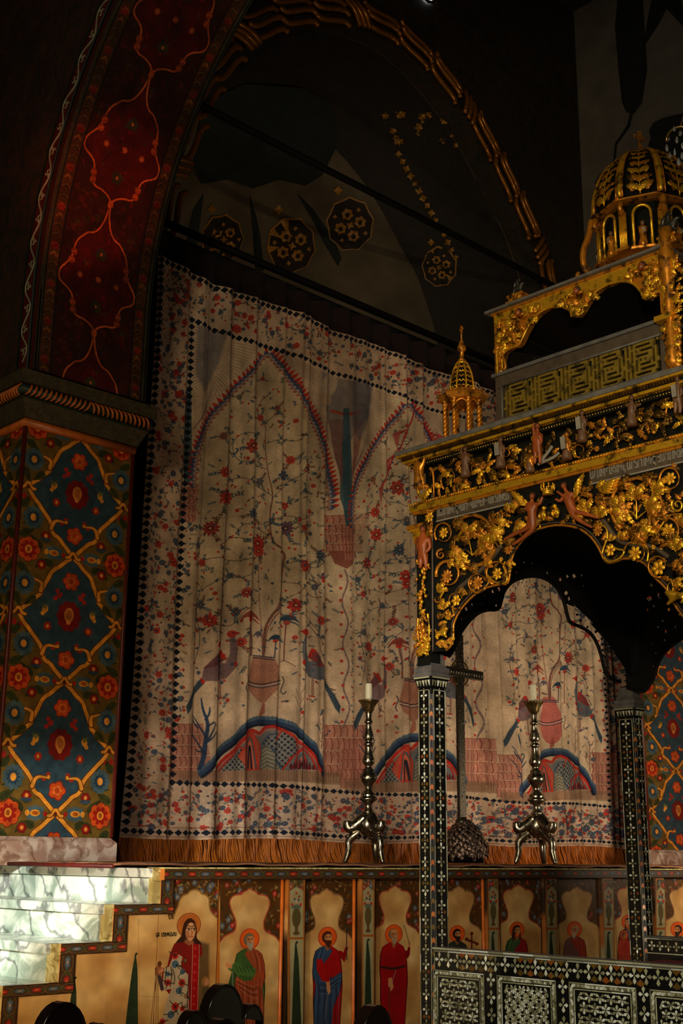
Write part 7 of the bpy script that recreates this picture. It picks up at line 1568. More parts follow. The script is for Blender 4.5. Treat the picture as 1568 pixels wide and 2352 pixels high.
# dark interior and back
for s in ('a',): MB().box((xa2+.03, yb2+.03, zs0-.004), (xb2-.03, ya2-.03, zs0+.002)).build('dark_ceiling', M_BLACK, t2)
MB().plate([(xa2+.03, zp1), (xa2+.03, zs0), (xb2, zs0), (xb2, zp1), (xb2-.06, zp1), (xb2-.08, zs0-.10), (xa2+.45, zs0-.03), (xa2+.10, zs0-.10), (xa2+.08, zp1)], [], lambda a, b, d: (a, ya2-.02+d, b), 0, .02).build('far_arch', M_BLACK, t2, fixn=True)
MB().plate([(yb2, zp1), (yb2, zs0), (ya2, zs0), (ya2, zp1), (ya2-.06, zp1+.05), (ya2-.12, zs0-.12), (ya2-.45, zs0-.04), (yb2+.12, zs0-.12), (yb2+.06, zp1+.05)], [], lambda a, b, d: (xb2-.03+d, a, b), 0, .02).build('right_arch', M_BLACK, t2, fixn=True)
# ------------------------------------------------------------------ dome
DX, DY = 4.875, 2.975; rD = math.hypot(DX, DY); zA = lambda py, px=1475: float(vdist(px, py, rD)[2])
dm = thing('dome', None, None, (0, 0, 0)); dm.parent = cb; dm.location = Vector((DX, DY, zs1))-cb.location
z_d0, z_r, z_top = max(zA(618), zs1+.05), zA(503), zA(361); Rd = .25
MB().box((DX-.15, DY-.15, zs1), (DX+.15, DY+.15, z_d0-.01)).build('openwork_base', M_BLACK, dm)
for k in range(4):
    a = k*pi/2
    for q in range(-3, 4):
        u = Vector((-sin(a), cos(a), 0)); n = Vector((cos(a), sin(a), 0)); c = Vector((DX, DY, 0))+n*.155+u*q*.045
        MB().box((c.x-.006, c.y-.006, zs1), (c.x+.006, c.y+.006, z_d0-.01)).build('base_baluster', M_GOL2, dm)
MB().lathe([(.16, z_d0-.012), (Rd*.98, z_d0), (Rd*.98, z_d0+.006), (.17, z_d0+.008)], (DX, DY, 0), 8).build('drum_floor', M_GOL2, dm)
MB().lathe([(Rd*.80, z_d0), (Rd*.80, z_r)], (DX, DY, 0), 8).build('drum_core', M_EB, dm); MB().lathe([(Rd*.9, z_r-.012), (Rd*1.02, z_r-.004), (Rd*1.02, z_r+.004), (Rd*.95, z_r+.010)], (DX, DY, 0), 8).build('drum_cornice', M_GOL2, dm)
H = z_r-z_d0
for k in range(8):
    a = k*pi/4+pi/8+.1; n = Vector((cos(a), sin(a), 0)); u = Vector((-sin(a), cos(a), 0)); c = Vector((DX, DY, 0))+n*Rd*.90; Z_ = Vector((0, 0, 1))
    # niche: arched gold frame
    w_ = .042; pts = [c+u*-w_+Z_*(z_d0+.005), c+u*-w_+Z_*(z_d0+H*.66)]+[c+u*(-w_*cos(t))+Z_*(z_d0+H*.66+w_*1.1*sin(t)) for t in [pi*i/8 for i in range(1, 8)]]+[c+u*w_+Z_*(z_d0+H*.66), c+u*w_+Z_*(z_d0+.005)]
    MB().tube(pts, .0075, 8).build('niche_arch', M_GOLD, dm, smooth=True)
    MB().tube([c+n*.012+u*-w_*1.3+Z_*z_d0, c+n*.012+u*w_*1.3+Z_*z_d0], .010, 6).build('niche_sill', M_GOL2, dm)
    zc = z_d0+.008; s = MB(); s.lathe([(.020, zc), (.021, zc+.02), (.016, zc+.05), (.019, zc+.078), (.022, zc+.098), (.012, zc+.108), (.006, zc+.112)], (c.x-n.x*.008, c.y-n.y*.008, 0), 14, lambda t, z: 1+.12*sin(5*t+z*50)); o = s.build('robed_statue', M_GOL2, dm, smooth=True)
    hc = c-n*.008+Z_*(zc+.124); MB().ball(hc, .012, 10, (.9, .9, 1.15)).build('head', M_FLD, o, smooth=True); MB().tube([c-n*.0+u*.018+Z_*(zc+.092), c+n*.012+u*.010+Z_*(zc+.070), c+n*.016-u*.004+Z_*(zc+.074)], .0055, 7).build('arm', M_GOL2, o, smooth=True)
    b = c+n*.014+u*.004+Z_*(zc+.078); MB().hexa([b+u*i*.009+n*j*.002+Z_*q*.012 for q in (-1, 1) for i, j in ((-1, -1), (1, -1), (1, 1), (-1, 1))]).build('book', M_TXT, o)
    # fluted pilaster between niches
    a2 = a+pi/8; n2 = Vector((cos(a2), sin(a2), 0)); u2 = Vector((-sin(a2), cos(a2), 0)); c2 = Vector((DX, DY, 0))+n2*Rd*.95; p = MB()
    for q in range(-2, 3): p.tube([c2+u2*q*.008+Z_*(z_d0+.01), c2+u2*q*.008+Z_*(z_d0+H*.72)], .0045, 6)
    p.build('fluted_pilaster', M_GOLD, dm, smooth=True); MB().tube([c2+Z_*(z_d0+H*.72), c2+n2*.02+Z_*(z_d0+H*.80), c2+n2*.008+Z_*(z_d0+H*.92)], [.02, .013, .018], 8).build('pilaster_capital', M_GOL2, dm, smooth=True)
    MB().hexa([c2+u2*i*.03+n2*j+Z_*q for q, jj in ((z_d0-.004, 0), (z_d0+.012, 0)) for i, j in ((-1, -.02), (1, -.02), (1, .018), (-1, .018))]).build('pilaster_base', M_GOL2, dm)
    # scroll bracket at the corners of the drum (every second)
    if k % 2 == 0:
        pts = [c2+n2*.03+Z_*(z_d0+H*.9), c2+n2*.045+Z_*(z_d0+H*.6), c2+n2*.085+Z_*(z_d0+H*.25), c2+n2*.075+Z_*(z_d0-.03), c2+n2*.045+Z_*(z_d0-.02), c2+n2*.06+Z_*(z_d0-.05), c2+n2*.09+Z_*(z_d0-.075), c2+n2*.115+Z_*(z_d0-.06), c2+n2*.105+Z_*(z_d0-.04)]
        MB().tube(rounded([tuple(p_) for p_ in pts], 2), lambda t: .013*(1-.5*t)+.004, 8).build('scroll_bracket', M_GOL2, dm, smooth=True)
def dprof(t, rr=1.): return (Rd*rr*cos(t*pi/2)**.85, z_r+.004+(z_top-z_r)*sin(t*pi/2))
MB().lathe([dprof(i/12, .93) for i in range(12)]+[(.01, z_top-.005)], (DX, DY, 0), 32).build('dome_shell', M_EB, dm, smooth=True)
for k in range(8):
    a = k*pi/4+.1
    def rib(u, v, a=a, w_=.017):
        r, z = dprof(v*.97, 1.02); ww = w_*(.35+.65*cos(v*pi/2)); t = (u*2-1); rr = r+.006*(1-t*t)*2; return (DX+rr*cos(a)-t*ww*sin(a), DY+rr*sin(a)+t*ww*cos(a), z)
    MB().grid(rib, 6, 16).build('dome_rib', M_GOLD, dm, smooth=True).modifiers.new('s', 'SOLIDIFY').thickness = .008
    for sd in (-1, 1):
        MB().tube([(DX+(dprof(v/14*.97, 1.03)[0])*cos(a)-sd*.018*(.35+.65*cos(v/14*pi/2))*sin(a), DY+dprof(v/14*.97, 1.03)[0]*sin(a)+sd*.018*(.35+.65*cos(v/14*pi/2))*cos(a), dprof(v/14*.97, 1.03)[1]) for v in range(15)], .0038, 6).build('rib_edge', M_GOL2, dm, smooth=True)
    am = a+pi/8
    for j in range(9):
        v = .04+j*.095; r, z = dprof(v, .99); c = Vector((DX+r*cos(am), DY+r*sin(am), z)); n = Vector((cos(am)*cos(v*1.4), sin(am)*cos(v*1.4), sin(v*1.4)+.1)); up = Vector((-cos(am)*sin(v*1.4), -sin(am)*sin(v*1.4), cos(v*1.4))); sd_ = Vector((-sin(am), cos(am), 0)); L = .050*(1-.62*v)
        for q in ((-1, 1) if j < 8 else (0,)):
            d = (up*.75+sd_*q*.9).normalized(); place(LF[j % 2], 'dome_leaf', dm, frame(c, d, n) @ Matrix.Diagonal((L*1.5, L*1.3, L*.7, 1)))
            if j < 6:
                c3 = c+sd_*q*.036*(1-v*.7); d = (up*.9+sd_*q*.25).normalized(); place(LF[(j+1) % 3], 'dome_leaf', dm, frame(c3, d, n) @ Matrix.Diagonal((L*1.2, L*1.1, L*.6, 1)))
    MB().tube([(DX+dprof(v/12*.9, 1.0)[0]*cos(am), DY+dprof(v/12*.9, 1.0)[0]*sin(am), dprof(v/12*.9, 1.)[1]) for v in range(13)], .0035, 6).build('dome_stem', M_GOLD, dm, smooth=True)
# finial cross
vv = Vector(CR); zc0 = z_top
MB().lathe([(.03, zc0-.004), (.018, zc0+.006), (.010, zc0+.012), (.014, zc0+.022), (.015, zc0+.034), (.008, zc0+.045), (.006, zc0+.05)], (DX, DY, 0), 14).build('finial', M_GOL2, dm, smooth=True)
for a in range(4): d = Vector((cos(a*pi/2+.6), sin(a*pi/2+.6), 0)); MB().tube(rounded([tuple(Vector((DX, DY, zc0+.002))+d*.008), tuple(Vector((DX, DY, zc0+.022))+d*.026), tuple(Vector((DX, DY, zc0+.006))+d*.038), tuple(Vector((DX, DY, zc0-.008))+d*.028)], 2), .0045, 6).build('finial_volute', M_GOL2, dm, smooth=True)
zb_ = zc0+.048; cr = MB(); ax = Vector((cos(-.35), sin(-.35), 0))
def cbar(p, q, w0, w1, mb, nrm): 
    p, q = Vector(p), Vector(q); d = (q-p).normalized(); s = nrm.cross(d); mb.hexa([p-s*w0-nrm*.004, p+s*w0-nrm*.004, p+s*w0+nrm*.004, p-s*w0+nrm*.004, q-s*w1-nrm*.004, q+s*w1-nrm*.004, q+s*w1+nrm*.004, q-s*w1+nrm*.004])
nr = Vector((-ax.y, ax.x, 0)); ctr = Vector((DX, DY, zb_+.062))
cbar((DX, DY, zb_), ctr, .010, .0055, cr, nr); cbar(ctr, ctr+Vector((0, 0, .032)), .0055, .010, cr, nr); cbar(ctr, ctr+ax*.030, .0045, .009, cr, nr); cbar(ctr, ctr-ax*.030, .0045, .009, cr, nr)
for e in (ctr+Vector((0, 0, .034)), ctr+ax*.032, ctr-ax*.032): [cr.ball(e+(ax if abs((e-ctr).z) > .01 else Vector((0, 0, 1)))*q, .0035, 6) for q in (-.008, 0, .008)]
cr.build('dome_cross', M_GOL2, dm)
# ------------------------------------------------------------------ statues on the upper tier
def rider(px, py, s, lab):
    c = F2(px, py, .0)+Vector((.02, 0, 0)); k = k2(px)*s
    t = thing('rider_statue', lab, 'statue', (c.x, c.y, zs1+.013), 'small statues on the canopy roof')
    z0 = zs1+.013; p = MB(); p.cbox((c.x, c.y, z0+.008), (.07, .10, .016)); p.cbox((c.x, c.y, z0+.026), (.05, .075, .02)); p.cbox((c.x, c.y, z0+.042), (.06, .09, .012)); p.build('pedestal', M_GOL2, t, bevel=.003)
    for q in (-1, 1): MB().tube([(c.x-.03, c.y+q*.02+.012*cos(t_*.8), z0+.026+.010*sin(t_*.8)) for t_ in range(9)], .003, 6).build('pedestal_ring', M_GOLD, t, smooth=True)
    b = lambda dy, dz, dx=0: Vector((c.x+dx*k, c.y-dy*k, z0+.048+dz*k))
    skinfig('horse', [b(-12, 20), b(0, 19), b(11, 22), b(19, 32), b(25, 28), b(-14, 10, -3), b(-16, 0, -3), b(-13, 10, 4), b(-12, 0, 4), b(12, 12, -3), b(18, 6, -3), b(12, 11, 4), b(13, 0, 4), b(-20, 14), b(-22, 6)], [(0, 1), (1, 2), (2, 3), (3, 4), (0, 5), (5, 6), (0, 7), (7, 8), (2, 9), (9, 10), (2, 11), (11, 12), (0, 13), (13, 14)], [7.5*k, 7*k, 7.5*k, 4.5*k, 3*k, 3.5*k, 2*k, 3.5*k, 2*k, 3*k, 2*k, 3*k, 2*k, 1.5*k, 1.5*k], M_BRZ, t, 1)
    skinfig('rider', [b(0, 25), b(1, 34), b(1, 44), b(1, 52), b(8, 40, -4), b(13, 44, -4), b(5, 22, -7), b(8, 12, -8), b(-7, 40, 4), b(-9, 34, 5)], [(0, 1), (1, 2), (2, 3), (2, 4), (4, 5), (0, 6), (6, 7), (2, 8), (8, 9)], [5*k, 4.5*k, 5*k, 4*k, 2.5*k, 2*k, 3.5*k, 2*k, 2.5*k, 2*k], M_BRZ, t, 1)
    m_ = MB(); m_.tube([b(-4, 48, 2), b(-12, 36, 3), b(-16, 24, 3)], [2*k, 5*k, 3*k], 8); m_.build('cloak', M_BRZ, t, smooth=True)
rider(1183, 690, .80, 'small dark horseman on gold pedestal over the canopy\'s far corner'); rider(1531, 555, 1.25, 'larger dark horseman on gold pedestal in front of the dome')
# ------------------------------------------------------------------ corner turret
TX, TY = 4.10, float(on(0, 4.10, 1062, 930)[1]); rT = math.hypot(TX, TY); zT = lambda py, px=1062: float(vdist(px, py, rT)[2])
tu = thing('turret', None, None, (0, 0, 0)); tu.parent = cb; tu.location = Vector((TX, TY, zfl))-cb.location
kT = (float((Vector((TX, TY, 3.5))-Vector(CAMP)).dot(Vector(CF))))/FPX
zq0, zq1, zq2 = zfl, zT(926), zT(906)
MB().lathe([(48*kT, zq0), (46*kT, zq0+.006), (30*kT, zq0+.010)], (TX, TY, 0), 8).build('turret_base', M_GOL2, tu)
for k in range(8):
    a = k*pi/4+.25; c = Vector((TX+42*kT*cos(a), TY+42*kT*sin(a), 0)); h = zq1-zq0; n = 40
    p = MB(); 
    for ph in (0, pi): p.tube([(c.x+.0052*cos(ph+i*.75), c.y+.0052*sin(ph+i*.75), zq0+.014+(h-.02)*i/n) for i in range(n+1)], .0078, 6)
    p.lathe([(.011, zq0+.004), (.011, zq0+.014), (.007, zq0+.02)], (c.x, c.y, 0), 10); p.lathe([(.007, zq1-.016), (.012, zq1-.004), (.012, zq1)], (c.x, c.y, 0), 10); p.build('twisted_column', M_GOL2, tu, smooth=True)
    a2 = a+pi/4; c2 = Vector((TX+42*kT*cos(a2), TY+42*kT*sin(a2), 0)); pts = [c.lerp(c2, .5-.42*cos(t))+Vector((0, 0, zq1-.036+.030*sin(t))) for t in [pi*i/8 for i in range(9)]]; MB().tube(pts, .0045, 6).build('turret_arch', M_GOL2, tu, smooth=True)
MB().lathe([(40*kT, zq1-.004), (50*kT, zq1), (54*kT, zq1+.012), (58*kT, zq1+.022), (56*kT, zq1+.030), (30*kT, zq1+.034)], (TX, TY, 0), 8).build('turret_cornice', M_GOL2, tu)
cb_ = MB()
for i in range(56): a = i/56*2*pi; r = 57*kT*(.96+.04*abs(cos(4*(a)))); cb_.ball((TX+r*cos(a), TY+r*sin(a), zq1+.034), .0042, 5)
for i in range(40): a = i/40*2*pi; cb_.ball((TX+31*kT*cos(a), TY+31*kT*sin(a), zT(901)+.0), .0045, 5)
cb_.build('crest_beads', M_GOL2, tu, kind='stuff', smooth=True)
sp = [(29*kT, zT(900)), (28.5*kT, zT(886)), (26*kT, zT(868)), (21*kT, zT(852)), (14*kT, zT(838)), (8*kT, zT(830))]
MB().lathe([(30*kT, zq1+.03), (31*kT, zT(901)-.004), (sp[0][0], sp[0][1])], (TX, TY, 0), 8).build('spire_base', M_GOLD, tu)
MB().lathe([(r*.78, z) for r, z in sp], (TX, TY, 0), 8).build('spire_core', M_EB, tu)
for k in range(8):
    a = k*pi/4+.25; MB().tube(rounded([(TX+r*cos(a), TY+r*sin(a), z) for r, z in sp], 1), .0042, 6).build('spire_rib', M_GOLD, tu, smooth=True)
    am = a+pi/8
    for j in range(6):
        t = j/6; r = 29*kT*(1-.75*t**1.5)*.93; z = sp[0][1]+.004+(sp[-1][1]-sp[0][1])*t
        for q in (-1, 1):
            da = .36*(1-.2*t); MB().tube([(TX+r*cos(am), TY+r*sin(am), z+.004), (TX+r*1.03*cos(am+q*da*.5), TY+r*1.03*sin(am+q*da*.5), z+.014), (TX+r*.98*cos(am+q*da), TY+r*.98*sin(am+q*da), z+.004)], .0034, 6).build('spire_scale', M_GOLD if (j+k) % 2 else M_GOL2, tu, smooth=True)
MB().lathe([(8*kT, zT(830)), (9*kT, zT(827)), (5*kT, zT(823)), (5*kT, zT(810)), (7*kT, zT(808)), (11*kT, zT(803)), (10*kT, zT(798)), (6*kT, zT(788)), (2.5*kT, zT(780)), (2*kT, zT(772)), (3*kT, zT(770)), (2*kT, zT(766)), (1.5*kT, zT(762))], (TX, TY, 0), 14).build('spire_finial', M_GOL2, tu, smooth=True)
cr = MB(); ctr = Vector((TX, TY, zT(756))); ax = Vector((.3, .95, 0)).normalized(); nr = Vector((-ax.y, ax.x, 0)); cbar((TX, TY, zT(764)), ctr, .004, .003, cr, nr); cbar(ctr, ctr+Vector((0, 0, .014)), .003, .006, cr, nr); cbar(ctr, ctr+ax*.012, .003, .005, cr, nr); cbar(ctr, ctr-ax*.012, .003, .005, cr, nr); cr.build('spire_cross', M_GOL2, tu)
# ------------------------------------------------------------------ candlesticks
M_SIL = goldmat('tarnished_silver', C(186, 176, 150), .18, 1.0, .45); M_SIL2 = goldmat('worn_brass', C(150, 124, 76), .25, .9, .5)
M_WAX = mat('ivory_wax', C(240, 228, 196), .45, nscale=4, lo=.95); M_WAX.node_tree.nodes['Principled BSDF'].inputs['Subsurface Weight'].default_value = .3
def candlestick(px, pyb, Y, label, scale=1.):
    base = on(1, Y, px, 1985); x, y = float(base[0]), Y; k = float((Vector((x, y, 1.9))-Vector(CAMP)).dot(Vector(CF)))/FPX/scale
    t = thing('candlestick', label, 'candlestick', (x, y, ZPL+.030), 'altar candlesticks'); z0 = ZPL+.030
    Zp = lambda p: z0+(1983-p)*k   # heights as on the nearer stick
    prof = [(9, 1874), (11.5, 1870), (10, 1868), (9, 1866), (7, 1862), (7, 1852), (12, 1846), (18, 1842), (17, 1838), (13, 1834), (15, 1832), (13, 1829), (10, 1825), (8, 1822), (6, 1818), (7, 1812), (10, 1806), (15, 1800), (17, 1793), (15.5, 1786), (10, 1779), (11, 1775), (7, 1771), (6, 1766), (9, 1763), (12, 1758), (11.5, 1750), (8, 1738), (6, 1724), (7, 1721), (9.5, 1718), (9, 1714), (6, 1711), (7, 1708), (10, 1704), (10, 1697), (7, 1684), (5, 1671), (7, 1668), (9, 1665), (7, 1662), (5.5, 1658), (6.5, 1646), (7, 1643)]
    MB().lathe([(r*k*1.2, Zp(p)) for r, p in prof], (x, y, 0), 28).build('stem', M_SIL, t, smooth=True)
    MB().lathe([(6*k, Zp(1645)), (12*k, Zp(1638)), (14*k, Zp(1630)), (22*k, Zp(1618)), (24.5*k, Zp(1615)), (20*k, Zp(1619)), (8*k, Zp(1622))], (x, y, 0), 40, lambda a, z: 1+(.06*cos(12*a) if z > Zp(1634) else .03*cos(12*a))).build('drip_pan', M_SIL2, t, smooth=True)
    MB().lathe([(8.5*k, Zp(1622)), (9.5*k, Zp(1616)), (9*k, Zp(1613))], (x, y, 0), 20).build('candle_cup', M_SIL2, t, smooth=True)
    MB().lathe([(8.3*k, Zp(1618)), (8.3*k, Zp(1577)), (7.6*k, Zp(1575.5)), (1, 1)][:3], (x, y, 0), 24).build('candle', M_WAX, t, smooth=False); MB().tube([(x, y, Zp(1576)), (x, y, Zp(1573))], .0015, 5).build('wick', M_BLACK, t)
    # three winged feet
    MB().lathe([(13*k, Zp(1868)), (21*k, Zp(1882)), (25*k, Zp(1898)), (18*k, Zp(1916)), (9*k, Zp(1925))], (x, y, 0), 6).build('base_body', M_SIL, t, smooth=True)
    for a in (YAW*-1+pi*1.0, YAW*-1+pi*1.0+2*pi/3, YAW*-1+pi*1.0-2*pi/3):
        a += .12; d = Vector((cos(a), sin(a), 0)); P = lambda r, p: Vector((x, y, Zp(p)))+d*r*k
        leg = MB(); leg.tube(rounded([tuple(P(10, 1885)), tuple(P(24, 1896)), tuple(P(40, 1908)), tuple(P(48, 1902)), tuple(P(48, 1890))], 2), lambda t_: (16-7*t_)*k, 10); o = leg.build('shoulder_scroll', M_SIL, t, smooth=True)
        MB().tube(rounded([tuple(P(22, 1915)), tuple(P(38, 1926)), tuple(P(46, 1936)), tuple(P(44, 1955)), tuple(P(50, 1974)), tuple(P(54, 1981))], 2), lambda t_: (11-6*t_)*k, 10).build('leg', M_SIL, t, smooth=True)
        MB().ball(P(52, 1980)+Vector((0, 0, .0)), 4.2*k, 8, (1.3, 1.3, .8)).build('paw', M_SIL, t, smooth=True)
        bb = MB()
        for q in range(46):
            r, p = random.Random(q*7+int(a*10)).uniform(16, 50), 0; rr_ = random.Random(q+99); p = 1893+rr_.uniform(0, 34)+(r-16)*.1; s_ = Vector((-sin(a), cos(a), 0))*rr_.uniform(-9, 9)*k; bb.ball(P(r, p)+s_, rr_.uniform(1.6, 3.4)*k, 6)
        for q in range(5): leafv = [P(26+q*5, 1900+q*3), P(34+q*4, 1886+q*2), P(40+q*3, 1892)]; bb.tube(leafv, [2.5*k, 2.2*k, 1*k], 6)
        bb.build('cast_ornament', M_SIL, t, kind='stuff', smooth=True)
    return t
candlestick(845, 1985, 6.35, 'silver candlestick with white candle standing clear of the canopy columns'); candlestick(1236, 1985, 6.35, 'silver candlestick with white candle seen through the canopy opening')
# ------------------------------------------------------------------ altar cross on a leafy mound
YX = 6.30; cbp = on(1, YX, 1062, 1985); cx0 = float(cbp[0]); kx = float((Vector((cx0, YX, 1.9))-Vector(CAMP)).dot(Vector(CF)))/FPX; z0 = ZPL+.036; Zc = lambda p: z0+(1985-p)*kx
ac = thing('altar_cross', 'tall dark chased metal cross standing on a silver leaf mound', 'cross', (cx0, YX, z0))
M_XM = mat('dark_chased_metal', C(74, 66, 52), .35, .75, 60, .5, 1.3, .6, .002)
MB().box((cx0-.036, YX-.014, Zc(1900)), (cx0+.036, YX+.014, Zc(1461))).build('upright', M_XM, ac, bevel=.004); zx = Zc(1552); MB().box((cx0-.30, YX-.013, zx-.036), (cx0+.27, YX+.013, zx+.036)).build('cross_arm', M_XM, ac, bevel=.004)
MB().lathe([(.03, 0), (.045, .01), (.05, .03), (.035, .05), (.03, .06)], (cx0, YX, Zc(1902)), 18).build('socket_knob', M_XM, ac, smooth=True)
st_ = MB(); rs = random.Random(3)
for q in range(90):
    z = Zc(1890)+rs.uniform(0, 1)*(Zc(1470)-Zc(1890)); st_.ball((cx0+rs.uniform(-.02, .03), YX-.015, z), rs.uniform(.002, .005), 5)
for q in range(-9, 9): st_.tube([(cx0+q*.03, YX-.015, zx-.02), (cx0+q*.03+.006, YX-.017, zx), (cx0+q*.03, YX-.015, zx+.02)], .003, 5)
st_.build('chased_studs', M_SIL, ac, kind='stuff', smooth=True)
ry = MB()
for q in range(64):
    a = q/64*2*pi; L = .12+.045*(q % 2)+.03*(q % 4 == 0); 
    if min(abs(((a+pi/4) % (pi/2))-pi/4), 9) < .0: continue
    d = Vector((cos(a), 0, sin(a))); s = Vector((-sin(a), 0, cos(a)))*.006; c = Vector((cx0, YX+.004, zx)); ry.add([c+d*.03-s, c+d*.03+s, c+d*L, c+d*.03+Vector((0, -.006, 0))], [(0, 3, 2), (3, 1, 2), (1, 0, 2), (0, 1, 3)])
ry.build('rays', M_SIL2, ac, kind='stuff'); MB().tube([(cx0+.10*cos(a), YX-.004, zx+.10*sin(a)) for a in [i/24*2*pi for i in range(25)]], .006, 8).build('ray_ring', M_SIL2, ac, smooth=True)
MB().lathe([(.14, z0), (.16, z0+.05), (.155, z0+.13), (.12, z0+.22), (.06, z0+.285), (.03, Zc(1896))], (cx0+.02, YX, 0), 20).build('mound_core', M_BLACK, ac, smooth=True)
LM = leafmesh('mound_leaf', goldmat('oxidised_silver', C(150, 124, 106), .28, .9, .3), 4, .5)
for q in range(170):
    h = q/170; a = q*2.4; z = z0+.040+h*.262; r = float(np.interp(z-z0, [0, .05, .13, .22, .285, .31], [.14, .16, .155, .12, .06, .03]))+.010; c = Vector((cx0+.02+r*cos(a), YX+r*sin(a), z)); n = Vector((cos(a), sin(a), .25+h)); d = Vector((-sin(a)*rs.uniform(-.8, .8), cos(a)*rs.uniform(-.8, .8), 1)); L = rs.uniform(.055, .085); place(LM, 'mound_leaf', ac, frame(c-d.normalized()*L*.4, d, n) @ Matrix.Diagonal((L, L*.9, L, 1)))
# ------------------------------------------------------------------ chandelier edge at the upper right
M_GLS = bpy.data.materials.new('crystal'); M_GLS.use_nodes = True; b_ = M_GLS.node_tree.nodes['Principled BSDF']; b_.inputs['Transmission Weight'].default_value = .9; b_.inputs['Roughness'].default_value = .03; b_.inputs['Base Color'].default_value = (.9, .92, .95, 1); b_.inputs['IOR'].default_value = 1.5
CHY = 4.2
def FC(px, py, dd=0.): return Vector(vdist(px, py, CHY+dd))
kc = CHY/cos(.27)/FPX*1.0
ch = thing('chandelier', 'crystal chandelier arm with hanging glass drops at the picture edge', 'chandelier', tuple(FC(1590, 300)))
MB().tube([FC(1532+32+34*cos(a), 325+34*sin(a)) for a in [pi+pi*i/14 for i in range(15)]], 3.4*kc, 10).build('brass_arm', M_SIL2, ch, smooth=True)
MB().tube([FC(1562, 292), FC(1590, 200), FC(1640, 60)], 2.5*kc, 8).build('chain', M_SIL2, ch, smooth=True)
for (x, y, r, h) in ((1534, 318, 6, 8), (1531, 340, 5, 10), (1538, 356, 5, 9), (1549, 350, 4, 11), (1554, 322, 5, 9), (1562, 305, 6, 9), (1567, 335, 5, 9), (1558, 372, 6, 11), (1566, 358, 5, 10), (1548, 296, 5, 7), (1575, 380, 7, 12), (1580, 330, 6, 12)):
    c = FC(x, y, rs.uniform(-.03, .03)); MB().lathe([(.2*r*kc, h*kc), (.55*r*kc, .55*h*kc), (r*kc*.8, 0), (.75*r*kc, -.5*h*kc), (.1*r*kc, -h*kc)], tuple(c), 8).build('crystal_drop', M_GLS, ch)
# ------------------------------------------------------------------ high window (just in the frame), chairs
wp = on(1, YW-.02, 980, -2); M_WIN = NT('daylit_window'); M_WIN.b.inputs['Emission Color'].default_value = (.9, .97, 1, 1); M_WIN.b.inputs['Emission Strength'].default_value = 6
wn = thing('window_1', 'high arched window letting in a spot of daylight', 'window', tuple(wp), kind='structure')
q = [on(1, YW-.03, *p) for p in ((962, -44), (1000, -44), (994, 5), (984, 4), (976, -4))]
MB().plate([(float(p[0]), float(p[2])) for p in q], [], lambda a, b, d: (a, YW-.03+d, b), 0, .02).build('pane', M_WIN.m, wn); MB().tube([tuple(q[1]), tuple(q[2]), tuple(q[3]), tuple(q[4]), tuple(q[0])], .02, 8).build('window_frame', M_BLACK, wn)
M_CHW = mat('dark_lacquered_wood', C(26, 14, 10), .22, nscale=12, coat=.6)
def crest(P, y0, th):
    return P
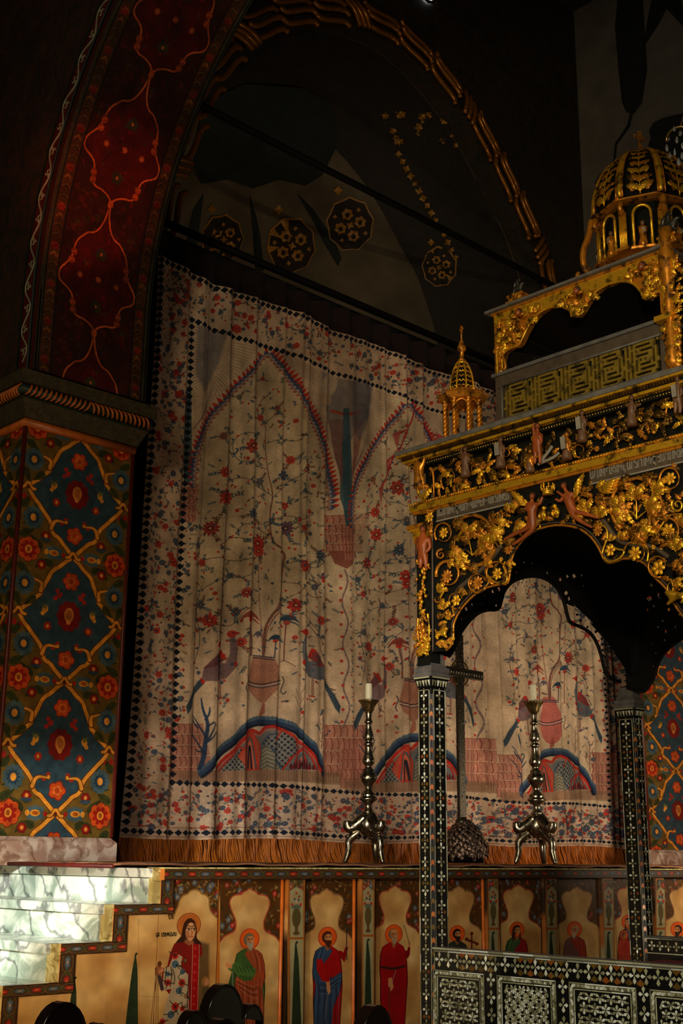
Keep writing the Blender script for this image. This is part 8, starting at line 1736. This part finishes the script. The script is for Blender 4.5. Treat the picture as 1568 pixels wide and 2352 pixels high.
def chair(px, top, dep, label, rot=0., sc=1., sidel=1):
    """carved chair; px, top = photo place of its central lobe top; dep = distance along the view"""
    D = ray(px, top); p = CAMP+D*(dep/FPX); x, y, zt_ = map(float, p)
    t = thing('carved_chair', label, 'chair', (x, y, 0), 'dark chairs before the platform'); t.rotation_euler = (0, 0, rot)
    def add(mb, name, par=t, smooth=True):
        me = mb.mesh(name, M_CHW, smooth); o = bpy.data.objects.new(name, me); COL.objects.link(o); o.parent = par; return o
    s = sc; R1, R2 = .088*s, .050*s; H_ = zt_; W_ = .20*s
    def lobe(cx, cz, r, rz, n=14): return [(cx+r*cos(pi-pi*i/n), cz+rz*sin(pi-pi*i/n)) for i in range(n+1)]
    out = [(-W_, H_-.62)]+[(-W_, H_-.20)]+lobe(-.135*s, H_-.145, .052*s, .075*s)+lobe(0, H_-.115, .088*s, .115)+lobe(.135*s, H_-.145, .052*s, .075*s)+[(W_, H_-.20), (W_, H_-.62)]
    hole_ = [(-.12*s, H_-.56), (.12*s, H_-.56), (.12*s, H_-.26), (0, H_-.20), (-.12*s, H_-.26)]
    b = MB(); b.plate(out, [hole_], lambda a, c, d: (a, d, c), -.02, .02); o = add(b, 'backrest', smooth=False); bv = o.modifiers.new('b', 'BEVEL'); bv.width = .008; bv.segments = 3
    for cx, cz, r, rz in ((-.135*s, H_-.145, .046*s, .069*s), (0, H_-.115, .082*s, .109), (.135*s, H_-.145, .046*s, .069*s)):
        e = MB(); e.tube([(a, -.020, c) for a, c in lobe(cx, cz, r, rz)], .003, 6); add(e, 'crest_moulding', o)
    b = MB(); b.box((-.21*s, -.03, .43), (.21*s, .40, .48)); o = add(b, 'seat', smooth=False); o.modifiers.new('b', 'BEVEL').width = .012
    for sx in (-1, 1):
        b = MB(); b.tube([(sx*.19*s, 0, 0), (sx*.19*s, 0, .45), (sx*.19*s, .0, H_-.6)], .02, 8); add(b, 'leg'); b = MB(); b.lathe([(.012, 0), (.022, .03), (.016, .1), (.024, .25), (.018, .4), (.022, .45)], (sx*.18*s, .37, 0), 12); add(b, 'leg')
    b = MB(); b.tube([(-.19*s, 0, .2), (.19*s, 0, .2)], .012, 8); add(b, 'stretcher'); return t
chair(141, 2300, 3.75, 'dark lacquered chair with rounded crest nearest the stairs', .05, 1.); chair(510, 2259, 4.15, 'dark three-lobed chair back, the tallest, under the robed saint panels', .1, .98); chair(856, 2307, 3.7, 'dark lacquered chair back in front of the red robed saint', .05, .85); chair(505, 2338, 3.1, 'dark chair back in front of the tallest chair back', .1, .75)
# ------------------------------------------------------------------ lettering on the first saint panel
cu_ = bpy.data.curves.new('panel_lettering', 'FONT'); cu_.body = 'ՍԲ  ՍՏԵՓԱՆՈՍ'; cu_.size = .038; cu_.extrude = .0006; cu_.offset = .0006
o = bpy.data.objects.new('panel_lettering', cu_); COL.objects.link(o); bpy.context.view_layer.update()
me = bpy.data.meshes.new_from_object(o.evaluated_get(bpy.context.evaluated_depsgraph_get())); L = o.dimensions.x; bpy.data.objects.remove(o)
a, b_ = on(1, YP, 357, 2152), on(1, YP, 404, 2148); o = bpy.data.objects.new('panel_lettering', me); COL.objects.link(o); me.materials.clear(); me.materials.append(M_BLACK); o.parent = ba; o['kind'] = 'stuff'
o.matrix_local = Matrix.Translation(-oloc(ba)) @ frame(Vector((a[0], YP-.0015, a[2])), Vector((1, 0, 0)), Vector((0, -1, 0))) @ Matrix.Diagonal((float(b_[0]-a[0])/L, .75, 1, 1))
